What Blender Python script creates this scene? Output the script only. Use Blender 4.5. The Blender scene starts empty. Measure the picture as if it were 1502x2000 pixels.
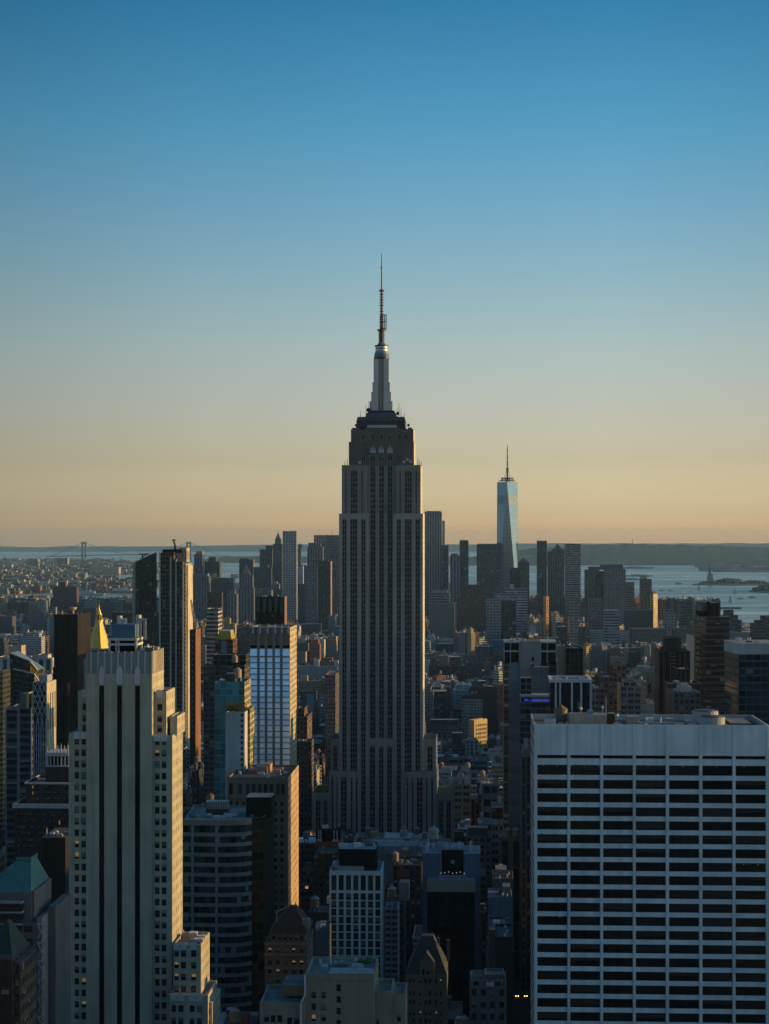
import bpy, math, random
from mathutils import Vector
rnd = random.Random(7)
SC = bpy.context.scene
COL = SC.collection
# ------------------------------------------------------------------ camera
F, CX, HY, CZ = 3576.0, 751.0, 1055.0, 242.0      # focal length in photo pixels, centre column, eye-level row, eye height (m)
cam = bpy.data.cameras.new('camera')
camo = bpy.data.objects.new('camera', cam)
COL.objects.link(camo)
camo.location = (0, 0, CZ)
camo.rotation_euler = (math.pi / 2, 0, 0)
cam.sensor_fit = 'VERTICAL'
cam.sensor_height = 24.0
cam.lens = 24.0 * F / 2000.0
cam.shift_y = (HY - 1000.0) / 2000.0
cam.clip_start = 1.0
cam.clip_end = 120000.0
SC.camera = camo
# ------------------------------------------------------------------ sky and sun
SUN_EL, SUN_AZ = 9.0, 80.0                        # degrees; azimuth clockwise from the view direction
w = bpy.data.worlds.new('World')
SC.world = w
w.use_nodes = True
wn, wl = w.node_tree.nodes, w.node_tree.links
sky = wn.new('ShaderNodeTexSky')
sky.sky_type = 'NISHITA'
sky.sun_disc = False
sky.sun_elevation = math.radians(SUN_EL)
sky.sun_rotation = math.radians(SUN_AZ)
tc = wn.new('ShaderNodeTexCoord')
sx = wn.new('ShaderNodeSeparateXYZ')
wl.new(tc.outputs['Generated'], sx.inputs[0])
mr = wn.new('ShaderNodeMapRange')                 # sine of the elevation 0 .. 0.35 -> 0 .. 1
mr.inputs[1].default_value, mr.inputs[2].default_value = 0.0, 0.35
wl.new(sx.outputs[2], mr.inputs[0])
ramp = wn.new('ShaderNodeValToRGB')               # the photograph's colour grading of the clear evening air
ST = [(0.0, (3.7, 2.9, 2.65)), (0.3, (3.45, 2.7, 2.5)), (0.9, (2.311, 2.194, 2.77)), (2.5, (1.693, 1.597, 1.944)), (4.1, (1.617, 1.521, 1.882)), (6.0, (1.474, 1.548, 1.824)), (7.9, (1.199, 1.511, 1.822)), (9.7, (0.954, 1.452, 1.883)), (12.6, (0.535, 1.348, 1.881)), (16.4, (0.239, 1.016, 1.566)), (20.0, (0.48, 1.12, 1.6))]
while len(ramp.color_ramp.elements) < len(ST):
    ramp.color_ramp.elements.new(0.5)
for e, (el, c) in zip(ramp.color_ramp.elements, ST):
    e.position = math.sin(math.radians(el)) / 0.35
    e.color = (c[0], c[1], c[2], 1)
wl.new(mr.outputs[0], ramp.inputs[0])
mul = wn.new('ShaderNodeMix')
mul.data_type = 'RGBA'
mul.blend_type = 'MULTIPLY'
mul.inputs[0].default_value = 1.0
wl.new(sky.outputs[0], mul.inputs[6])
wl.new(ramp.outputs[0], mul.inputs[7])
mx = wn.new('ShaderNodeMapRange')                 # the sky also varies with the compass: duller away from the sun
mx.inputs[1].default_value, mx.inputs[2].default_value = -0.5, 0.5
wl.new(sx.outputs[0], mx.inputs[0])
ramp2 = wn.new('ShaderNodeValToRGB')
AZ = [(0.0, .66), (0.29, .76), (0.40, .93), (0.50, 1.0), (0.62, .99), (0.71, .86), (0.80, .92), (1.0, 1.0)]
while len(ramp2.color_ramp.elements) < len(AZ):
    ramp2.color_ramp.elements.new(0.5)
for e, (p_, v_) in zip(ramp2.color_ramp.elements, AZ):
    e.position = p_
    e.color = (v_, v_, v_, 1)
wl.new(mx.outputs[0], ramp2.inputs[0])
mul2 = wn.new('ShaderNodeMix')
mul2.data_type = 'RGBA'
mul2.blend_type = 'MULTIPLY'
mul2.inputs[0].default_value = 1.0
wl.new(mul.outputs[2], mul2.inputs[6])
wl.new(ramp2.outputs[0], mul2.inputs[7])
wl.new(mul2.outputs[2], wn['Background'].inputs[0])
wn['Background'].inputs[1].default_value = 0.10
sun = bpy.data.lights.new('sun', 'SUN')
sun.energy = 5.0
sun.angle = math.radians(0.5)
sun.color = (1.0, 0.63, 0.22)
suno = bpy.data.objects.new('sun', sun)
COL.objects.link(suno)
_e, _a = math.radians(SUN_EL), math.radians(SUN_AZ)
SUNV = Vector((math.cos(_e) * math.sin(_a), math.cos(_e) * math.cos(_a), math.sin(_e)))
suno.rotation_euler = SUNV.to_track_quat('Z', 'Y').to_euler()
suno.location = (3000, 500, 900)
# ------------------------------------------------------------------ exposure and engine
SC.view_settings.view_transform = 'Standard'
SC.view_settings.look = 'None'
SC.view_settings.exposure = 0.0
SC.view_settings.gamma = 1.0
SC.view_settings.use_curve_mapping = False
SC.render.engine = 'CYCLES'
cy = SC.cycles
cy.max_bounces = 5
cy.diffuse_bounces = 3
cy.glossy_bounces = 3
cy.transmission_bounces = 2
cy.volume_bounces = 0
cy.use_denoising = True
cy.sample_clamp_indirect = 6.0
cy.caustics_reflective = False
cy.caustics_refractive = False
# ------------------------------------------------------------------ helpers
def S(r, g, b):
    f = lambda v: (v / 255.0 / 12.92) if v / 255.0 <= 0.04045 else ((v / 255.0 + 0.055) / 1.055) ** 2.4
    return (f(r), f(g), f(b))
W1 = (1, 1, 1)
M = {}
def _mat(name):
    m = bpy.data.materials.new(name)
    m.use_nodes = True
    nt = m.node_tree
    return m, nt.nodes, nt.links, nt.nodes['Principled BSDF']
def _math(n, l, op, a, b=None):
    x = n.new('ShaderNodeMath')
    x.operation = op
    for i, v in enumerate((a, b)):
        if v is None:
            continue
        if isinstance(v, (int, float)):
            x.inputs[i].default_value = v
        else:
            l.new(v, x.inputs[i])
    return x.outputs[0]
def _mixc(n, l, fac, a, b, mode='MIX'):
    x = n.new('ShaderNodeMix')
    x.data_type = 'RGBA'
    x.blend_type = mode
    for i, v in ((0, fac), (6, a), (7, b)):
        if isinstance(v, (int, float)):
            x.inputs[i].default_value = v
        elif isinstance(v, tuple):
            x.inputs[i].default_value = (v[0], v[1], v[2], 1)
        else:
            l.new(v, x.inputs[i])
    return x.outputs[2]
def _noise(n, l, vec, scale, detail=3.0, stretch=None):
    t = n.new('ShaderNodeTexNoise')
    t.inputs['Scale'].default_value = scale
    t.inputs['Detail'].default_value = detail
    if stretch:
        mp = n.new('ShaderNodeMapping')
        mp.inputs['Scale'].default_value = stretch
        l.new(vec, mp.inputs[0])
        vec = mp.outputs[0]
    l.new(vec, t.inputs['Vector'])
    return t.outputs['Fac']
def _weather(n, l, base, amount=0.35, scale=0.06):
    """mottling and vertical rain streaks on a wall, roof or other plain surface"""
    g = n.new('ShaderNodeTexCoord').outputs['Object']
    a = _noise(n, l, g, scale, 5.0)
    b = _noise(n, l, g, 1.0, 3.0, (0.5, 0.5, 0.02))
    s = _math(n, l, 'ADD', a, b)
    k = n.new('ShaderNodeMapRange')
    k.inputs[1].default_value, k.inputs[2].default_value = 0.65, 1.35
    k.inputs[3].default_value, k.inputs[4].default_value = 1.0 - amount, 1.0 + amount * 0.5
    l.new(s, k.inputs[0])
    x = n.new('ShaderNodeVectorMath')
    x.operation = 'SCALE'
    l.new(base, x.inputs[0])
    l.new(k.outputs[0], x.inputs['Scale'])
    return x.outputs[0]
def _attr(n, name='Col'):
    a = n.new('ShaderNodeAttribute')
    a.attribute_name = name
    return a.outputs['Color']
def plain(name, col=None, rough=0.85, metal=0.0, weather=0.35, spec=0.3, scale=0.06):
    """a plain surface; with col None its colour comes from the mesh's own paint attribute"""
    m, n, l, p = _mat(name)
    if col is None:
        c = _attr(n)
    else:
        r = n.new('ShaderNodeRGB')
        r.outputs[0].default_value = (col[0], col[1], col[2], 1)
        c = r.outputs[0]
    if weather:
        c = _weather(n, l, c, weather, scale)
    l.new(c, p.inputs['Base Color'])
    p.inputs['Roughness'].default_value = rough
    p.inputs['Metallic'].default_value = metal
    p.inputs['Specular IOR Level'].default_value = spec
    M[name] = m
    return m
def facade(name, wu=(0.25, 0.75), wv=(0.25, 0.8), glass=(0.02, 0.026, 0.03), grough=0.12, gmetal=0.0, gspec=0.5, blinds=0.25, blind_col=(0.2, 0.19, 0.17),
           lit=0.0, wallrough=0.85, spandrel=None, sub=0, weather=0.3, gvar=0.5, wmetal=0.0):
    """a wall whose window grid follows the mesh's bay and storey coordinates (u counts bays, v counts storeys)"""
    m, n, l, p = _mat(name)
    uv = n.new('ShaderNodeUVMap').outputs[0]
    sp = n.new('ShaderNodeSeparateXYZ')
    l.new(uv, sp.inputs[0])
    u, v = sp.outputs[0], sp.outputs[1]
    fu, fv = _math(n, l, 'FRACT', u), _math(n, l, 'FRACT', v)
    iu, iv = _math(n, l, 'FLOOR', u), _math(n, l, 'FLOOR', v)
    inu = _math(n, l, 'MULTIPLY', _math(n, l, 'GREATER_THAN', fu, wu[0]), _math(n, l, 'LESS_THAN', fu, wu[1]))
    if sub:                                        # glazing bars inside a bay
        fs = _math(n, l, 'FRACT', _math(n, l, 'MULTIPLY', fu, float(sub)))
        inu = _math(n, l, 'MULTIPLY', inu, _math(n, l, 'GREATER_THAN', fs, 0.14))
    inv = _math(n, l, 'MULTIPLY', _math(n, l, 'GREATER_THAN', fv, wv[0]), _math(n, l, 'LESS_THAN', fv, wv[1]))
    win = _math(n, l, 'MULTIPLY', inu, inv)
    oi = n.new('ShaderNodeObjectInfo')
    cb = n.new('ShaderNodeCombineXYZ')
    l.new(iu, cb.inputs[0])
    l.new(iv, cb.inputs[1])
    l.new(_math(n, l, 'MULTIPLY', oi.outputs['Random'], 97.0), cb.inputs[2])
    wnz = n.new('ShaderNodeTexWhiteNoise')
    wnz.noise_dimensions = '3D'
    l.new(cb.outputs[0], wnz.inputs[0])
    rr = n.new('ShaderNodeSeparateColor')
    l.new(wnz.outputs['Color'], rr.inputs[0])
    wall = _weather(n, l, _attr(n), weather)
    if spandrel is not None:                       # panels between storeys, inside the window bays
        wall = _mixc(n, l, inu, wall, spandrel)
    # pull-down blinds cover the upper part of some windows
    bl = _math(n, l, 'MULTIPLY', _math(n, l, 'LESS_THAN', rr.outputs[0], blinds),
               _math(n, l, 'GREATER_THAN', fv, _math(n, l, 'SUBTRACT', wv[1], _math(n, l, 'MULTIPLY', rr.outputs[1], wv[1] - wv[0]))))
    gv = n.new('ShaderNodeVectorMath')
    gv.operation = 'SCALE'
    gv.inputs[0].default_value = glass
    l.new(_math(n, l, 'ADD', _math(n, l, 'MULTIPLY', rr.outputs[2], gvar * 2.0), 1.0 - gvar), gv.inputs['Scale'])
    gcol = _mixc(n, l, bl, gv.outputs[0], blind_col)
    l.new(_mixc(n, l, win, wall, gcol), p.inputs['Base Color'])
    hard = _math(n, l, 'MULTIPLY', win, _math(n, l, 'SUBTRACT', 1.0, _math(n, l, 'MULTIPLY', bl, 0.6)))
    ro = n.new('ShaderNodeMapRange')
    ro.inputs[3].default_value, ro.inputs[4].default_value = wallrough, grough
    l.new(hard, ro.inputs[0])
    l.new(ro.outputs[0], p.inputs['Roughness'])
    se = n.new('ShaderNodeMapRange')
    se.inputs[3].default_value, se.inputs[4].default_value = 0.25, gspec
    l.new(hard, se.inputs[0])
    l.new(se.outputs[0], p.inputs['Specular IOR Level'])
    if gmetal or wmetal:
        me = n.new('ShaderNodeMapRange')
        me.inputs[3].default_value, me.inputs[4].default_value = wmetal, gmetal
        l.new(hard, me.inputs[0])
        l.new(me.outputs[0], p.inputs['Metallic'])
    if lit:
        p.inputs['Emission Color'].default_value = (1.0, 0.62, 0.25, 1)
        on = _math(n, l, 'MULTIPLY', win, _math(n, l, 'GREATER_THAN', rr.outputs[1], 1.0 - lit))
        l.new(_math(n, l, 'MULTIPLY', on, 0.35), p.inputs['Emission Strength'])
    M[name] = m
    return m

class MB:
    """collects faces and links them as ONE mesh object"""
    def __init__(s):
        s.v, s.f, s.m, s.uv, s.c = [], [], [], [], []
    def face(s, pts, mat, col=W1, uv=None):
        i = len(s.v)
        s.v.extend(pts)
        s.f.append(tuple(range(i, i + len(pts))))
        s.m.append(mat)
        s.uv.append(uv if uv else [(0.0, 0.0)] * len(pts))
        s.c.append(col)
    def wall(s, a, b, z0, z1, mat, col=W1, pu=3.5, pv=3.7, off=0.0):
        """upright rectangle from ground point a to b, seen from the side where b lies to the right of a; u and v count bays and storeys"""
        L = math.hypot(b[0] - a[0], b[1] - a[1])
        nu, nv = max(1, round(L / pu)), max(1, round((z1 - z0) / pv))
        s.face([(a[0], a[1], z0), (b[0], b[1], z0), (b[0], b[1], z1), (a[0], a[1], z1)], mat, col,
               [(off, 0), (off + nu, 0), (off + nu, nv), (off, nv)])
    def prism(s, poly, z0, z1, mat, col=W1, top=None, topcol=None, pu=3.5, pv=3.7, bottom=False):
        """poly counter-clockwise seen from above"""
        k = len(poly)
        for i in range(k):
            s.wall(poly[i], poly[(i + 1) % k], z0, z1, mat, col, pu, pv, 40.0 * i)
        s.face([(p[0], p[1], z1) for p in poly], top or mat, topcol or col)
        if bottom:
            s.face([(p[0], p[1], z0) for p in reversed(poly)], top or mat, topcol or col)
    def box(s, x0, x1, y0, y1, z0, z1, mat, col=W1, top=None, topcol=None, pu=3.5, pv=3.7, bottom=False):
        s.prism([(x0, y0), (x1, y0), (x1, y1), (x0, y1)], z0, z1, mat, col, top, topcol, pu, pv, bottom)
    def parapet(s, poly, z0, z1, mat, col, deckmat, deckcol, h=1.0, t=0.45, pu=3.5, pv=3.7, rim=None):
        """a block with a parapet round a sunken roof deck; poly is a convex counter-clockwise outline"""
        k = len(poly)
        cx, cy = sum(p[0] for p in poly) / k, sum(p[1] for p in poly) / k
        inn = []
        for x, y in poly:
            d = math.hypot(x - cx, y - cy) or 1.0
            q = max(0.2, 1 - 1.42 * t / d)
            inn.append((cx + (x - cx) * q, cy + (y - cy) * q))
        rim = rim or 'masonry'
        for i in range(k):
            a, b, c, d = poly[i], poly[(i + 1) % k], inn[(i + 1) % k], inn[i]
            s.wall(a, b, z0, z1, mat, col, pu, pv, 40.0 * i)
            s.face([(a[0], a[1], z1), (b[0], b[1], z1), (c[0], c[1], z1), (d[0], d[1], z1)], rim, col)
            s.face([(c[0], c[1], z1 - h), (d[0], d[1], z1 - h), (d[0], d[1], z1), (c[0], c[1], z1)], rim, col)
        s.face([(p[0], p[1], z1 - h) for p in inn], deckmat, deckcol)
    def cyl(s, cx, cy, z0, z1, r0, r1, mat, col=W1, n=12, cap=True):
        c0 = [(cx + r0 * math.cos(2 * math.pi * i / n), cy + r0 * math.sin(2 * math.pi * i / n), z0) for i in range(n)]
        if r1 <= 0.001:
            for i in range(n):
                s.face([c0[i], c0[(i + 1) % n], (cx, cy, z1)], mat, col)
            return
        c1 = [(cx + r1 * math.cos(2 * math.pi * i / n), cy + r1 * math.sin(2 * math.pi * i / n), z1) for i in range(n)]
        for i in range(n):
            s.face([c0[i], c0[(i + 1) % n], c1[(i + 1) % n], c1[i]], mat, col, [(i, 0), (i + 1, 0), (i + 1, 1), (i, 1)])
        if cap:
            s.face(c1, mat, col)
            s.face(c0[::-1], mat, col)
    def bar(s, a, b, r, mat, col=W1, r2=None):
        """square bar from a to b"""
        a, b = Vector(a), Vector(b)
        d = (b - a).normalized()
        u = d.cross(Vector((0, 0, 1)) if abs(d.z) < 0.9 else Vector((1, 0, 0))).normalized()
        w_ = d.cross(u)
        r2 = r if r2 is None else r2
        A = [tuple(a + r * (x * u + y * w_)) for x, y in ((-1, -1), (1, -1), (1, 1), (-1, 1))]
        B = [tuple(b + r2 * (x * u + y * w_)) for x, y in ((-1, -1), (1, -1), (1, 1), (-1, 1))]
        for i in range(4):
            s.face([A[i], A[(i + 1) % 4], B[(i + 1) % 4], B[i]], mat, col)
        s.face(A[::-1], mat, col)
        s.face(B, mat, col)
    def frustum(s, x0, x1, y0, y1, z0, X0, X1, Y0, Y1, z1, mat, col=W1, top=None):
        a = [(x0, y0, z0), (x1, y0, z0), (x1, y1, z0), (x0, y1, z0)]
        b = [(X0, Y0, z1), (X1, Y0, z1), (X1, Y1, z1), (X0, Y1, z1)]
        for i in range(4):
            s.face([a[i], a[(i + 1) % 4], b[(i + 1) % 4], b[i]], mat, col, [(0, 0), (8, 0), (8, 8), (0, 8)])
        s.face(b, top or mat, col)
    def holes(s, org, ud, W, z0, z1, us, vs, depth, mat, col=W1, panes=None, back=None):
        """a wall with real recessed openings at every us x vs; org is the lower left corner, ud the direction to the right;
        with back, the openings are closed at once; else their corner points go to panes"""
        nx, ny = -ud[1], ud[0]                       # into the wall
        P = lambda u, v, d=0.0: (org[0] + ud[0] * u + nx * d, org[1] + ud[1] * u + ny * d, v)
        Q = lambda u0, u1, v0, v1, mm=mat, d=0.0: s.face([P(u0, v0, d), P(u1, v0, d), P(u1, v1, d), P(u0, v1, d)], mm, col)
        e = 0.0
        for u0, u1 in us:
            if u0 > e:
                Q(e, u0, z0, z1)
            f_ = z0
            for v0, v1 in vs:
                if v0 > f_:
                    Q(u0, u1, f_, v0)
                f_ = v1
                s.face([P(u0, v0), P(u0, v0, depth), P(u0, v1, depth), P(u0, v1)][::-1], mat, col)
                s.face([P(u1, v0), P(u1, v0, depth), P(u1, v1, depth), P(u1, v1)], mat, col)
                s.face([P(u0, v0), P(u1, v0), P(u1, v0, depth), P(u0, v0, depth)], mat, col)
                s.face([P(u0, v1), P(u1, v1), P(u1, v1, depth), P(u0, v1, depth)][::-1], mat, col)
                if panes is not None:
                    panes.append((P(u0, v0, depth), P(u1, v0, depth), P(u1, v1, depth), P(u0, v1, depth)))
                elif back:
                    Q(u0, u1, v0, v1, back, depth)
            if f_ < z1:
                Q(u0, u1, f_, z1)
            e = u1
        if e < W:
            Q(e, W, z0, z1)
    def build(s, name, parent=None, loc=None, rz=0.0, smooth=False):
        me = bpy.data.meshes.new(name)
        me.from_pydata(s.v, [], s.f)
        names = []
        for k in s.m:
            if k not in names:
                names.append(k)
        for k in names:
            me.materials.append(M[k])
        ix = {k: i for i, k in enumerate(names)}
        me.polygons.foreach_set('material_index', [ix[k] for k in s.m])
        lay = me.uv_layers.new(name='UVMap')
        lay.data.foreach_set('uv', [t for f_ in s.uv for q in f_ for t in q])
        ca = me.color_attributes.new('Col', 'FLOAT_COLOR', 'CORNER')
        ca.data.foreach_set('color', [t for f_, c in zip(s.f, s.c) for _ in f_ for t in (c[0], c[1], c[2], 1.0)])
        if smooth:
            me.polygons.foreach_set('use_smooth', [True] * len(s.f))
        me.update()
        o = bpy.data.objects.new(name, me)
        COL.objects.link(o)
        if parent is not None:
            o.parent = parent
        if loc is not None:
            o.location = loc
        o.rotation_euler.z = rz
        return o

def tag(o, label=None, cat=None, group=None, kind=None):
    for k, v in (('label', label), ('category', cat), ('group', group), ('kind', kind)):
        if v:
            o[k] = v
    return o
def empty(name, loc, rz=0.0, label=None, cat=None, group=None):
    o = bpy.data.objects.new(name, None)
    COL.objects.link(o)
    o.location = loc
    o.rotation_euler.z = rz
    return tag(o, label, cat, group)
YAW = -math.radians(3.0)                            # the street grid is turned three degrees against the view
class Site:
    """local frame of a building that stands D metres away: x and z from photo columns and rows at its front face"""
    def __init__(s, D, x0, x1):
        s.D, s.s = D, D / F
        s.pc = 0.5 * (x0 + x1)
        s.loc = ((s.pc - CX) * s.s, D, 0.0)
        s.x0, s.x1 = s.x(x0), s.x(x1)
    def x(s, px): return (px - s.pc) * s.s
    def z(s, py): return CZ - (py - HY) * s.s
TAKEN = []                                          # (photo x0, x1, lowest visible row, distance, footprint circle) of the modelled buildings
def claim(x0, x1, yvis, D, dep):
    s_ = D / F
    TAKEN.append((x0, x1, yvis, D, (x0 - CX) * s_ + 0.05 * dep * 0, (x1 - CX) * s_ + dep * 0.055, D - 2, D + dep + 2))
def panes_out(quads, parent, mats, name='window', limit=100, pick=None):
    """each pane a part of its own; past the limit the rest are one part"""
    idx = list(range(len(quads)))
    idx.sort(key=lambda i: -abs(Vector(quads[i][1]) .__sub__(Vector(quads[i][0])).length * (quads[i][2][2] - quads[i][1][2])))
    first, rest = idx[:limit], idx[limit:]
    for i in first:
        m = MB()
        glass_pane(m, quads[i], mats)
        m.build(name, parent)
    if rest:
        m = MB()
        for i in rest:
            glass_pane(m, quads[i], mats)
        m.build(name, parent)['kind'] = 'stuff'
def glass_pane(m, q, mats):
    a, b, c, d = [Vector(p) for p in q]
    mt = rnd.choice(mats)
    m.face([a, b, c, d], mt if isinstance(mt, str) else mt[0])
    if not isinstance(mt, str):                     # (glass, blind material, share of the height covered, meeting rail)
        u, v = b - a, d - a
        n_ = u.cross(v).normalized() * 0.03
        if mt[1]:
            k = mt[2] * rnd.uniform(0.7, 1.2)
            m.face([a + v * (1 - k) + n_, b + v * (1 - k) + n_, c + n_, d + n_], mt[1])
        if len(mt) > 3:
            f_ = 0.09
            n2 = n_ * 3
            for p0, p1, q0, q1 in ((0, 1, .47, .53), (0, f_, 0, 1), (1 - f_, 1, 0, 1), (f_, 1 - f_, 0, .06), (f_, 1 - f_, .94, 1)):
                if p0 == 0 and p1 == 1:
                    p0, p1 = f_, 1 - f_
                m.face([a + u * p0 + v * q0 + n2, a + u * p1 + v * q0 + n2, a + u * p1 + v * q1 + n2, a + u * p0 + v * q1 + n2], mt[3])
# ------------------------------------------------------------------ materials
plain('masonry', None, 0.88)
plain('roof', None, 0.92, weather=0.5, scale=0.15)
plain('limestone', (0.37, 0.345, 0.30), 0.9, weather=0.3)
plain('cream_stone', (0.48, 0.43, 0.315), 0.9, weather=0.34, scale=0.1)
plain('travertine', (0.64, 0.73, 0.76), 0.8, weather=0.3, scale=0.12)
plain('white_frame', (0.60, 0.60, 0.60), 0.75, weather=0.2)
plain('brown_brick', (0.10, 0.065, 0.05), 0.9)
plain('tan_brick', (0.36, 0.28, 0.19), 0.9)
plain('dark_metal', (0.045, 0.045, 0.05), 0.5, 0.3)
plain('black_panel', (0.012, 0.011, 0.011), 0.9, weather=0.2, spec=0.05)
plain('dull_glass', (0.010, 0.013, 0.015), 0.25, spec=0.18, weather=0)
plain('dull_glass_warm', (0.035, 0.022, 0.015), 0.25, spec=0.18, weather=0)
plain('limestone_half_shade', (0.27, 0.25, 0.215), 0.9, weather=0.3)  # same limestone, the dimmer light of the upper shaft put into its colour
plain('limestone_shade', (0.15, 0.135, 0.115), 0.9, weather=0.3)  # same limestone again, the crown's deeper shade painted into it
plain('mullion', (0.36, 0.36, 0.36), 0.5, 0.4, weather=0.1)
plain('aluminium', (0.38, 0.405, 0.43), 0.38, 0.85, weather=0.15)
plain('steel_white', (0.54, 0.53, 0.50), 0.6, weather=0.15)
plain('painted', None, 0.6, weather=0.15)
plain('copper_green', (0.06, 0.18, 0.165), 0.7, weather=0.4)
plain('gold_leaf', (0.68, 0.45, 0.10), 0.5, 0.55, weather=0.3)
plain('tank_wood', (0.21, 0.145, 0.095), 0.9, weather=0.4, scale=0.6)
plain('tank_cone', (0.33, 0.30, 0.28), 0.6, weather=0.3)
plain('spandrel', (0.12, 0.105, 0.095), 0.55, 0.15, weather=0.5, scale=0.3)
plain('window_glass', (0.014, 0.018, 0.022), 0.08, spec=0.5, weather=0)
plain('window_glass_pale', (0.05, 0.065, 0.075), 0.1, spec=0.6, weather=0)
plain('window_glass_warm', (0.05, 0.036, 0.024), 0.1, spec=0.5, weather=0)
plain('blind', (0.24, 0.25, 0.25), 0.7, weather=0.1)
plain('curtain', (0.16, 0.12, 0.08), 0.8, weather=0.1)
plain('sash', (0.05, 0.055, 0.055), 0.6, weather=0)
plain('bark', (0.07, 0.05, 0.035), 0.9)
plain('leaf', None, 0.7, weather=0)
plain('turf', (0.035, 0.06, 0.015), 0.95, weather=0.5, scale=0.4)
def lamp_mat(name, col, e):
    m, n, l, p = _mat(name)
    p.inputs['Base Color'].default_value = (col[0], col[1], col[2], 1)
    p.inputs['Emission Color'].default_value = (col[0], col[1], col[2], 1)
    p.inputs['Emission Strength'].default_value = e
    M[name] = m
lamp_mat('lit_room', (1.0, 0.55, 0.16), 0.13)
lamp_mat('lit_white', (1.0, 0.80, 0.62), 0.35)
lamp_mat('neon_blue', (0.03, 0.06, 0.9), 0.45)
lamp_mat('headlight', (1.0, 0.42, 0.10), 8.0)
# facade patterns; wall colour comes from the paint attribute
facade('punched', (0.24, 0.76), (0.26, 0.78))
facade('punched_wide', (0.14, 0.86), (0.28, 0.80), sub=2, lit=0.012)
facade('ribbon', (-1, 2), (0.36, 0.84), blinds=0.3)
facade('pier', (0.30, 0.80), (0.22, 0.86), spandrel=(0.06, 0.05, 0.045))
facade('glass_grid', (0.06, 0.94), (0.10, 0.94), glass=(0.035, 0.05, 0.055), grough=0.08, gspec=0.9, blinds=0.12, gvar=0.7)
facade('dark_glass', (0.08, 0.92), (0.12, 0.95), glass=(0.012, 0.014, 0.015), grough=0.1, gspec=0.45, blinds=0.06, gvar=0.8)
facade('mirror_glass', (0.05, 0.95), (0.10, 0.95), glass=(0.30, 0.40, 0.46), grough=0.14, gmetal=0.85, blinds=0.05, gvar=0.3)
facade('teal_glass', (0.05, 0.95), (0.07, 0.95), glass=(0.10, 0.31, 0.34), grough=0.15, gmetal=0.4, blinds=0.1, gvar=0.5)
facade('louvre', (-1, 2), (0.3, 0.9), glass=(0.05, 0.06, 0.065), grough=0.5, blinds=0)
facade('ledged', (-1, 2), (0.2, 0.95), glass=(0.02, 0.02, 0.02), grough=0.2, blinds=0.2)
def water_mat():
    m, n, l, p = _mat('water')
    g = n.new('ShaderNodeTexCoord').outputs['Object']
    a = _noise(n, l, g, 0.004, 4.0, (0.35, 1.0, 1.0))
    b = _noise(n, l, g, 0.0009, 3.0, (0.3, 1.0, 1.0))
    t = _math(n, l, 'ADD', a, b)
    k = n.new('ShaderNodeMapRange')
    k.inputs[1].default_value, k.inputs[2].default_value = 0.7, 1.3
    k.inputs[3].default_value, k.inputs[4].default_value = 0.16, 0.44
    l.new(t, k.inputs[0])
    l.new(k.outputs[0], p.inputs['Roughness'])
    p.inputs['Base Color'].default_value = (0.11, 0.21, 0.195, 1)
    p.inputs['Specular IOR Level'].default_value = 0.45
    bm = n.new('ShaderNodeBump')
    bm.inputs['Strength'].default_value = 0.25
    bm.inputs['Distance'].default_value = 1.2
    l.new(_noise(n, l, g, 0.02, 3.0, (0.5, 1.0, 1.0)), bm.inputs['Height'])
    l.new(bm.outputs[0], p.inputs['Normal'])
    M['water'] = m
water_mat()
def ground_mat(name, a, b, scale):
    m, n, l, p = _mat(name)
    g = n.new('ShaderNodeTexCoord').outputs['Object']
    f_ = _noise(n, l, g, scale, 6.0)
    k = n.new('ShaderNodeMapRange')
    k.inputs[1].default_value, k.inputs[2].default_value = 0.35, 0.65
    l.new(f_, k.inputs[0])
    l.new(_mixc(n, l, k.outputs[0], a, b), p.inputs['Base Color'])
    p.inputs['Roughness'].default_value = 0.95
    p.inputs['Specular IOR Level'].default_value = 0.1
    M[name] = m
ground_mat('asphalt', (0.040, 0.040, 0.042), (0.06, 0.058, 0.055), 0.05)
ground_mat('town_ground', (0.05, 0.055, 0.04), (0.11, 0.095, 0.075), 0.004)
ground_mat('woodland', (0.028, 0.045, 0.026), (0.065, 0.075, 0.045), 0.0035)
ground_mat('pier_ground', (0.10, 0.10, 0.09), (0.17, 0.16, 0.14), 0.006)
# ------------------------------------------------------------------ water and land
def at(px, py, z=0.0):
    D = (CZ - z) * F / (py - HY)
    return ((px - CX) * D / F, D)
def sheet(name, pts, z, mat, zb=None):
    m = MB()
    poly = [(x, y) for x, y in pts]
    a = sum(poly[i][0] * poly[(i + 1) % len(poly)][1] - poly[(i + 1) % len(poly)][0] * poly[i][1] for i in range(len(poly)))
    if a < 0:
        poly.reverse()
    m.prism(poly, zb if zb is not None else -2.5, z, mat)
    return tag(m.build(name), kind='structure')
m = MB()
m.face([(-30000, -1200, -2.0), (30000, -1200, -2.0), (30000, 62000, -2.0), (-30000, 62000, -2.0)], 'water')
tag(m.build('water'), kind='structure')
sheet('street', [(-1500, -1190), (1180, -1190), (1150, 2500)] + [at(*q) for q in
      ((1560, 1232), (1502, 1226), (1400, 1215), (1290, 1203), (1275, 1192), (1243, 1172), (1130, 1168), (1040, 1166), (1000, 1160), (920, 1142), (760, 1130), (520, 1130),
       (440, 1142), (330, 1172), (255, 1190), (100, 1180), (-40, 1177))] + [(-1900, 5800), (-1700, 3000)], 0.0, 'asphalt')
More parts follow.
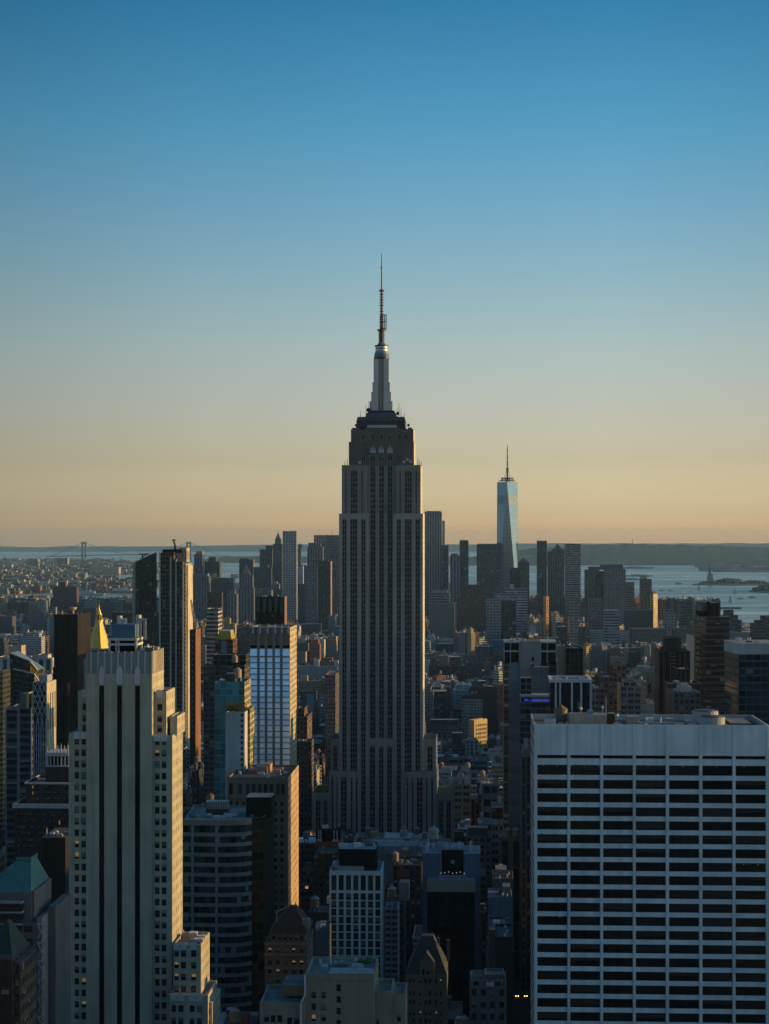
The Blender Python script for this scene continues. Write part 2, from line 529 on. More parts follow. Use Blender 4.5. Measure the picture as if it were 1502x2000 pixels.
sheet('far_bank_ground', [at(*q) for q in ((-500, 1093), (160, 1092), (300, 1098), (384, 1108), (392, 1117), (250, 1122), (170, 1122.5), (163, 1133), (262, 1132.5), (335, 1142),
      (255, 1157), (200, 1159), (140, 1153), (100, 1159), (0, 1163), (-500, 1161))], 1.0, 'town_ground')
def ridge(name, base, d1, tops, mat, depth=5000, seed=1):
    """land that rises from a shore at photo row base to a ridge line given by photo columns and rows at distance d1"""
    r = random.Random(seed)
    d0 = CZ * F / (base - HY)
    m = MB()
    N, K = 90, 14
    px0, px1 = tops[0][0], tops[-1][0]
    rows = []
    for k in range(K + 1):
        q = k / K
        d = d0 + (d1 + depth - d0) * q
        qq = (d - d0) / (d1 - d0)
        line = []
        for i in range(N + 1):
            px = px0 + (px1 - px0) * i / N
            for (a, ya), (b, yb) in zip(tops, tops[1:]):
                if a <= px <= b:
                    y = ya + (yb - ya) * (px - a) / (b - a)
            zt = max(0.0, CZ - (y - HY) * d1 / F)
            h = zt * (min(1, qq) ** 0.8 if qq <= 1 else max(0, 1 - (qq - 1) * 1.4))
            if 0 < k < K:
                h += r.uniform(-.5, .5) * 0.10 * zt * min(1, qq)
            edge = min(i, N - i) / 4.0
            line.append(((px - CX) * d / F, d, min(1, edge) * h - 1.0))
        rows.append(line)
    for k in range(K):
        for i in range(N):
            m.face([rows[k][i], rows[k][i + 1], rows[k + 1][i + 1], rows[k + 1][i]], mat)
    return tag(m.build(name, smooth=True), kind='structure')
ridge('far_hills', 1077.5, 40500, [(-300, 1067), (0, 1067), (60, 1069), (130, 1066.5), (330, 1067), (420, 1065.5), (480, 1064.5), (560, 1062.5), (640, 1063), (800, 1063.5), (900, 1063), (1100, 1061),
      (1300, 1061), (1502, 1060.5), (1800, 1061)], 'woodland', 1500, 3)
ridge('island_hills', 1104, 21500, [(845, 1104), (880, 1098), (930, 1086), (1000, 1076), (1060, 1068), (1130, 1063.5), (1200, 1062.5), (1250, 1062), (1330, 1064), (1420, 1065.5), (1502, 1067.5), (1640, 1068), (1800, 1075)],
      'woodland', 5000, 5)
ridge('wooded_island', 1099, 20600, [(392, 1097), (402, 1091), (430, 1088), (455, 1086), (480, 1086.5), (520, 1085), (560, 1086), (600, 1087), (645, 1088), (655, 1097)], 'woodland', 900, 6)
sheet('pier_land', [at(*q) for q in ((1372, 1113), (1385, 1108), (1420, 1104.5), (1700, 1104.5), (1700, 1117), (1440, 1117.5), (1396, 1116))], 2.0, 'pier_ground')
sheet('statue_island', [at(*q) for q in ((1352, 1142), (1375, 1138), (1430, 1136), (1475, 1137), (1560, 1138), (1560, 1142), (1440, 1143))], 3.0, 'pier_ground')
sheet('low_island', [at(*q) for q in ((1462, 1155), (1480, 1151), (1600, 1150), (1600, 1157), (1490, 1157))], 3.0, 'pier_ground')
# ------------------------------------------------------------------ evening haze
def haze():
    m = MB()
    m.box(-16000, 16000, -1250, 42500, -4.0, 470.0, 'roof', bottom=True)
    mt = bpy.data.materials.new('haze')
    mt.use_nodes = True
    nt = mt.node_tree
    nt.nodes.remove(nt.nodes['Principled BSDF'])
    v = nt.nodes.new('ShaderNodeVolumePrincipled')
    v.inputs['Color'].default_value = HAZE_COL
    v.inputs['Density'].default_value = HAZE_DENSITY
    v.inputs['Anisotropy'].default_value = 0.0
    nt.links.new(v.outputs[0], nt.nodes['Material Output'].inputs['Volume'])
    M['haze'] = mt
    o = m.build('haze')
    o.data.materials.clear()
    o.data.materials.append(mt)
    tag(o, kind='stuff')
HAZE_COL, HAZE_DENSITY = (0.34, 0.62, 0.95, 1), 1.8e-5
haze()
facade('esb_side', (0.44, 0.62), (0.30, 0.60), spandrel=(0.48, 0.43, 0.34))  # side stone kept paler than the front, sunlight put into its colour
facade('wtc_glass', (0.04, 0.96), (0.08, 0.96), glass=(0.11, 0.19, 0.27), grough=0.12, gmetal=0.9, blinds=0.0, gvar=0.12)
facade('wtc_louvre', (0.3, 0.9), (-1, 2), glass=(0.09, 0.13, 0.16), grough=0.25, gmetal=0.8, blinds=0.0, gvar=0.3)
facade('cream_side', (0.40, 0.60), (0.2, 0.74), glass=(0.03, 0.03, 0.03), blinds=0.2)
facade('slab_side', (0.1, 0.9), (0.15, 0.75), glass=(0.012, 0.012, 0.012))
plain('slab_glass', (0.007, 0.009, 0.010), 0.06, weather=0)
plain('slab_blind', (0.014, 0.018, 0.020), 0.4, weather=0)
plain('concrete', (0.24, 0.205, 0.175), 0.85, weather=0.25)
facade('ribbon_glass', (0.04, 0.96), (-1, 2), glass=(0.010, 0.034, 0.036), grough=0.15, gspec=0.25, blinds=0.16, blind_col=(0.11, 0.20, 0.21), gvar=0.9)
facade('bronze_glass', (0.06, 0.94), (0.15, 0.92), glass=(0.09, 0.045, 0.012), grough=0.12, gmetal=0.5, blinds=0.0, gvar=0.8)
plain('brown_stone', (0.20, 0.15, 0.11), 0.9)
facade('sunlit_end', (0.38, 0.62), (0.22, 0.72), glass=(0.04, 0.025, 0.015), blinds=0.3, blind_col=(.3, .2, .12))
plain('warm_grey', (0.25, 0.225, 0.20), 0.85)
facade('sunlit_grid', (0.30, 0.70), (0.18, 0.80), glass=(0.05, 0.04, 0.03), blinds=0.3, blind_col=(.35, .27, .16))  # window grid for bright side walls, golden sunlight painted into wall and blinds
plain('teal_pane', (0.03, 0.06, 0.055), 0.1, weather=0)
facade('black_front', (0.03, 0.97), (0.05, 0.97), glass=(0.006, 0.006, 0.007), grough=0.15, blinds=0.0, gspec=0.25)
plain('pale_brick', (0.235, 0.22, 0.17), 0.92, weather=0.25, scale=0.2)
plain('gable_stone', (0.17, 0.125, 0.095), 0.9)
plain('slate', (0.045, 0.043, 0.045), 0.7)
plain('brown_masonry', (0.15, 0.115, 0.09), 0.9)
plain('red_roof', (0.055, 0.028, 0.024), 0.8)
plain('dark_copper', (0.020, 0.042, 0.034), 0.7)
plain('dark_brick', (0.055, 0.036, 0.030), 0.9)
facade('dark_pier', (0.3, 0.7), (-1, 2), glass=(0.012, 0.011, 0.010), blinds=0.0, spandrel=(0.02, 0.018, 0.016), gvar=.8)
facade('glass_pale', (0.06, 0.94), (0.08, 0.92), glass=(0.16, 0.22, 0.21), grough=0.2, gmetal=0.5, blinds=0.0, gvar=0.25)
facade('glass_dark2', (0.05, 0.95), (0.10, 0.92), glass=(0.012, 0.021, 0.022), grough=0.2, gspec=0.25, blinds=0.03, gvar=0.9)
facade('glass_mid', (0.06, 0.94), (0.10, 0.92), glass=(0.035, 0.055, 0.053), grough=0.25, gspec=0.3, blinds=0.05, blind_col=(.25, .22, .15), gvar=0.6)
facade('glass_fin', (0.08, 0.92), (0.14, 0.94), glass=(0.014, 0.019, 0.018), grough=0.2, gspec=0.25, blinds=0.1, blind_col=(.14, .12, .07), gvar=1.0)
plain('gold_roof', (0.42, 0.28, 0.03), 0.5, weather=0.25)
facade('balcony', (0.2, 0.95), (0.30, 0.95), glass=(0.12, 0.10, 0.04), grough=0.3, blinds=0.3, blind_col=(.3, .26, .12))
plain('fold_glass', (0.05, 0.055, 0.04), 0.15, 0.5, weather=0.6, scale=0.3)
facade('banded', (-1, 2), (0.34, 0.94), glass=(0.05, 0.055, 0.05), grough=0.15, blinds=0.35, blind_col=(.2, .18, .13), gvar=.8)
facade('wide_pier', (0.12, 0.88), (0.25, 0.85), glass=(0.012, 0.014, 0.016), spandrel=(.07, .085, .095), blinds=0.08)
facade('tall_pier', (0.22, 0.78), (0.08, 0.86), glass=(0.05, 0.055, 0.065), spandrel=(.3, .3, .3), blinds=0.15)
facade('slate_glass', (0.02, 0.98), (0.05, 0.97), glass=(0.12, 0.17, 0.23), grough=0.3, blinds=0.0, gvar=0.25)
facade('checker', (0.1, 0.9), (0.25, 0.75), glass=(0.10, 0.07, 0.04), blinds=0.4, blind_col=(.5, .36, .2), spandrel=(.12, .09, .07))
facade('teal_dark', (0.05, 0.95), (0.12, 0.90), glass=(0.015, 0.03, 0.033), grough=0.12, blinds=0.08, blind_col=(.1, .14, .14), gvar=.8)
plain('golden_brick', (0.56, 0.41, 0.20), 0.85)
facade('tall_dark', (0.22, 0.78), (0.05, 0.97), glass=(0.016, 0.018, 0.02), blinds=0.05, spandrel=(.05, .05, .05))
facade('rippled', (0.2, 0.8), (0.25, 0.8), glass=(0.06, 0.065, 0.07), blinds=0.3, wmetal=0.4, wallrough=0.45)
facade('fin_glass', (0.15, 0.85), (-1, 2), glass=(0.08, 0.11, 0.12), grough=0.15, gmetal=0.4, blinds=0.0, gvar=0.4)
plain('bridge_steel', (0.07, 0.10, 0.12), 0.7)
plain('slab_dim', (0.011, 0.016, 0.017), 0.2, spec=0.3, weather=0)
# ------------------------------------------------------------------ the tall tower with the mast
def big_tower():
    D = 1290.0
    st = Site(D, 663, 831)
    X, Z = st.x, st.z
    root = empty('skyscraper', st.loc, YAW, 'tall grey stone skyscraper with stepped shoulders, metal mast and needle antenna', 'skyscraper')
    claim(604, 892, 1640, D, 60)
    panes = []
    FH = 3.75
    strips_w = [(668, 677, 2), (683.6, 698, 3), (705, 714.4, 2)]
    strips_c = [(722, 733, 2), (739.5, 749.5, 2), (756, 766, 2)]
    strips_e = [(774.5, 783.5, 2), (790, 804.5, 3), (811, 820.5, 2)]
    def front(m, mm, x0, x1, y, zb, zt, strips, head=2.5, stone='limestone'):
        """one stone front with recessed strips of windows and metal panels"""
        L = X(x1) - X(x0)
        us = [(X(a) - X(x0), X(b) - X(x0)) for a, b, _ in strips]
        deep = []
        m.holes((X(x0), y), (1, 0), L, zb, zt, us, [(zb, zt - head)], 0.55, stone, panes=deep)
        k0 = int(zb / FH) + 1
        fl = [(k * FH - 1.45, k * FH + 1.15) for k in range(k0, int((zt - head) / FH) + 1) if k * FH + 1.3 < zt - head and k * FH - 1.6 > zb]
        for (a, b, n), q in zip(strips, deep):
            w_ = q[1][0] - q[0][0]
            t = 0.32
            ww = (w_ - t * (n + 1)) / n
            wu = [(t + i * (ww + t), t + i * (ww + t) + ww) for i in range(n)]
            m.holes((q[0][0], q[0][1]), (1, 0), w_, zb, zt - head, wu, fl, 0.3, 'spandrel', panes=panes)
            for i in range(n + 1):
                cx = q[0][0] + i * (ww + t) + t / 2
                mm.box(cx - .1, cx + .1, q[0][1] - .3, q[0][1] + .02, zb, zt - head + .8, 'mullion')
    shaft, mul_ = MB(), MB()
    # shaft below and above the upper shoulder
    z0, zA, zB, zC = 0.0, Z(1447), Z(1003), Z(908)
    dep = 41.0
    side = dict(pu=5.2, pv=3.75)
    for x0, x1, yy, zb, zt, ss in ((662, 720, 0, z0, zB, strips_w), (768, 826, 0, z0, zB, strips_e),
                                   (667, 716.5, 1.8, zB, zC, [(673.6, 677, 1), (683.6, 698, 3), (705, 708.5, 1)]),
                                   (773.5, 821.5, 1.8, zB, zC, [(779.5, 783, 1), (790, 804.5, 3), (811, 814.8, 1)])):
        front(shaft, mul_, x0, x1, yy, zb, zt, ss, 4.0, 'limestone_half_shade' if yy > 1 else 'limestone')
        a, b = X(x0), X(x1)
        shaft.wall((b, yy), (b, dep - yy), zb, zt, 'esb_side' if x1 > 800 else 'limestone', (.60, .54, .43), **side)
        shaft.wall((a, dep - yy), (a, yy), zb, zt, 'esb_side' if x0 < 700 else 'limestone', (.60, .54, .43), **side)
        shaft.wall((b, dep - yy), (a, dep - yy), zb, zt, 'limestone')
        shaft.face([(a, yy, zt), (b, yy, zt), (b, dep - yy, zt), (a, dep - yy, zt)], 'roof', (.12, .12, .12))
    front(shaft, mul_, 716.5, 773.5, 5.0, zA, zB, strips_c, 0.0)
    front(shaft, mul_, 716.5, 773.5, 5.0, zB, zC, strips_c, 0.0, 'limestone_half_shade')
    front(shaft, mul_, 716.5, 773.5, 5.0, zC, Z(884), strips_c, 2.0, 'limestone_shade')
    shaft.holes((X(716.5), 5.0), (1, 0), X(773.5) - X(716.5), Z(884), Z(862), [], [], 0, 'limestone_shade')
    # low centre front with three arched heads
    front(shaft, mul_, 720, 768, 0.3, z0, zA + 1.5, strips_c, 7.0)
    shaft.face([(X(716.5), 0.3, zA + 1.5), (X(771.5), 0.3, zA + 1.5), (X(771.5), 5.2, zA + 1.5), (X(716.5), 5.2, zA + 1.5)], 'limestone')
    for a, b, _ in strips_c:
        cx, r = X((a + b) / 2), X(b) - X((a + b) / 2)
        for i in range(8):
            t0, t1 = math.pi * i / 8, math.pi * (i + 1) / 8
            shaft.face([(cx, .24, zA - 6), (cx + r * math.cos(t0), .24, zA - 6 + 1.3 * r * math.sin(t0)), (cx + r * math.cos(t1), .24, zA - 6 + 1.3 * r * math.sin(t1))], 'spandrel')
    # base wings
    for x0, x1, ss in ((645, 662, [(649, 657, 2)]), (826, 851, [(834, 845, 2)])):
        front(shaft, mul_, x0, x1, 6.0, z0, Z(1445), ss, 5)
        b = X(x1) if x0 > 700 else X(x0)
        if x0 > 700:
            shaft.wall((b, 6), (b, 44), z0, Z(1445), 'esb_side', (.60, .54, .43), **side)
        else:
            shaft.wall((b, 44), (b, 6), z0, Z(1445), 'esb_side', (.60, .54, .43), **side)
        shaft.face([(X(x0), 6, Z(1445)), (X(x1), 6, Z(1445)), (X(x1), 44, Z(1445)), (X(x0), 44, Z(1445))], 'turf')
    for x0, x1, ss in ((643, 704, [(647.5, 652, 1), (657, 660.5, 1), (666, 678, 2), (685, 689.5, 1), (695, 699.5, 1)]),
                       (790, 853, [(794, 798, 1), (804, 808, 1), (814, 826, 2), (832, 836, 1), (842, 846.5, 1)])):
        front(shaft, mul_, x0, x1, -3.5, z0, Z(1506), ss, 4)
        a, b, zt = X(x0), X(x1), Z(1506)
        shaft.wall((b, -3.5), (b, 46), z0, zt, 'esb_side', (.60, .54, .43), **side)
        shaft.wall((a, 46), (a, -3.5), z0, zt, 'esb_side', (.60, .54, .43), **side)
        shaft.face([(a, -3.5, zt), (b, -3.5, zt), (b, 46, zt), (a, 46, zt)], 'roof', (.16, .16, .15))
    for x0, x1, ss in ((609, 643, [(616, 626, 2), (631, 640, 2)]), (853, 886, [(857, 866, 2), (871, 881, 2)])):
        front(shaft, mul_, x0, x1, -1.0, z0, Z(1549), ss, 5)
        a, b, zt = X(x0), X(x1), Z(1549)
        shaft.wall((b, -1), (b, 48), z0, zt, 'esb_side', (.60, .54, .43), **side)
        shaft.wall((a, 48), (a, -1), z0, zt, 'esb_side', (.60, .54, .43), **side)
        shaft.face([(a, -1, zt - .8), (b, -1, zt - .8), (b, 48, zt - .8), (a, 48, zt - .8)], 'turf')
    # upper block
    zD, zE = Z(862), Z(837)
    front(shaft, mul_, 680, 716.5, 5.5, zC, zD, [(688, 692, 1), (704, 713, 2)], 10, 'limestone_shade')
    front(shaft, mul_, 773.5, 808, 5.5, zC, zD, [(776, 785, 2), (796, 801, 1)], 10, 'limestone_shade')
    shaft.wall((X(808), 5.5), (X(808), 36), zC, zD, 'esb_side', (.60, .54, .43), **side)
    shaft.wall((X(680), 36), (X(680), 5.5), zC, zD, 'limestone_shade')
    shaft.wall((X(808), 36), (X(680), 36), zC, zD, 'limestone_shade')
    shaft.face([(X(680), 5.5, zD), (X(808), 5.5, zD), (X(808), 36, zD), (X(680), 36, zD)], 'roof', (.14, .14, .14))
    for x0, x1 in ((693, 698), (726, 730), (742, 746), (759, 763), (778, 781), (790, 794)):
        pass
    L = X(807) - X(684)
    shaft.holes((X(684), 6.5), (1, 0), L, zD, zE, [(X(q) - X(684), X(q + 3.4) - X(684)) for q in (706, 726, 742.5, 759, 778, 791)], [(zD + 2, zD + 4.8)], 0.6, 'limestone_shade', panes=panes)
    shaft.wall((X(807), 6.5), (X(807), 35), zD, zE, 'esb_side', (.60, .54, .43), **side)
    shaft.wall((X(684), 35), (X(684), 6.5), zD, zE, 'limestone_shade')
    shaft.wall((X(807), 35), (X(684), 35), zD, zE, 'limestone_shade')
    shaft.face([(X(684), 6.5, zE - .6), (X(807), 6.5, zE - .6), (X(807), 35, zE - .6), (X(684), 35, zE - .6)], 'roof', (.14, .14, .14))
    for q in (686, 694, 713, 733, 754, 774, 796):   # crenellated parapet
        shaft.box(X(q), X(q + 8), 6.4, 7.2, zE, zE + 1.0, 'limestone_shade')
    shaft.build('shaft', root)
    mul_.build('mullion', root)['kind'] = 'stuff'
    panes_out(panes, root, ['dull_glass'] * 7 + [('dull_glass', 'blind', .3), ('dull_glass', 'curtain', .4), 'dull_glass_warm', 'dull_glass_warm'])
    for q in (727.5, 744, 761):
        orn = MB()                     # metal fan ornaments over the centre strips
        for dx, h in ((-1.4, 4.0), (0, 5.5), (1.4, 4.0)):
            orn.frustum(X(q) + dx - .6, X(q) + dx + .6, 4.3, 4.95, Z(884), X(q) + dx - .2, X(q) + dx + .2, 4.5, 4.95, Z(884) + h, 'aluminium')
        orn.build('ornament', root)
    # observation storeys
    Z = lambda py: CZ + (st.z(py) - CZ) * 1.0155      # these stand half a tower's depth behind the front
    MX = -1.7                                          # the mast stands on the axis of the crown
    ob = MB()
    def tier(hw0, hw1, d0, d1, ya, yb, mat, col=W1):
        ob.frustum(MX - hw0 * st.s, MX + hw0 * st.s, d0, 41 - d0, Z(ya), MX - hw1 * st.s, MX + hw1 * st.s, d1, 41 - d1, Z(yb), mat, col)
    tier(48, 48, 9.0, 9.0, 837, 824, 'dark_metal')
    tier(48, 46, 9.0, 9.5, 824, 816, 'masonry', (.10, .10, .10))
    tier(39, 36, 10.5, 11, 830, 822, 'painted', (.09, .11, .14))
    tier(35, 33, 11.5, 12, 822, 815.5, 'painted', (.14, .16, .18))
    tier(31, 29, 12.5, 13, 815.5, 808, 'painted', (.09, .11, .14))
    tier(27, 26, 13.5, 14, 808, 803, 'painted', (.06, .07, .08))
    ob.build('observation_deck', root)
    gl = MB()
    for i in range(22):
        x = X(716) + i * 0.95
        gl.box(x, x + .7, 8.6, 8.9, Z(838), Z(832), 'steel_white')
    gl.box(X(715), X(774), 8.9, 9.0, Z(838.5), Z(831.5), 'window_glass_pale')
    gl.build('deck_window', root)
    # mast
    ma = MB()
    cyy = 20.5
    for ya, yb, hw in ((803, 785, 22.5), (785, 767, 19.5), (767, 748, 17.2), (748, 702, 15)):
        h = hw * st.s
        k = 5.6 * st.s
        ma.box(MX - h, MX - k, cyy - h, cyy + h, Z(ya), Z(yb), 'aluminium')
        ma.box(MX + k, MX + h, cyy - h, cyy + h, Z(ya), Z(yb), 'aluminium')
    ma.build('mast', root)
    mg = MB()
    mg.box(MX - 5.6 * st.s, MX + 5.6 * st.s, cyy - 5.0, cyy + 5.0, Z(806), Z(702), 'window_glass')
    for q in (-4.4, -1.5, 1.5, 4.4):
        mg.box(MX + q * st.s - .16, MX + q * st.s + .16, cyy - 5.5, cyy - 5.0, Z(803), Z(702), 'aluminium')
    mg.build('mast_window', root)
    dr = MB()
    for ya, yb, r0, r1, mt in ((702, 698, 15.4, 15.4, 'dark_metal'), (698, 692, 15, 15, 'window_glass_pale'), (692, 686, 15, 12.5, 'aluminium'), (686, 677, 12, 12, 'aluminium'),
                               (682, 680.5, 12.6, 12.6, 'dark_metal'), (676.5, 674.5, 14, 14, 'dark_metal'), (674.5, 667, 9.5, 5, 'painted')):
        dr.cyl(MX, cyy, Z(ya), Z(yb), r0 * st.s, r1 * st.s, mt, (.12, .15, .19), 20)
    dr.build('lantern', root)
    an = MB()
    an.cyl(MX, cyy, Z(668), Z(645), 5.2 * st.s, 5.0 * st.s, 'dark_metal', n=10)
    for i in range(5):
        an.cyl(MX, cyy, Z(664.5 - i * 4.4), Z(663 - i * 4.4), 6.6 * st.s, 6.6 * st.s, 'painted', (.22, .13, .08), 10)
    an.cyl(MX, cyy, Z(645.5), Z(643.5), 9 * st.s, 9 * st.s, 'dark_metal', n=12)
    for i in range(14):
        y0 = 643.5 - i * 5.5
        r = (3.8 - i * 0.06) * st.s
        an.cyl(MX, cyy, Z(y0), Z(y0 - 5.5), r * (.95 if i < 5 else .7), r * (.95 if i < 5 else .7), 'painted', ((.17, .155, .15) if i % 2 else (.06, .045, .04)), 8)
        an.cyl(MX, cyy, Z(y0 - 2.2), Z(y0 - 3.2), r * 1.25, r * 1.25, 'dark_metal', n=8)
        if i > 7:
            an.bar((MX - r * 1.5, cyy, Z(y0 - 3)), (MX + r * 1.5, cyy, Z(y0 - 3)), .22, 'dark_metal')
    an.cyl(MX, cyy, Z(567.5), Z(566), 5.4 * st.s, 5.4 * st.s, 'dark_metal', n=10)
    an.cyl(MX, cyy, Z(566), Z(523), 1.5 * st.s, 1.1 * st.s, 'dark_metal', n=6)
    an.cyl(MX, cyy, Z(523), Z(521.5), 2.3 * st.s, 2.3 * st.s, 'dark_metal', n=6)
    an.cyl(MX, cyy, Z(521.5), Z(495), 1.0 * st.s, .6 * st.s, 'dark_metal', n=6)
    for q in (6, 9.0):
        an.bar((MX + q * st.s, cyy, Z(643)), (MX + q * st.s, cyy, Z(614)), .3, 'dark_metal')
    for y in (615, 628, 642):
        an.bar((MX + 2 * st.s, cyy, Z(y)), (MX + 9 * st.s, cyy, Z(y)), .25, 'dark_metal')
    an.build('antenna', root)
    Z = st.z
    # aerials and dishes on the shoulders
    r = random.Random(3)
    for px, py, h in ((702, 818, 22), (706, 819, 12), (713, 808, 26), (718, 806, 30), (722, 804, 26), (778, 808, 30), (774, 806, 14), (789, 817, 16), (782, 812, 22), (671, 908, 12), (676, 906, 14), (818, 908, 14), (822, 908, 11), (815, 905, 16)):
        b = MB()
        b.bar((X(px), 9 + r.uniform(0, 3), Z(py + 2)), (X(px), 9 + r.uniform(0, 3), Z(py - h * .8)), .22, 'dark_metal', r2=.1)
        b.build('aerial', root)
    for px, py, rr in ((718, 799, 1.5), (694, 829, 1.0), (797, 829, 1.0), (789, 902, 1.1), (796, 897, 1.2), (802, 901, 1.2), (702, 903, 1.2), (776, 806, 1.2)):
        b = MB()
        c = Vector((X(px), 8.2 if py < 850 else 3.0, Z(py)))
        n_ = 10
        ring = [tuple(c + Vector((rr * math.cos(2 * math.pi * i / n_), 0, rr * math.sin(2 * math.pi * i / n_)))) for i in range(n_)]
        for i in range(n_):
            b.face([ring[i], ring[(i + 1) % n_], tuple(c + Vector((0, .5, 0)))], 'steel_white' if py > 850 else 'dark_metal')
        b.bar(tuple(c + Vector((0, .4, 0))), tuple(c + Vector((0, .4, -rr - 1.2))), .15, 'dark_metal')
        b.build('dish', root)
    return root
big_tower()
# ------------------------------------------------------------------ the far glass tower with a spire
def glass_needle():
    D = 5400.0
    st = Site(D, 970, 1010.5)
    root = empty('glass_tower', st.loc, math.radians(-6), 'tall pale blue chamfered glass tower with ring platform and thin spire', 'skyscraper')
    claim(966, 1014, 1130, D, 64)
    h = 30.4
    zb, zt = 45.0, st.z(941)
    m = MB()
    B = [(-h, 0), (h, 0), (h, 2 * h), (-h, 2 * h)]
    T = [(0, 0), (h, h), (0, 2 * h), (-h, h)]           # corners above the middles of the base sides
    lv = [zb] + [zb + (zt - zb) * q for q in (0.25, 0.5, 0.7)] + [st.z(983.5), st.z(967.5), zt]
    m.prism(B, 0, zb, 'glass_grid', (.2, .22, .24))
    for k in range(4):
        b0, b1, t0, tm = B[k], B[(k + 1) % 4], T[k], T[k - 1]
        lerp = lambda p, q, f: (p[0] + (q[0] - p[0]) * f, p[1] + (q[1] - p[1]) * f)
        for i in range(len(lv) - 1):
            f0, f1 = (lv[i] - zb) / (zt - zb), (lv[i + 1] - zb) / (zt - zb)
            mt = 'wtc_louvre' if i == 4 else 'wtc_glass'
            # upright triangle: base side up to top corner t0
            a0, a1, c0, c1 = lerp(b0, t0, f0), lerp(b1, t0, f0), lerp(b0, t0, f1), lerp(b1, t0, f1)
            v0, v1 = lv[i] / 4.0, lv[i + 1] / 4.0
            pts = [(a0[0], a0[1], lv[i]), (a1[0], a1[1], lv[i]), (c1[0], c1[1], lv[i + 1]), (c0[0], c0[1], lv[i + 1])]
            uv = [(a0[0] / 4, v0), (a1[0] / 4, v0), (c1[0] / 4, v1), (c0[0] / 4, v1)]
            if f1 > .999:
                pts, uv = pts[:3], uv[:3]
            m.face(pts, 'wtc_glass', (.35, .40, .44), uv)
            # leaning triangle: base corner b0 up to the top side tm-t0
            d0, d1, e0, e1 = lerp(b0, tm, f0), lerp(b0, t0, f0), lerp(b0, tm, f1), lerp(b0, t0, f1)
            pts = [(d0[0], d0[1], lv[i]), (d1[0], d1[1], lv[i]), (e1[0], e1[1], lv[i + 1]), (e0[0], e0[1], lv[i + 1])]
            w0, w1 = math.dist(d0, d1) / 8, math.dist(e0, e1) / 8
            uv = [(-w0, v0), (w0, v0), (w1, v1), (-w1, v1)]
            if f0 < .001:
                pts, uv = pts[1:], uv[1:]
            m.face(pts, mt, (.35, .40, .44), uv)
    m.face([(x, y, zt) for x, y in T], 'roof', (.2, .2, .2))
    m.build('glass_shaft', root)
    r = MB()
    for y0, y1, rr in ((938.8, 937.5, 25), (935.5, 934.5, 19), (933.5, 932.5, 19)):
        r.cyl(0, h, st.z(y0), st.z(y1), rr, rr, 'dark_metal', n=20)
    for i in range(10):
        a = 2 * math.pi * i / 10
        r.bar((18 * math.cos(a), h + 18 * math.sin(a), st.z(940)), (18 * math.cos(a), h + 18 * math.sin(a), st.z(932)), .6, 'dark_metal')
    r.build('ring_platform', root)
    s = MB()
    s.cyl(0, h, st.z(941), st.z(916), 3.0, 2.6, 'dark_metal', n=8)
    s.cyl(0, h, st.z(916), st.z(913.5), 4.2, 4.2, 'dark_metal', n=10)
    for i in range(7):
        s.cyl(0, h, st.z(913.5 - i * 6.2), st.z(913.5 - (i + 1) * 6.2), 2.1 - i * .17, 2.1 - i * .17, 'painted', (.06, .06, .06) if i % 2 else (.3, .3, .3), 8)
        s.cyl(0, h, st.z(913.5 - i * 6.2), st.z(912.5 - i * 6.2), 3.0 - i * .17, 3.0 - i * .17, 'dark_metal', n=8)
    s.cyl(0, h, st.z(870), st.z(864), .8, .3, 'steel_white', n=6)
    for sx_ in (-1, 1):
        s.bar((sx_ * 9, h - 4, st.z(933)), (sx_ * 2, h, st.z(916)), .5, 'dark_metal')
    s.build('spire', root)
glass_needle()
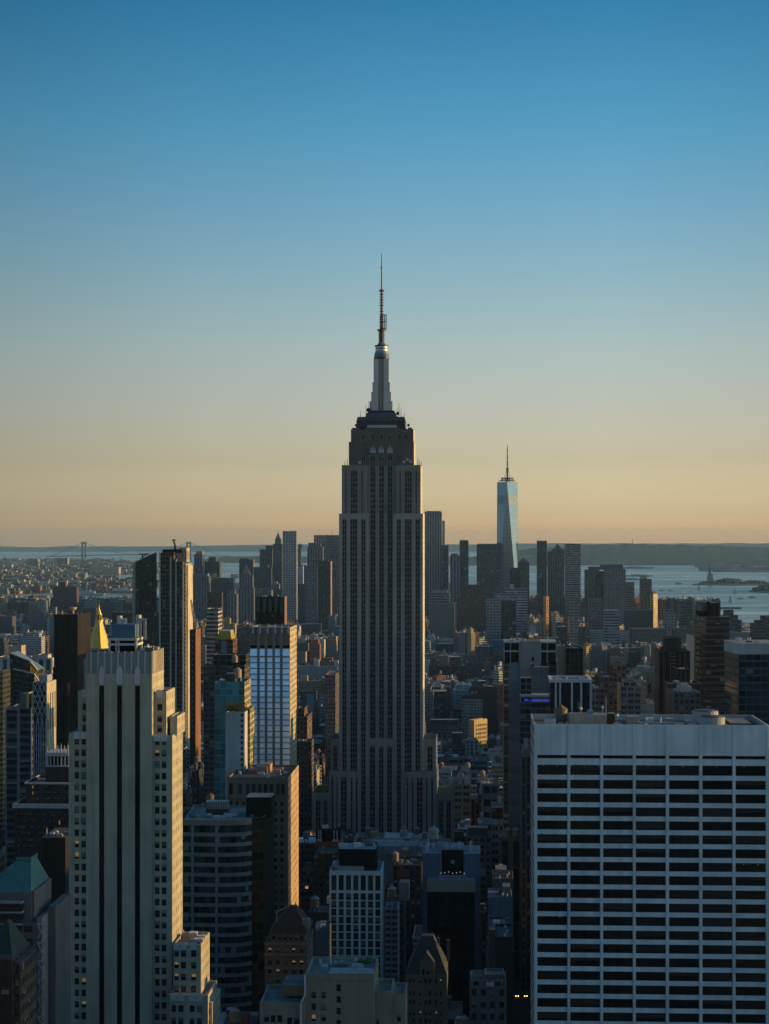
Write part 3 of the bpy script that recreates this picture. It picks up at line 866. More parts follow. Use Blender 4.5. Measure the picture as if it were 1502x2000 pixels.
# ------------------------------------------------------------------ near buildings, each modelled in full
CREAM = (0.45, 0.40, 0.30)
DARKP = ['window_glass', 'window_glass', 'window_glass', 'window_glass_pale', 'window_glass_warm']
SASHP = [('window_glass', None, 0, 'sash'), ('window_glass', None, 0, 'sash'), ('window_glass', 'blind', .45, 'sash'), ('window_glass', 'blind', .3, 'sash'), ('window_glass', 'curtain', .6, 'sash'),
         ('window_glass', None, 0, 'sash'), ('window_glass', 'blind', .4, 'sash'), ('window_glass', 'curtain', .5, 'sash'), ('window_glass', 'lit_room', .55, 'sash'), ('window_glass', None, 0, 'sash'),
         ('window_glass_pale', None, 0, 'sash'), ('window_glass', 'blind', .8, 'sash')]
def solid(m, a, b, y0, y1, z0, z1, mat, col=W1, side=None, sidecol=None, top='roof', topcol=(.15, .15, .15), pu=3.2, pv=3.75, front=True, rail=0.9):
    """block with its own front, side and parapet"""
    side, sidecol = side or mat, sidecol or col
    if front:
        m.wall((a, y0), (b, y0), z0, z1, mat, col, pu, pv)
    m.wall((b, y0), (b, y1), z0, z1, side, sidecol, pu, pv, 40)
    m.wall((b, y1), (a, y1), z0, z1, side, sidecol, pu, pv, 80)
    m.wall((a, y1), (a, y0), z0, z1, side, sidecol, pu, pv, 120)
    t = .45
    for p, q in (((a, y0), (b, y0 + t)), ((a, y1 - t), (b, y1)), ((a, y0 + t), (a + t, y1 - t)), ((b - t, y0 + t), (b, y1 - t))):
        m.face([(p[0], p[1], z1), (q[0], p[1], z1), (q[0], q[1], z1), (p[0], q[1], z1)], 'masonry', col)
    A, B, Y0, Y1, zr = a + t, b - t, y0 + t, y1 - t, z1 - rail
    m.face([(A, Y0, zr), (A, Y0, z1), (B, Y0, z1), (B, Y0, zr)], 'masonry', col)
    m.face([(A, Y1, zr), (B, Y1, zr), (B, Y1, z1), (A, Y1, z1)], 'masonry', col)
    m.face([(A, Y0, zr), (A, Y1, zr), (A, Y1, z1), (A, Y0, z1)], 'masonry', col)
    m.face([(B, Y0, zr), (B, Y0, z1), (B, Y1, z1), (B, Y1, zr)], 'masonry', col)
    m.face([(A, Y0, zr), (B, Y0, zr), (B, Y1, zr), (A, Y1, zr)], top, topcol)
def water_tank(root, x, y, z, r=1.9, h=3.6, wood=(.21, .145, .095), legs=2.6, cone='tank_cone'):
    m = MB()
    m.cyl(x, y, z + legs, z + legs + h, r, r * .97, 'painted', wood, 14)
    t = m.build('water_tank', root)
    k = MB()
    k.cyl(x, y, z + legs + h, z + legs + h + r * .75, r * 1.1, 0, cone, n=14)
    k.build('cone_roof', t)
    g = MB()
    for i in range(4):
        a = math.pi / 4 + i * math.pi / 2
        g.bar((x + r * .75 * math.cos(a), y + r * .75 * math.sin(a), z - .2), (x + r * .75 * math.cos(a), y + r * .75 * math.sin(a), z + legs), .16, 'dark_metal')
    g.box(x - r * .9, x + r * .9, y - r * .9, y + r * .9, z + legs - .3, z + legs, 'dark_metal', bottom=True)
    g.build('stand', t)
def roof_box(root, x0, x1, y0, y1, z0, h, col, mat='masonry', name='bulkhead'):
    m = MB()
    m.box(x0, x1, y0, y1, z0, z0 + h, mat, col, 'roof', (.22, .22, .22))
    return m.build(name, root)
def vents(root, x0, x1, y0, y1, z, n, seed):
    r = random.Random(seed)
    for _ in range(n):
        m = MB()
        x, y = r.uniform(x0, x1), r.uniform(y0, y1)
        if r.random() < .6:
            a, b, h = r.uniform(.6, 1.8), r.uniform(.6, 1.5), r.uniform(.7, 1.7)
            m.box(x - a, x + a, y - b, y + b, z, z + h, 'painted', r.choice(((.5, .5, .5), (.3, .31, .32), (.62, .62, .6), (.12, .12, .13))))
            m.build('air_unit', root)
        else:
            m.cyl(x, y, z, z + r.uniform(.8, 2), .35, .35, 'painted', (.45, .45, .45), 8)
            m.build('vent_pipe', root)

# ---- cream tower with three black window strips
def cream_tower():
    D = 600.0
    st = Site(D, 168, 298)
    X, Z = st.x, st.z
    root = empty('office_tower', st.loc, YAW, 'cream stone tower with three tall black window strips and sunlit golden side', 'tower')
    claim(131, 436, 2100, D, 26)
    m, panes = MB(), []
    L = X(297.5) - X(167.5)
    deep = []
    us = [(X(a) - X(167.5), X(b) - X(167.5)) for a, b in ((193, 203.2), (228.2, 238.4), (263.6, 273.8))]
    m.holes((X(167.5), 0), (1, 0), L, 0, Z(1317), us, [(0, Z(1337))], .5, 'cream_stone', panes=deep)
    S_ = dict(side='cream_side', sidecol=CREAM)
    solid(m, X(167.5), X(297.5), 0, 22, 0, Z(1317), 'cream_stone', CREAM, front=False, **S_)
    strips = MB()
    fl = [k * 3.76 for k in range(1, 52)]
    for q in deep:                                    # black glass with thin dark metal bands at the floors
        strips.face([(q[0][0], .45, 0), (q[1][0], .45, 0), (q[1][0], .45, q[2][2]), (q[0][0], .45, q[2][2])], 'slab_glass')
        for z in fl:
            strips.box(q[0][0] + .05, q[1][0] - .05, .38, .44, z, z + .9, 'black_panel')
        cx = (q[0][0] + q[1][0]) / 2
        w_ = q[1][0] - q[0][0]
        strips.frustum(q[0][0], q[1][0], .1, .4, q[2][2] - .4, cx - w_ * .22, cx + w_ * .22, .1, .4, q[2][2] + 1.2, 'cream_stone')
    # both shoulders with their windows
    def wing(x0, x1, yt, y0, y1, cols, yrows, tall=False):
        a, b = X(x0), X(x1)
        us = [(X(p) - a, X(q) - a) for p, q in cols]
        vs = [(Z(y + 6.6), Z(y - 6.6)) for y in reversed(yrows)]
        m.holes((a, y0), (1, 0), b - a, 0, Z(yt), us, vs, .45, 'cream_stone', panes=panes)
        solid(m, a, b, y0, y1, 0, Z(yt), 'cream_stone', CREAM, front=False, **S_)
        for p, q in cols:
            m.box(X(p) - .2, X(q) + .2, y0 - .12, y0, Z(yt) - 1.9, Z(yt) + .5, 'painted', (.60, .60, .58))
    rows = [1449 + 22.42 * i for i in range(25)]
    wing(131.7, 167.4, 1433, 1.2, 23, [(143, 152), (156.6, 166)], rows)
    wing(147, 167.4, 1352, 3.4, 21, [(156, 166)], [1383, 1405.5, 1425])
    wing(297.6, 336, 1437, 1.2, 22, [(301.5, 311), (315, 324.6)], rows)
    wing(297.6, 322, 1352, 3.4, 20.5, [(304, 314)], [1383, 1405.5, 1425])
    solid(m, X(327), X(341), 6, 22, Z(1440), Z(1402), 'cream_stone', CREAM, **S_)
    solid(m, X(153), X(162), 8, 18, Z(1360), Z(1290), 'cream_stone', (.42, .36, .27), **S_)
    solid(m, X(161), X(167.4), 5, 19, Z(1360), Z(1284), 'cream_stone', CREAM, **S_)
    wing(341.5, 395.5, 1840, -2.0, 17, [(343, 352), (356, 366), (376, 386)], [1858, 1881, 1904, 1927])
    wing(337, 412, 1934, -5.0, 15, [(340.5, 349.5), (354, 364), (376, 385.5), (390, 400)], [1961, 1985, 2008, 2031])
    solid(m, X(412), X(418), -3, 16, 0, Z(1951), 'cream_stone', CREAM, **S_)
    m.build('wall', root)
    strips.build('window_strip', root)
    panes_out(panes, root, SASHP)
    # fluted crown
    c = MB()
    c.box(X(169.5), X(296), .7, 21, Z(1317), Z(1274), 'painted', (.30, .31, .28), 'roof', (.12, .12, .12))
    for i in range(10):
        x = X(176.5 + i * 13.3)
        c.box(x - .22, x + .22, .35, .7, Z(1316), Z(1272.5), 'painted', (.52, .52, .49))
        y = 1.5 + i * 2.1
        c.box(X(296), X(296) + .35, y, y + 1.0, Z(1316), Z(1272.5), 'cream_stone')
    c.box(X(168.5), X(297), .45, .8, Z(1318.5), Z(1316), 'painted', (.50, .49, .46))
    c.build('crown', root)
    for p, wd in ((198, 5), (233.3, 6), (268.7, 5)):
        o = MB()
        o.frustum(X(p - wd), X(p + wd), -.15, .5, Z(1337), X(p - wd), X(p + wd), -.15, .5, Z(1309), 'painted', (.55, .56, .56))
        o.frustum(X(p - wd), X(p + wd), -.15, .5, Z(1309), X(p - 1), X(p + 1), .1, .5, Z(1301), 'painted', (.55, .56, .56))
        o.build('finial_panel', root)
    z = Z(1273)
    fr = MB()
    for x in (209, 261.5):
        for y in (4, 13):
            fr.bar((X(x), y, z - 1), (X(x), y, Z(1249)), .32, 'steel_white')
    for ya in (1250, 1260):
        fr.bar((X(206), 4, Z(ya)), (X(263), 4, Z(ya)), .38, 'steel_white')
        fr.bar((X(262), 4, Z(ya)), (X(262), 14, Z(ya)), .38, 'steel_white')
    for x in (222, 227):
        fr.bar((X(x), 3.9, z - 1), (X(x), 3.9, Z(1251)), .2, 'steel_white')
    fr.build('plant_frame', root)
    b = MB()
    b.box(X(210), X(260), 5, 12.5, z - 1, Z(1251), 'black_panel')
    b.build('plant_base', root)
    b = MB()
    b.box(X(212.5), X(259), 4.6, 12.5, Z(1247), Z(1221), 'painted', (.085, .155, .235))
    b.build('cooling_tower', root)
    b = MB()
    for x in (265, 274.5):
        b.bar((X(x), 8, Z(1252)), (X(x), 8, Z(1211)), .42, 'aluminium')
    b.bar((X(262), 8, Z(1212)), (X(275), 8, Z(1212)), .42, 'aluminium')
    b.build('pipe', root)
    for x, h in ((223, 9), (261, 10), (233, 6)):
        b = MB()
        b.cyl(X(x), 9, Z(1221), Z(1221) + h * .3, .9, .9, 'steel_white', n=10)
        b.build('fan', root)
    b = MB()
    b.bar((X(292), 6, z), (X(292), 6, Z(1236)), .15, 'dark_metal')
    b.build('aerial', root)
    vents(root, X(268), X(293), 3, 18, z, 9, 4)
    vents(root, X(343), X(392), 0, 15, Z(1844), 8, 6)
cream_tower()

# ---- white slab block with black window bays
def white_slab():
    D = 520.0
    st = Site(D, 1043, 1500)
    X, Z = st.x, st.z
    root = empty('office_block', st.loc, math.radians(-2.8), 'large white stone office slab with seven bays of black windows and flat roof', 'office block')
    claim(1030, 1560, 2100, D, 32)
    dep = 31.0
    bays = [(1050.1, 1108.6), (1114.3, 1172.5), (1178.5, 1236), (1242, 1300), (1306.5, 1364.6), (1371.3, 1429), (1435.5, 1493.6)]
    rows = [(1494.7, 1514.4)] + [(1523.8 + 26.75 * i, 1541.2 + 26.75 * i) for i in range(34)]
    rows = [r for r in rows if Z(r[1]) > 3]
    m, panes, slots = MB(), [], []
    a = X(1043.5)
    us = [(X(p) - a, X(q) - a) for p, q in bays]
    vs = [(Z(q), Z(p)) for p, q in reversed(rows)]
    zt = Z(1415.5)
    m.holes((a, 0), (1, 0), X(1500) - a, 0, Z(1482.5), us, vs, .14, 'travertine', panes=panes)
    m.holes((a, 0), (1, 0), X(1500) - a, Z(1482.5), Z(1475), us, [(Z(1482.4), Z(1475.6))], 1.2, 'travertine', panes=slots)
    m.holes((a, 0), (1, 0), X(1500) - a, Z(1475), zt, [], [], 0, 'travertine')
    solid(m, a, X(1500), 0, dep, 0, zt, 'travertine', (.50, .49, .49), side='slab_side', sidecol=(.50, .49, .49), front=False, topcol=(.065, .07, .075), rail=1.8, pu=9, pv=3.89)
    edges = [1043.5] + [x for b in bays for x in b] + [1500]
    for i in range(0, len(edges), 2):                 # piers stand a little proud of the panels, with a dark seam each side
        p, q = X(edges[i]), X(edges[i + 1])
        m.box(p + .16, q - .16, -.3, 0, 0, zt - .1, 'travertine', bottom=True)
    m.build('wall', root)
    sl = MB()
    for q in slots:
        sl.face(list(q), 'black_panel')
    sl.build('vent_slot', root)['kind'] = 'stuff'
    panes_out(panes, root, ['slab_glass', 'slab_glass', 'slab_glass', 'slab_glass', 'slab_dim', ('slab_glass', 'slab_blind', .5), ('slab_glass', 'slab_blind', .9)])
    for px, py in ((1062, 1496.5), (1089, 1496.7), (1115.5, 1496.3), (1142, 1496.4), (1169, 1496.6), (1266, 1496.2), (1371, 1496.6), (1398, 1496.3), (1452, 1496.5), (1451, 1687), (1478.5, 1687.3), (1094, 1793), (1333, 1497)):
        k = MB()
        k.box(X(px) - .07, X(px) + .07, .06, .13, Z(py) - .07, Z(py) + .07, 'lit_white')
        k.build('ceiling_light', root)
    z = zt - 1.8
    water_tank(root, X(1101), 16, z + .2, 2.0, 3.2, (.17, .13, .10), 1.2, 'tank_wood')
    roof_box(root, X(1117), X(1190), 9, 17, z, 3.6, (.36, .32, .27))
    roof_box(root, X(1067), X(1089), 8, 13, z, 2.6, (.58, .60, .62), name='air_unit')
    roof_box(root, X(1089), X(1116), 7, 10, z, .8, (.35, .45, .55), name='skylight')
    roof_box(root, X(1232), X(1252), 9, 14, z, 3.2, (.34, .30, .25))
    roof_box(root, X(1254), X(1338), 8, 22, z, .5, (.09, .11, .13), 'painted', 'roof_pad')
    for x, r, h, y in ((1400, 3.8, 3.0, 12), (1392, 3.8, 4.2, 18)):
        k = MB()
        k.cyl(X(x), y, z, z + h, r, r, 'painted', (.34, .36, .37), 20)
        k.cyl(X(x), y, z + h, z + h + .3, r * .8, r * .8, 'dark_metal', n=20)
        k.build('cooling_tower', root)
    roof_box(root, X(1372), X(1428), 6, 24, z, 1.0, (.10, .11, .11), 'painted', 'plant_platform')
    roof_box(root, X(1436), X(1478), 10, 26, z, 1.3, (.04, .04, .045), 'painted', 'plant_platform')
    for x, h in ((1139.5, 5.0), (1183, 5.4), (1190, 9), (1212, 3)):
        k = MB()
        k.bar((X(x), 12, z), (X(x), 12, z + h), .13, 'steel_white')
        if h < 6:
            k.cyl(X(x), 12, z + h, z + h + .7, .55, .3, 'steel_white', n=8)
        k.build('aerial', root)
    roof_box(root, X(1154), X(1164), 11, 14, z + 3.6, 1.2, (.08, .28, .36), 'painted', 'air_unit')
    roof_box(root, X(1195), X(1210), 16, 20, z, 3.4, (.03, .03, .03), 'painted', 'bulkhead')
    rail = MB()
    for y in (dep - 1.0,):
        rail.bar((X(1052), y, zt + .9), (X(1492), y, zt + .9), .06, 'dark_metal')
        for i in range(30):
            x = X(1052) + (X(1492) - X(1052)) * i / 29
            rail.bar((x, y, zt), (x, y, zt + .9), .05, 'dark_metal')
    rail.build('railing', root)
    vents(root, X(1195), X(1370), 5, 26, z, 14, 5)
white_slab()

# ---- banded block with a rounded front
def banded_block():
    D = 765.0
    st = Site(D, 357, 533)
    X, Z = st.x, st.z
    root = empty('office_block', st.loc, YAW, 'dark teal glass office block with grey ribbon bands and rounded corner', 'office block')
    claim(350, 536, 1990, D, 45)
    zt = Z(1602)
    cur = [(X(357), 0), (X(400), -.6), (X(440), -.6), (X(462), .2), (X(478), 2.0), (X(489), 4.6)]
    poly = cur + [(X(490), 6.0), (X(511), 9.0), (X(512), 44), (X(345), 44)]
    m = MB()
    m.parapet([(p[0], p[1] + .5) for p in poly], 0, zt, 'black_panel', W1, 'roof', (.20, .21, .22), 1.0, .5, rim='concrete')
    m.build('core', root)
    n = 0
    z = zt - 5.2
    k = MB()
    k.prism(cur + [(X(489), 5.5), (X(357), 5.5)], zt - 2.2, zt + .05, 'concrete', W1, bottom=True)
    k.build('band', root)
    while z > 0:
        g = MB()
        for i in range(len(cur) - 1):
            L = math.dist(cur[i], cur[i + 1])
            b = max(1, round(L / 2.2))
            g.face([(cur[i][0], cur[i][1] + .35, z), (cur[i + 1][0], cur[i + 1][1] + .35, z), (cur[i + 1][0], cur[i + 1][1] + .35, z + 2.6), (cur[i][0], cur[i][1] + .35, z + 2.6)],
                   'ribbon_glass', (.03, .036, .036), [(i * 20 + n * 7, n), (i * 20 + b + n * 7, n), (i * 20 + b + n * 7, n + 1), (i * 20 + n * 7, n + 1)])
        g.build('window_band', root)
        k = MB()
        k.prism(cur + [(X(489), 5.2), (X(357), 5.2)], z - 1.6, z - .02, 'concrete', W1, bottom=True)
        k.build('band', root)
        for px in (375.5, 423):
            pass
        z -= 4.2
        n += 1
    c = MB()
    for px in (375.5, 423):
        c.box(X(px) - .5, X(px) + .5, -.42, .0, 0, zt - 2.3, 'painted', (.20, .27, .28))
    c.build('column', root)
    g = MB()                                          # bronze corner glass and the blank dark flank
    g.wall((X(490.2), 6.2), (X(510.8), 9.2), 0, zt - 1.4, 'bronze_glass', (.05, .035, .02), 2.4, 4.2)
    g.build('corner_glass', root)
    roof_box(root, X(471), X(522), 16, 30, zt - 1, 8.4, (.018, .016, .016), 'black_panel', 'lift_house')
    u = MB()
    u.box(X(386), X(431), 22, 27, zt - 1, zt + 1.4, 'dark_metal')
    u.box(X(386), X(431), 22, 27, zt + 1.4, zt + 4.6, 'aluminium')
    for i in range(9):
        u.box(X(388 + i * 4.8), X(388 + i * 4.8) + .25, 21.8, 22, zt + 1.5, zt + 4.5, 'dark_metal')
    u.build('cooling_tower', root)
    vents(root, X(360), X(465), 6, 20, zt - 1, 12, 8)
    roof_box(root, X(482), X(488), 12.5, 14, zt - 1, 1.2, (.03, .10, .4), 'painted', 'air_unit')
    water_tank(root, X(387), 34, zt - 1, 1.6, 3.0, (.25, .17, .10), 3.5, 'tank_wood')
banded_block()

# ---- brown stone office with a sunlit end wall
def brown_office():
    D = 860.0
    st = Site(D, 443, 563)
    X, Z = st.x, st.z
    root = empty('office_building', st.loc, YAW, 'brown stone office building with tall top storey windows and orange sunlit end wall', 'office building')
    claim(440, 590, 1790, D, 50)
    m, panes = MB(), []
    a = X(443.5)
    zt = Z(1519)
    us = [(X(x) - a, X(x + 7.5) - a) for x in (447, 465, 480, 491.5, 503.5, 515, 527, 539, 549)]
    m.holes((a, 0), (1, 0), X(563) - a, Z(1560), zt, us, [(Z(1552), Z(1531))], .6, 'brown_stone', panes=panes)
    us2 = [(X(447 + 12.6 * i) - a, X(453 + 12.6 * i) - a) for i in range(9)]
    vs2 = [(Z(y + 5), Z(y - 4)) for y in reversed([1569 + 15.6 * i for i in range(26)])]
    m.holes((a, 0), (1, 0), X(563) - a, 0, Z(1560), us2, vs2, .5, 'brown_stone', panes=panes)
    m.box(a - .3, X(563) + .3, -.5, 0, Z(1560), Z(1557.5), 'brown_stone', bottom=True)
    solid(m, a, X(563), 0, 50, 0, zt, 'brown_stone', (.22, .165, .115), side='sunlit_end', sidecol=(.47, .33, .20), front=False, topcol=(.06, .06, .06), pu=6.2, pv=3.75)  # end wall paler and warmer than the front, sunlight put into its colour
    m.build('wall', root)
    panes_out(panes, root, DARKP)
    roof_box(root, X(489), X(511), 22, 40, zt - 1, 3.4, (.26, .22, .19))
    roof_box(root, X(511), X(516), 24, 34, zt - 1, 4.2, (.42, .25, .12))
    vents(root, X(452), X(556), 4, 44, zt - 1, 14, 9)
    b = MB()
    b.bar((X(458), 30, zt), (X(458), 30, zt + 5), .12, 'dark_metal')
    b.build('aerial', root)
brown_office()

# ---- tower with bright blue windows
def blue_window_tower():
    D = 1000.0
    st = Site(D, 487, 566)
    X, Z = st.x, st.z
    root = empty('hotel_tower', st.loc, YAW, 'grey tower with rows of bright blue reflecting windows and golden sunlit side', 'tower')
    claim(484, 584, 1505, D, 40)
    m, panes = MB(), []
    a = X(487)
    zt = Z(1226)
    us = [(X(p) - a, X(q) - a) for p, q in ((488, 502), (507, 517), (522, 532), (537, 546.5), (552, 566))]
    rows = [(1267, 1281)] + [(1284 + 11.17 * i, 1293.4 + 11.17 * i) for i in range(40)]
    vs = [(Z(q), Z(p)) for p, q in reversed(rows) if Z(q) > 2]
    m.holes((a, 0), (1, 0), X(566.5) - a, 0, Z(1266), us, vs, .7, 'warm_grey', panes=panes)
    m.holes((a, 0), (1, 0), X(566.5) - a, Z(1266), Z(1260), us, [(Z(1265.9), Z(1260.2))], 1.0, 'warm_grey', back='black_panel')
    m.holes((a, 0), (1, 0), X(566.5) - a, Z(1260), zt, us, [(Z(1259.9), zt - .1)], .35, 'warm_grey', back='brown_stone')
    solid(m, a, X(566.5), 0, 37, 0, zt, 'warm_grey', (.25, .22, .19), side='sunlit_grid', sidecol=(.52, .42, .28), front=False, topcol=(.2, .2, .2), pu=3.0, pv=3.12)  # side far paler than the grey front, sunlight put into its colour
    m.build('wall', root)
    tilted = []
    for q in panes:                                   # the glazing leans back and mirrors the sky
        h = q[2][2] - q[0][2]
        sh = h * math.tan(math.radians(9.5))
        tilted.append(((q[0][0], q[0][1] - sh, q[0][2]), (q[1][0], q[1][1] - sh, q[1][2]), q[2], q[3]))
    panes_out(tilted, root, ['sky_pane', 'sky_pane', 'sky_pane_deep'])
    tr = MB()
    for x in (494, 508, 523, 538, 551, 563):
        tr.frustum(X(x) - .5, X(x) + .5, -.2, .3, zt - 3, X(x) - .15, X(x) + .15, 0, .2, zt + 2.2, 'steel_white')
    tr.box(X(487), X(566.5), .4, .8, zt, zt + .6, 'painted', (.45, .42, .38))
    tr.build('parapet_fins', root)
    vents(root, X(490), X(562), 3, 20, zt - 1, 10, 11)
def sky_pane(name, col, rough):
    plain(name, col, rough, 0.92, weather=0)
sky_pane('sky_pane', (0.92, 0.92, 1.0), 0.30)
sky_pane('sky_pane_deep', (0.70, 0.76, 0.95), 0.30)
blue_window_tower()

# ---- slim white lattice tower in the middle
def white_lattice():
    D = 755.0
    st = Site(D, 643, 743)
    X, Z = st.x, st.z
    root = empty('apartment_tower', st.loc, YAW, 'slim white framed tower with a square grid of dark windows and black roof box', 'tower')
    claim(640, 756, 1950, D, 26)
    m, panes = MB(), []
    a = X(643)
    zt = Z(1701)
    us = [(X(646.9 + 14.36 * i) - a, X(656.9 + 14.36 * i) - a) for i in range(7)]
    rows = [(1709.5, 1739.5)] + [(1744.6 + 15.42 * i, 1758.2 + 15.42 * i) for i in range(60)]
    vs = [(Z(q), Z(p)) for p, q in reversed(rows) if Z(q) > 2]
    m.holes((a, 0), (1, 0), X(743.5) - a, 0, zt, us, vs, .7, 'white_frame', panes=panes)
    solid(m, a, X(743.5), 0, 24, 0, zt, 'white_frame', (.6, .6, .6), front=False, topcol=(.38, .39, .40), rail=1.6, side='white_frame')
    m.build('frame', root)
    panes_out(panes, root, ['window_glass', 'window_glass', 'window_glass_warm', 'window_glass_pale', 'teal_pane', ('window_glass', 'curtain', .9)])
    k = MB()
    k.box(X(660), X(733), 4.5, 19, zt - 1.6, Z(1660) - .4, 'black_panel', W1, 'roof', (.3, .32, .34))
    k.build('plant_house', root)
    k = MB()
    for i in range(24):
        x = X(660) + i * .56
        if x < X(708) or x > X(722):
            k.box(x, x + .4, 4.2, 4.45, zt - 1.4, zt + 1.2, 'painted', (.42, .42, .41))
    k.build('louvre_screen', root)
    z = Z(1660) - .4
    vents(root, X(664), X(729), 6, 17, z, 9, 12)
white_lattice()

# ---- slate blue building with a dark recessed front
def slate_blue():
    D = 765.0
    st = Site(D, 824, 938)
    X, Z = st.x, st.z
    root = empty('hotel_tower', st.loc, YAW, 'slate blue tower with a tall black glass front below a lit roof terrace', 'tower')
    claim(820, 942, 1990, D, 34)
    m = MB()
    zt = Z(1674)
    C = (.12, .15, .22)
    a, b, c, d = X(824), X(862), X(905), X(938)
    m.box(a, b, 9, 30, 0, zt, 'masonry', C, 'roof', (.25, .27, .3))
    m.box(c, d, 9, 30, 0, zt, 'masonry', C, 'roof', (.25, .27, .3))
    m.box(b, c, 10.5, 29, 0, Z(1668), 'black_panel', W1, 'roof', (.25, .27, .3))
    m.build('wall', root)
    f_ = MB()
    f_.box(X(833.5), X(928), 0, 8.9, Z(1742), Z(1720), 'concrete', W1, 'roof', (.2, .2, .2), bottom=True)
    f_.build('terrace_front', root)
    f_ = MB()
    f_.box(X(834.5), X(927), .6, 8.9, 0, Z(1742) - .05, 'black_front', (.01, .01, .011), pu=2.6, pv=3.6)
    f_.build('black_glass_front', root)
    f_ = MB()
    f_.box(X(856), X(912), 1.2, 1.4, Z(1720) - .05, Z(1710), 'painted', (.24, .22, .30))
    f_.build('terrace_screen', root)
    for i in range(7):
        l = MB()
        x = X(861 + i * 7.6)
        z = Z(1708 - (i % 3) * 1.2)
        l.cyl(x, 1.8, z, z + .35, .16, .16, 'lit_white', n=6)
        l.bar((x, 1.8, Z(1720)), (x, 1.8, z), .04, 'dark_metal')
        l.build('terrace_lamp', root)
    w_ = MB()
    w_.box(X(880), X(887), 10.3, 10.5, Z(1696), Z(1688), 'blind')
    w_.build('window', root)
    z = zt
    for x, h in ((829, 3.6), (868, 2.4), (880, 1.8), (893, 2.4), (916, 4)):
        roof_box(root, X(x), X(x + 6), 14, 18, z if not 862 < x < 905 else Z(1668), h, (.45, .52, .56), name='air_unit')
    water_tank(root, X(844), 24, zt - .5, 2.2, 4.0, (.30, .27, .25), 4.2)
slate_blue()

# ---- pale brick block with a white drain pipe, in front
def pale_brick():
    D = 470.0
    st = Site(D, 508, 735)
    X, Z = st.x, st.z
    root = empty('brick_building', st.loc, YAW, 'pale brick building with blank wall, small windows and a bent white pipe', 'building')
    claim(505, 792, 2100, D, 24)
    PB = (.27, .255, .205)
    m, panes = MB(), []
    def block(x0, x1, yt, y0, y1, wins, col=PB):
        a = X(x0)
        us = sorted(set((round(X(w[0]) - a, 3), round(X(w[0] + w[2]) - a, 3)) for w in wins))
        byx = {}
        for w in wins:
            byx.setdefault((round(X(w[0]) - a, 3), round(X(w[0] + w[2]) - a, 3)), []).append((Z(w[1] + w[3]), Z(w[1])))
        e = 0.0
        for u in us:
            m.holes((a + e, y0), (1, 0), u[0] - e, 0, Z(yt), [], [], 0, 'pale_brick')
            m.holes((a + u[0], y0), (1, 0), u[1] - u[0], 0, Z(yt), [(0, u[1] - u[0])], sorted(byx[u]), .4, 'pale_brick', panes=panes)
            e = u[1]
        m.holes((a + e, y0), (1, 0), X(x1) - a - e, 0, Z(yt), [], [], 0, 'pale_brick')
        solid(m, a, X(x1), y0, y1, 0, Z(yt), 'pale_brick', col, front=False, topcol=(.22, .21, .20))
    w = []
    for y in (1937, 1960, 1982, 2005, 2028):
        w += [(608, y, 9, 13), (627.5, y, 9, 13)]
    w += [(657, 1922, 9, 14), (657, 1945.5, 9, 13), (657, 1968, 9, 13), (657, 1992, 9, 13)]
    block(596, 731, 1903, 0, 20, w)
    block(508, 595.8, 1957, -1.5, 18, [(516.5, 1981, 10, 14), (529, 1981, 10, 14), (542, 1981, 10, 14), (562, 1985, 10, 14), (575, 1985, 10, 14)])
    block(731.2, 765, 1938, 2, 16, [(734, 1993, 6, 14)])
    block(765.2, 791, 1946, 3, 16, [(774, 1985, 8, 14)], (.22, .20, .17))
    m.build('wall', root)
    panes_out(panes, root, SASHP)
    b = MB()
    b.box(X(642), X(729), -.35, 6, Z(1913) , Z(1903) + .4, 'pale_brick', W1, 'roof', (.34, .35, .37), bottom=True)
    b.build('roof_ledge', root)
    p = MB()
    pts = [(597, 1901), (597, 1940), (589, 1957), (589, 2060)]
    for q, r_ in zip(pts, pts[1:]):
        p.bar((X(q[0]), -1.9, Z(q[1])), (X(r_[0]), -1.9, Z(r_[1])), .22, 'steel_white')
    p.build('drain_pipe', root)
    rb = MB()
    rb.box(X(545), X(594), 6, 17, Z(1957), Z(1936), 'masonry', (.30, .17, .10), 'roof', (.2, .2, .2))
    rb.build('roof_house', root)
    g = MB()
    for i in range(150):
        x, y, z = rnd.gauss(X(708), 1.1), rnd.gauss(11, 1), Z(1902) + abs(rnd.gauss(0, .7))
        s_ = rnd.uniform(.15, .35)
        g.face([(x - s_, y, z), (x + s_, y + s_, z), (x, y, z + s_ * 1.5)], 'leaf', (.03, .08, .03))
    g.build('roof_shrub', root)
    vents(root, X(605), X(725), 8, 18, Z(1903) - .9, 8, 13)
pale_brick()

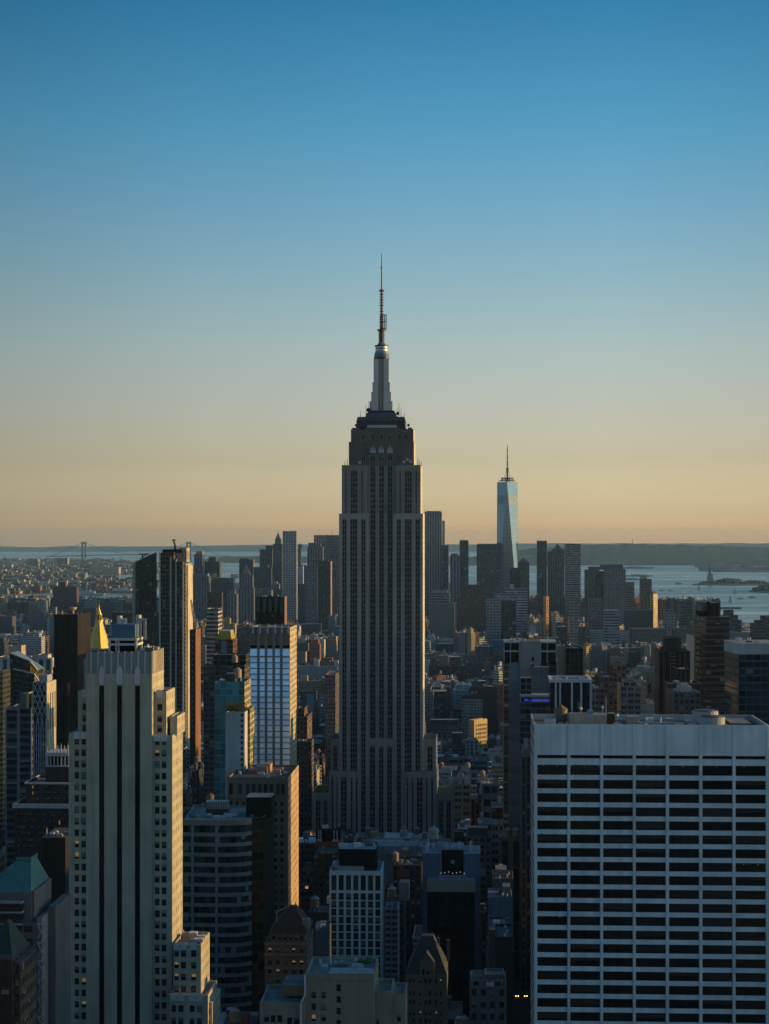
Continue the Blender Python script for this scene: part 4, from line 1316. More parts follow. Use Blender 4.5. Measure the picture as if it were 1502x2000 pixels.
# ---- gabled stone building
def gabled_house():
    D = 610.0
    st = Site(D, 793, 873)
    X, Z = st.x, st.z
    root = empty('gabled_building', st.loc, YAW, 'brown stone building with steep slate roof, pointed gable and arched windows', 'building')
    claim(780, 880, 2100, D, 22)
    m, panes = MB(), []
    a = X(793)
    us = [(X(x) - a, X(x + 4) - a) for x in (799, 806, 819, 829, 838, 850, 859)]
    vs = [(Z(y + 9), Z(y)) for y in reversed([1912, 1936, 1953, 1975, 1990, 2012, 2034])]
    m.holes((a, 0), (1, 0), X(873) - a, 0, Z(1904), us, vs, .4, 'gable_stone', panes=panes)
    solid(m, a, X(873), 0, 20, 0, Z(1904), 'gable_stone', (.17, .13, .10), front=False, side='punched', sidecol=(.15, .115, .09))
    x0, x1, xm = X(819), X(848), X(833.5)
    m.holes((x0, -.4), (1, 0), x1 - x0, Z(1906), Z(1880), [(X(824) - x0, X(829) - x0), (X(833) - x0, X(838) - x0)], [(Z(1904), Z(1893))], .4, 'gable_stone', panes=panes)
    m.face([(x0, -.4, Z(1880)), (x1, -.4, Z(1880)), (xm, -.4, Z(1862))], 'gable_stone')
    m.wall((x1, -.4), (x1, 6), Z(1906), Z(1880), 'gable_stone')
    m.wall((x0, 6), (x0, -.4), Z(1906), Z(1880), 'gable_stone')
    m.build('wall', root)
    panes_out(panes, root, SASHP)
    r = MB()
    za, zb = Z(1904), Z(1838)
    r.frustum(X(793), X(873), .3, 19.7, za, X(822), X(845), 8, 12, zb, 'slate')
    r.face([(x1 + .2, -.6, Z(1880)), (x1 + .2, 7, Z(1880)), (xm, 9, Z(1860)), (xm, -.6, Z(1860))], 'slate')
    r.face([(x0 - .2, 7, Z(1880)), (x0 - .2, -.6, Z(1880)), (xm, -.6, Z(1860)), (xm, 9, Z(1860))], 'slate')
    r.build('roof', root)
    for x, y in ((846, 7), (851, 13), (871, 10)):
        c = MB()
        c.box(X(x), X(x) + 1.0, y, y + 1.2, Z(1890), Z(1848), 'masonry', (.13, .09, .07))
        c.build('chimney', root)
gabled_house()

# ---- brown masonry block with a red hipped roof
def hipped_block():
    D = 650.0
    st = Site(D, 517, 600)
    X, Z = st.x, st.z
    root = empty('masonry_building', st.loc, YAW, 'brown masonry building with dark red hipped roof and arcaded top floors', 'building')
    claim(512, 620, 1960, D, 26)
    m, panes = MB(), []
    a = X(517)
    us = [(X(523 + 15.5 * i) - a, X(531 + 15.5 * i) - a) for i in range(5)]
    vs = [(Z(y + 9), Z(y)) for y in reversed([1852, 1876, 1893, 1911, 1934, 1956, 1978, 2000, 2022])]
    m.holes((a, 0), (1, 0), X(600) - a, 0, Z(1840), us, vs, .5, 'brown_masonry', panes=panes)
    solid(m, a, X(600), 0, 24, 0, Z(1840), 'brown_masonry', (.15, .115, .09), front=False, side='punched', sidecol=(.13, .10, .08))
    for y in (1842, 1863, 1890, 1944):
        m.box(a - .25, X(600) + .25, -.45, 0, Z(y + 3), Z(y), 'masonry', (.20, .155, .125), bottom=True)
    us3 = [(X(530 + 11 * i) - X(524), X(537 + 11 * i) - X(524)) for i in range(6)]
    m.holes((X(524), 1.5), (1, 0), X(596) - X(524), Z(1842), Z(1825), us3, [(Z(1838), Z(1829))], .4, 'brown_masonry', panes=panes)
    m.wall((X(596), 1.5), (X(596), 22), Z(1842), Z(1825), 'brown_masonry')
    m.wall((X(524), 22), (X(524), 1.5), Z(1842), Z(1825), 'brown_masonry')
    m.build('wall', root)
    panes_out(panes, root, SASHP)
    r = MB()
    r.frustum(X(522), X(600), 1.2, 23, Z(1825), X(560), X(572), 10, 14, Z(1782), 'red_roof')
    r.build('roof', root)
    for x in (588, 594):
        d = MB()
        d.box(X(x), X(x) + 1.6, 4, 7, Z(1818), Z(1800), 'painted', (.20, .22, .19))
        d.build('dormer', root)
    p = MB()
    p.bar((X(535), 8, Z(1812)), (X(535), 8, Z(1790)), .1, 'steel_white')
    p.bar((X(535), 8, Z(1790)), (X(556), 8, Z(1780)), .1, 'steel_white')
    p.build('mast', root)
hipped_block()

# ---- green roofed towers at the left edge
def green_roofs():
    D = 480.0
    st = Site(D, -30, 62)
    X, Z = st.x, st.z
    root = empty('office_tower', st.loc, YAW, 'grey tower with a truncated green copper roof and cross braced corner bays', 'tower')
    claim(-60, 104, 2100, D, 30)
    m = MB()
    G = (.125, .12, .115)
    zt = Z(1744)
    m.box(X(-60), X(62), 0, 22, Z(1800), zt, 'masonry', G, 'roof', (.1, .1, .1))
    m.box(X(62), X(66), .8, 20, Z(1800), zt + .3, 'masonry', G)
    m.box(X(-60), X(75), -1.5, 24, 0, Z(1800), 'punched', G, 'roof', (.15, .15, .15), pu=4.2, pv=3.3)
    m.box(X(75), X(84), -1.0, 22, 0, Z(1790), 'masonry', (.22, .21, .20), 'roof', (.15, .15, .15))
    m.box(X(84), X(99), 6, 24, 0, Z(1779), 'masonry', G, 'roof', (.15, .15, .15), pu=3, pv=3.3)
    m.box(X(46), X(50), -1.9, -1.4, 0, Z(1800), 'masonry', G)
    m.build('wall', root)
    r = MB()
    r.frustum(X(-44), X(60), 1, 21, zt, X(17), X(45), 8.5, 14.5, Z(1690), 'copper_green')
    r.build('roof', root)
    c = MB()
    c.box(X(17), X(47), 8, 15, Z(1690), Z(1684), 'copper_green', W1, 'black_panel')
    c.build('roof_lantern', root)
    for y in (1768, 1787, 1810):
        w_ = MB()
        w_.box(X(-50), X(47), -2.2, -.2 if y < 1800 else -1.6, Z(y + 7), Z(y - 7), 'window_glass')
        w_.build('window_band', root)
        w_ = MB()
        w_.box(X(-50), X(48), -2.6, -.2 if y < 1800 else -1.6, Z(y - 7), Z(y - 10), 'masonry', (.30, .29, .28), bottom=True)
        w_.build('ledge', root)
    w_ = MB()
    for i in range(6):
        z = Z(1830 + i * 36)
        for p, q in ((77, 91), (91, 77)):
            w_.bar((X(p), -1.6 , z), (X(q), -1.6, z + 3.6), .16, 'masonry', (.34, .34, .34))
        w_.box(X(76), X(92), -1.9, -1.5, z + 3.6, z + 4.0, 'masonry', (.34, .34, .34), bottom=True)
    w_.build('cross_bracing', root)
    arc = MB()
    for i in range(8):
        t0, t1 = math.pi * (.5 + i / 16), math.pi * (.5 + (i + 1) / 16)
        arc.bar((X(2) - 6 * math.cos(t0), -1.7, Z(1850) + 4 * math.sin(t0)), (X(2) - 6 * math.cos(t1), -1.7, Z(1850) + 4 * math.sin(t1)), .25, 'masonry', (.34, .34, .34))
    arc.build('arch', root)
    D = 440.0
    st = Site(D, -30, 24)
    X, Z = st.x, st.z
    root = empty('brick_tower', st.loc, YAW, 'dark brown brick tower with dark green hipped roof at the lower left edge', 'tower')
    claim(-60, 44, 2100, D, 20)
    m = MB()
    m.box(X(-60), X(24), 0, 18, 0, Z(1872), 'punched', (.045, .033, .027), 'roof', (.1, .1, .1), pu=3.6, pv=3.4)
    m.box(X(24), X(36), 2, 18, 0, Z(1884), 'punched', (.09, .065, .05), 'roof', (.1, .1, .1), pu=2, pv=3.4)
    m.build('wall', root)
    c = MB()
    for i in range(12):
        c.box(X(-54 + i * 7), X(-50 + i * 7), -.6, 0, Z(1874), Z(1864), 'masonry', (.13, .10, .085), bottom=True)
    c.build('cornice', root)
    r = MB()
    r.frustum(X(-50), X(22), 1, 17, Z(1872), X(-6), X(0), 8, 10, Z(1812), 'dark_copper')
    r.build('roof', root)
green_roofs()

# ---- dark brick block with white cornices and a columned lantern
def brick_with_lantern():
    D = 760.0
    st = Site(D, 25, 132)
    X, Z = st.x, st.z
    root = empty('brick_building', st.loc, YAW, 'dark brown brick building with white cornices and a white columned roof lantern', 'building')
    claim(0, 134, 2000, D, 40)
    m, panes = MB(), []
    B = (.055, .036, .03)
    a = X(27)
    us = []
    for g in (35, 54, 75, 95, 115):
        us += [(X(g + 5 * i) - a, X(g + 5 * i + 3) - a) for i in range(3)]
    vs = [(Z(y + 4), Z(y - 4)) for y in reversed([1593, 1606, 1618, 1630, 1643, 1655, 1668, 1680, 1693, 1706, 1719])]
    m.holes((a, 0), (1, 0), X(145) - a, 0, Z(1574), us, vs, .35, 'dark_brick', panes=panes)
    solid(m, a, X(145), 0, 30, 0, Z(1574), 'dark_brick', B, front=False, topcol=(.05, .05, .05))
    us = []
    for g in (55, 77, 96, 118):
        us += [(X(g + 5 * i) - X(43), X(g + 5 * i + 3) - X(43)) for i in range(3)]
    m.holes((X(43), 6), (1, 0), X(145) - X(43), Z(1575), Z(1533), us, [(Z(1569), Z(1562)), (Z(1556), Z(1550)), (Z(1544), Z(1538))], .35, 'dark_brick', panes=panes)
    solid(m, X(43), X(145), 6, 30, Z(1575), Z(1533), 'dark_brick', B, front=False, topcol=(.20, .22, .23))
    m.box(X(75), X(140), 12, 26, Z(1534), Z(1505), 'dark_brick')
    m.build('wall', root)
    panes_out(panes, root, ['window_glass', 'window_glass', ('window_glass', 'blind', .4), ('window_glass', 'blind', .5), ('window_glass_pale', 'blind', .4), ('window_glass', 'blind', .45)] + ['lit_room'] * 0 + ['window_glass_pale'])
    for x, y in ((57.5, 1541), (57.5, 1553), (116, 1606)):
        w_ = MB()
        yy = 6.2 if y < 1560 else .2
        w_.box(X(x) - .4, X(x) + .4, yy - .03, yy, Z(y) - .9, Z(y) + .9, 'lit_room')
        w_.build('lit_window', root)
    c = MB()
    c.box(X(24.5), X(145), -1.0, 0, Z(1578), Z(1570), 'painted', (.42, .40, .39), bottom=True)
    c.box(X(24.5), X(27), 0, 30, Z(1578), Z(1570), 'painted', (.42, .40, .39), bottom=True)
    c.build('cornice', root)
    c = MB()
    c.box(X(41), X(145), 5.2, 6, Z(1535), Z(1531.5), 'painted', (.46, .45, .44), bottom=True)
    c.box(X(41), X(43), 6, 30, Z(1535), Z(1531.5), 'painted', (.46, .45, .44), bottom=True)
    c.build('cornice', root)
    l = MB()
    l.box(X(80), X(118), 14, 25, Z(1505), Z(1483), 'black_panel')
    LW = (.50, .45, .43)
    l.box(X(75), X(121), 12.6, 26.4, Z(1505), Z(1502.5), 'painted', LW, bottom=True)
    l.box(X(75), X(121), 12.6, 26.4, Z(1484), Z(1477), 'painted', LW, bottom=True)
    for i in range(7):
        x = X(76.5 + i * 7.1)
        l.box(x, x + .4, 12.9, 13.4, Z(1502.5), Z(1484), 'painted', LW)
    for i in range(5):
        y = 13 + i * 2.9
        l.box(X(120), X(120) + .4, y, y + .5, Z(1502.5), Z(1484), 'painted', LW)
    for i in range(7):
        x = X(77 + i * 7)
        for y in (12.8, 26.0):
            l.frustum(x - .35, x + .35, y, y + .5, Z(1477), x - .05, x + .05, y + .2, y + .3, Z(1465 + (i % 2) * 4), 'painted', LW)
    l.build('lantern', root)
    D = 700.0
    st = Site(D, 80, 127)
    X, Z = st.x, st.z
    root = empty('brick_building', st.loc, YAW, 'black windowless block with small roof pipe beside the cream tower', 'building')
    claim(78, 134, 2000, D, 20)
    m = MB()
    m.box(X(80), X(128), 0, 24, 0, Z(1636), 'masonry', (.022, .015, .012), 'roof', (.06, .06, .06))
    m.build('wall', root)
    vents(root, X(95), X(125), 3, 10, Z(1636), 7, 21)
    f_ = MB()
    f_.cyl(X(86), 4, Z(1636), Z(1620), .35, .2, 'painted', (.45, .26, .15), 8)
    f_.build('roof_pipe', root)
brick_with_lantern()

# ---- slim tower wrapped in a white diagonal lattice
def diagonal_lattice():
    D = 900.0
    st = Site(D, 64, 91)
    X, Z = st.x, st.z
    root = empty('apartment_tower', st.loc, YAW, 'slim tower wrapped in a white diamond lattice with a bright yellow sunlit side', 'tower')
    claim(62, 102, 1530, D, 22)
    m = MB()
    zt = Z(1333)
    m.box(X(64.5), X(90.5), .5, 20, 0, zt, 'dark_glass', (.10, .12, .15), 'roof', (.2, .2, .2), pu=3, pv=3.3)
    m.build('glass_shaft', root)
    s_ = MB()
    s_.box(X(90.5) + .02, X(91.5), .5, 20, 0, zt, 'sunlit_grid', (.50, .42, .27), pu=5, pv=30)  # side panel painted with the yellow of the low sun
    for i in range(1, 4):
        s_.box(X(91.5), X(91.5) + .15, i * 5, i * 5 + .6, 0, zt, 'white_frame')
    s_.build('side_panel', root)
    l = MB()
    wd = .14
    def rod(x0, y0, x1, y1):
        l.bar((X(x0), .25, Z(y0)), (X(x1), .25, Z(y1)), wd, 'painted', (.42, .43, .46))
    rod(64.3, 1332, 64.3, 1900)
    rod(90.7, 1332, 90.7, 1900)
    rod(64.3, 1332.5, 90.7, 1332.5)
    W_, H_ = 8.8, 22.0
    for k in range(3):
        for j in range(-1, 4):
            for sgn in (1, -1):
                xa = 64.3 + k * W_ + (0 if sgn > 0 else W_)
                xb = xa + sgn * W_
                ya = 1332.5 + j * H_ * 1.0 + (k % 2) * H_ * .5 if False else 1332.5 + j * H_
                yb = ya + H_
                if ya < 1332 or yb > 1400:
                    continue
                xm, ym = (xa + xb) / 2, (ya + yb) / 2
                rod(xa, ya, xb, yb)
    for k in range(3):                                # pointed arches that run down into long mullions
        c0 = 64.3 + k * W_
        rod(c0, 1398.5, c0 + W_ * .25, 1420)
        rod(c0 + W_, 1398.5, c0 + W_ * .75, 1420)
        rod(c0 + W_ * .25, 1420, c0 + W_ * .25, 1900)
        rod(c0 + W_ * .75, 1420, c0 + W_ * .75, 1900)
    l.build('lattice', root)
    roof_box(root, X(72), X(88), 5, 15, zt, 3.2, (.34, .36, .42))
diagonal_lattice()
# ------------------------------------------------------------------ buildings of the middle distance
BR, BB, TN, CR, GY, LG, WH, DK, BL, PK = (.27, .105, .065), (.14, .088, .062), (.38, .28, .18), (.46, .41, .31), (.21, .21, .22), (.40, .41, .41), (.52, .52, .51), (.04, .04, .045), (.13, .17, .21), (.30, .21, .18)
RD, RL = (.10, .10, .10), (.38, .39, .40)
def tower(name, label, cat, x0, x1, yt, D, dep, mat='punched', col=GY, pu=3.4, pv=3.6, yv=None, side=None, sidecol=None, roof=RD, steps=(), boxes=(), tanks=(), aerials=(), rz=YAW, group=None, units=3):
    """a building from its photo columns, roof row and distance, with upper storeys (steps), roof boxes, water tanks and aerials as parts"""
    if yv and D > 1350 and yv - yt < 110:             # low buildings stand where their foot shows
        D = max(D, CZ * F / (yv + 4 - HY))
    st = Site(D, x0, x1)
    root = empty(name, st.loc, rz, label, cat, group)
    claim(x0 - 1, x1 + 3, yv if yv else min(1640, HY + (CZ - 10) * F / D), D, dep)
    m = MB()
    solid(m, st.x0, st.x1, 0, dep, 0, st.z(yt), mat, col, side=side, sidecol=sidecol, top='roof', topcol=roof, pu=pu, pv=pv, rail=min(1.0, .4 + 400.0 / D))  # sidecol is often warmer and paler, sunlight painted into the side wall
    m.build('wall', root)
    for q in steps:                                   # (x0, x1, row, set back, depth, material, colour)
        a, b, y, d, e, mt, c = q
        k = MB()
        solid(k, st.x(a), st.x(b), d, d + e, st.z(yt) - 1.2, st.z(y), mt, c, topcol=roof, pu=pu, pv=pv, rail=.6)
        k.build('upper_storeys', root)
    for q in boxes:                                   # (x0, x1, row, set back, depth, colour)
        a, b, y, d, e, c = q
        roof_box(root, st.x(a), st.x(b), d, d + e, st.z(yt) - 1.0, st.z(y) - st.z(yt) + 1.0, c)
    for q in tanks:
        water_tank(root, st.x(q[0]), q[2] if len(q) > 2 else dep * .5, st.z(yt) - .9, 2.0, 3.8, q[1], 2.4)
    for q in aerials:
        k = MB()
        k.bar((st.x(q[0]), dep * .4, st.z(yt) - 1), (st.x(q[0]), dep * .4, st.z(q[1])), .18 * max(1, D / 1500), 'dark_metal', r2=.08 * max(1, D / 1500))
        k.build('aerial', root)
    if units:
        vents(root, st.x0 + 1.5, st.x1 - 1.5, 2, dep - 2, st.z(yt) - 1, units, int(x0 * 7 + D))
    return root, st
T_ = tower
# left of the tall tower
r, s = T_('office_tower', 'black bronze tower with ribbed crown and a gold dish on its roof', 'tower', 105, 152, 1200, 1000, 33, 'dark_pier', (.022, .019, .016), 3.0, 3.7, 1420, side='dark_pier', sidecol=(.022, .015, .011))
k = MB()
k.cyl(s.x(135), 10, s.z(1200), s.z(1192), .5, .4, 'painted', (.55, .42, .22), 8)
k.cyl(s.x(135), 10, s.z(1192), s.z(1187), 1.6, 2.2, 'painted', (.60, .46, .22), 10)
k.build('roof_dish', r)
k = MB()
k.box(s.x(101.5), s.x(105) - .02, 2, 30, 0, s.z(1304), 'dark_pier', (.022, .019, .016), 'roof', RD)
k.build('side_wing', r)
r, s = T_('office_tower', 'wide black slab with a fringe of roof posts behind the cream tower', 'tower', 218, 313, 1196, 1750, 30, 'dark_pier', (.018, .016, .016), 3, 3.7, 1300, units=0)
for i in range(14):
    k = MB()
    k.bar((s.x(224 + i * 6.6), 3, s.z(1197)), (s.x(224 + i * 6.6), 3, s.z(1193.2)), .3, 'painted', (.35, .33, .3))
    k.build('roof_post', r)
def gold_pyramid():
    st = Site(1850, 160, 216)
    X, Z = st.x, st.z
    root = empty('stone_tower', st.loc, YAW, 'gilded pyramid roofed stone tower glowing yellow beside the black tower', 'tower')
    claim(158, 218, 1275, 1850, 30)
    m = MB()
    m.box(X(160), X(216), 0, 28, 0, Z(1268), 'punched', (.36, .35, .32), 'roof', RD, 3.2, 3.6)
    m.build('wall', root)
    p = MB()
    n, c = 8, (X(187.5), 14)
    def ring(r, z): return [(c[0] + r * math.cos(math.pi / 8 + 2 * math.pi * i / n), c[1] + r * math.sin(math.pi / 8 + 2 * math.pi * i / n), z) for i in range(n)]
    a, b = ring(11.6, Z(1267)), ring(3.6, Z(1215))
    for i in range(n):
        p.face([a[i], a[(i + 1) % n], b[(i + 1) % n], b[i]], 'gold_leaf')
    p.build('pyramid_roof', root)
    l = MB()
    l.cyl(c[0], c[1], Z(1215), Z(1212), 4.3, 4.0, 'gold_leaf', n=8)
    for i in range(8):
        t = math.pi / 8 + 2 * math.pi * i / 8
        l.bar((c[0] + 3.2 * math.cos(t), c[1] + 3.2 * math.sin(t), Z(1212)), (c[0] + 2.6 * math.cos(t), c[1] + 2.6 * math.sin(t), Z(1201)), .5, 'gold_leaf')
    l.cyl(c[0], c[1], Z(1212), Z(1201), 1.7, 1.6, 'dark_metal', n=8)
    l.cyl(c[0], c[1], Z(1202), Z(1198.5), 3.0, 2.6, 'gold_leaf', n=8)
    l.cyl(c[0], c[1], Z(1198.5), Z(1189), 2.3, .9, 'gold_leaf', n=8)
    l.cyl(c[0], c[1], Z(1189), Z(1181.5), .8, .1, 'gold_leaf', n=8)
    l.build('lantern', root)
gold_pyramid()
def slanted_glass():
    st = Site(2100, 257, 308)
    X, Z = st.x, st.z
    root = empty('glass_tower', st.loc, YAW, 'dark green glass tower with a slanted roof and window cleaning cradle on top', 'tower')
    claim(255, 312, 1200, 2100, 26)
    m = MB()
    P = [(X(257), 4), (X(264.5), 0), (X(292), 0), (X(306), 1.0), (X(298), 24), (X(257), 24)]
    T = [Z(1101), Z(1098), Z(1084), Z(1078.5), Z(1080), Z(1099)]
    mats = ['glass_pale', 'glass_dark2', 'glass_dark2', 'glass_dark2', 'glass_mid', 'glass_mid']
    for i in range(6):
        a, b = P[i], P[(i + 1) % 6]
        nu, nv = max(1, round(math.dist(a, b) / 3)), 62
        m.face([(a[0], a[1], 0), (b[0], b[1], 0), (b[0], b[1], T[(i + 1) % 6]), (a[0], a[1], T[i])], mats[i], (.03, .036, .036), [(0, 0), (nu, 0), (nu, nv), (0, nv)])
    cx = sum(p[0] for p in P) / 6
    for i in range(6):
        j = (i + 1) % 6
        m.face([(P[i][0], P[i][1], T[i] - 2), (P[j][0], P[j][1], T[j] - 2), (cx, 13, Z(1090))], 'roof', RD)
    m.build('glass_shaft', root)
    k = MB()
    k.bar((X(270), 8, Z(1092)), (X(288), 8, Z(1081)), .5, 'dark_metal')
    k.box(X(269), X(288), 6, 8, Z(1083), Z(1081), 'dark_metal', bottom=True)
    k.bar((X(276), 8, Z(1095)), (X(276), 8, Z(1082)), .7, 'dark_metal')
    k.build('cleaning_cradle', root)
slanted_glass()
def finned_glass():
    st = Site(1650, 312, 358)
    X, Z = st.x, st.z
    root = empty('glass_tower', st.loc, YAW, 'tall dark glass tower with pale vertical fins and golden sunlit side beside the black slab', 'tower')
    claim(310, 375, 1450, 1650, 32)
    m = MB()
    G = (.10, .09, .075)
    m.box(X(312), X(339.5), 0, 30, 0, Z(1079), 'glass_fin', G, 'roof', RD, 2.4, 3.9)
    m.box(X(339.5) + .02, X(345), 1.6, 30, 0, Z(1092), 'glass_fin', G, 'roof', RD, 2.4, 3.9)
    m.box(X(345) + .02, X(358), -.6, 28, 0, Z(1097), 'glass_fin', G, 'roof', RD, 2.4, 3.9)
    m.box(X(310), X(312) - .02, 4, 30, 0, Z(1150), 'glass_pale', (.1, .12, .12), 'roof', RD, 2.4, 3.9)
    m.build('glass_shaft', root)
    g = MB()
    g.box(X(358) + .02, X(363), 1, 32, 0, Z(1101), 'sunlit_grid', (.50, .42, .30), 'roof', RD, 3, 3.9)  # wing colours carry painted golden sunlight
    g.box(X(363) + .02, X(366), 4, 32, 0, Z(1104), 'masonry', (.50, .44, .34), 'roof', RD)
    g.build('side_wing', root)
    for x, yt, y in ((333.5, 1088, -.5), (344, 1092, 0), (357.5, 1098, -1.0), (312.3, 1079, -.4)):
        f_ = MB()
        f_.box(X(x) - .55, X(x) + .55, y - .5, y + .4, 0, Z(yt), 'painted', (.46, .45, .43))
        f_.build('fin', root)
    c = MB()
    c.box(X(314), X(352), 8, 26, Z(1080), Z(1073), 'black_panel', W1, 'roof', RD)
    c.box(X(345), X(361), 10, 28, Z(1098), Z(1070), 'sunlit_grid', (.42, .34, .26), 'roof', RD, 1.4, 20)
    c.build('plant_house', root)
    f_ = MB()
    f_.cyl(X(337), 4, Z(1090), Z(1082), 1.2, 1.2, 'painted', (.5, .42, .3), 10)
    f_.build('roof_tank', root)
    # tower crane at work on the roof: stands on the building, a thing of its own
    cr = empty('tower_crane', st.loc, YAW, 'small dark luffing crane standing on the finned glass tower roof', 'crane')
    k = MB()
    k.bar((X(338), 12, Z(1075)), (X(338), 12, Z(1066)), .9, 'dark_metal')
    k.build('mast', cr)
    k = MB()
    k.bar((X(338), 12, Z(1067)), (X(334.5), 12, Z(1055)), .7, 'dark_metal')
    k.bar((X(331.5), 12, Z(1054.5)), (X(339.5), 12, Z(1054.5)), .45, 'dark_metal')
    k.bar((X(339), 12, Z(1067)), (X(336), 12, Z(1060)), .4, 'dark_metal')
    k.build('jib', cr)
    k = MB()
    k.box(X(336.5), X(340), 11, 13, Z(1069), Z(1066.5), 'dark_metal', bottom=True)
    k.build('cab', cr)
finned_glass()
r, s = T_('apartment_tower', 'thin dark red tower blade with a line of lit dots', 'tower', 370.5, 382, 1230, 1500, 28, 'masonry', (.045, .025, .018), side='masonry', sidecol=(.20, .095, .05), yv=1450, units=0)
for i in range(17):
    k = MB()
    k.box(s.x(376) - .3, s.x(376) + .3, -.1, 0, s.z(1240 + i * 12), s.z(1238.6 + i * 12), 'painted', (.55, .5, .42), bottom=True)
    k.build('porthole', r)
def lattice_boom():
    st = Site(1495, 370, 384)
    X, Z = st.x, st.z
    cr = empty('tower_crane', (st.loc[0], st.loc[1] + 6, 0), YAW, 'cream lattice crane boom leaning over the thin dark red tower', 'crane')
    k = MB()
    k.bar((X(381), 0, Z(1233)), (X(381), 0, Z(1226)), .8, 'painted', (.50, .42, .28))
    k.build('mast', cr)
    k = MB()
    a, b = Vector((X(381), 0, Z(1229))), Vector((X(371.5), 0, Z(1172)))
    o_ = Vector((.9, 0, .2))
    for sgn in (-1, 1):
        k.bar(tuple(a + o_ * sgn), tuple(b + o_ * sgn * .4), .26, 'painted', (.52, .44, .30))
    for i in range(10):
        p, q = a + (b - a) * (i / 10), a + (b - a) * ((i + 1) / 10)
        k.bar(tuple(p + o_ * (1 - .06 * i)), tuple(q - o_ * (1 - .06 * i)), .18, 'painted', (.52, .44, .30))
    k.build('boom', cr)
lattice_boom()
T_('apartment_building', 'dark brown glass and brick block behind the teal tower', 'building', 397, 478, 1299, 1180, 30, 'punched_wide', (.12, .085, .07), 4, 3.4, 1500, steps=[(413, 478, 1280, 6, 18, 'dark_glass', (.1, .1, .1))], tanks=[(457, (.32, .22, .15), 4)])
r, s = T_('brick_tower', 'red brick tower with golden mansard roof and teal centre bay', 'tower', 420, 455, 1249, 1240, 22, 'punched', (.13, .06, .045), 3, 3.5, 1290, units=0)
k = MB()
k.frustum(s.x(423), s.x(452), .6, 21, s.z(1249), s.x(427), s.x(449), 3, 18, s.z(1234), 'gold_roof')
k.box(s.x(427), s.x(449), 3, 18, s.z(1234), s.z(1232), 'painted', (.45, .46, .46), bottom=True)
k.build('roof', r)
k = MB()
k.box(s.x(432), s.x(443), -.4, 0, 0, s.z(1252), 'painted', (.13, .22, .22))
k.build('centre_bay', r)
r, s = T_('apartment_tower', 'teal glass tower with planted terrace beside the blue windowed tower', 'tower', 419, 478, 1332, 905, 24, 'teal_glass', (.12, .30, .32), 3.2, 3.3, 1555, side='balcony', sidecol=(.40, .34, .16), boxes=[(436, 456, 1318, 6, 10, (.05, .07, .07))], tanks=[(459, (.36, .24, .16), 10)])
k = MB()
k.box(s.x(478) + .02, s.x(487), 3, 21, 0, s.z(1386), 'balcony', (.40, .36, .18), 'roof', RD, 2.2, 3.3)
k.build('balcony_bay', r)
r, s = T_('apartment_tower', 'blank white wall tower with one column of small windows', 'tower', 440, 478, 1391, 893, 11, 'masonry', (.46, .45, .44), yv=1520, units=0)
for i in range(36):
    k = MB()
    k.box(s.x(472.5) - .55, s.x(472.5) + .55, -.06, .05, s.z(1399.5 + i * 10.8), s.z(1394 + i * 10.8), 'window_glass', bottom=True)
    k.build('window', r)
for j in range(5):
    k = MB()
    for i in range(60):
        x, y, z = s.x(445 + 7 * j) + rnd.gauss(0, .5), 5 + rnd.gauss(0, 1.2), s.z(1391) + abs(rnd.gauss(0, 1.6))
        q = rnd.uniform(.3, .7)
        k.face([(x - q, y, z), (x + q, y + q, z), (x, y, z + q * 1.6)], 'leaf', rnd.choice(((.05, .07, .02), (.09, .07, .025), (.03, .05, .02))))
    k.build('terrace_shrub', r)
r, s = T_('office_tower', 'dark crown of folded glass panels with a pink side behind the blue windowed tower', 'tower', 500, 556, 1165, 1160, 14, 'dark_glass', (.02, .02, .02), 3, 3.6, 1225, side='masonry', sidecol=(.20, .13, .11), units=6)
for i in range(5):
    k = MB()
    a, b = s.x(501 + i * 11.2), s.x(510 + i * 11.2)
    k.frustum(a, b, -1.2, 0, s.z(1260), a + .6, b - .6, -1.6, 0, s.z(1197), 'fold_glass')
    k.frustum(a + .6, b - .6, -1.6, 0, s.z(1196), a, b, -.5, 0, s.z(1166), 'fold_glass')
    k.build('folded_panel', r)
T_('glass_tower', 'pale glass slab with white floor bands left of the gold topped tower', 'tower', 403, 426, 1189, 1560, 24, 'banded', (.40, .39, .36), 3, 3.5, 1300)
T_('office_tower', 'narrow black tower with brown flank above the pale glass slab', 'tower', 407, 433, 1157, 1800, 26, 'dark_pier', (.02, .018, .018), 3, 3.6, 1250, steps=[(410, 420, 1165, -2, 2, 'masonry', (.11, .07, .05))], side='masonry', sidecol=(.05, .035, .03), aerials=[(414, 1150), (428, 1151), (432, 1153)])
T_('apartment_tower', 'orange lit balcony tower, taller of two beside the gold topped roof', 'tower', 437, 449, 1207, 1700, 20, 'balcony', (.42, .29, .15), 2.6, 3.2, 1260, side='balcony', sidecol=(.60, .42, .2))
T_('apartment_tower', 'orange lit stepped balcony tower right of the gold topped roof', 'tower', 448, 459, 1218, 1500, 22, 'balcony', (.46, .31, .16), 2.6, 3.2, 1290, side='balcony', sidecol=(.62, .42, .2))
T_('office_building', 'dark building with pale piers and dark windows, left of the diamond lattice tower', 'building', 10, 62, 1383, 950, 28, 'wide_pier', (.20, .21, .22), 6.2, 3.8, 1480, boxes=[(33, 46, 1357, 6, 12, (.14, .13, .12)), (46, 51, 1355, 6, 12, (.46, .33, .16)), (56, 60, 1356, 6, 12, (.46, .33, .16))])
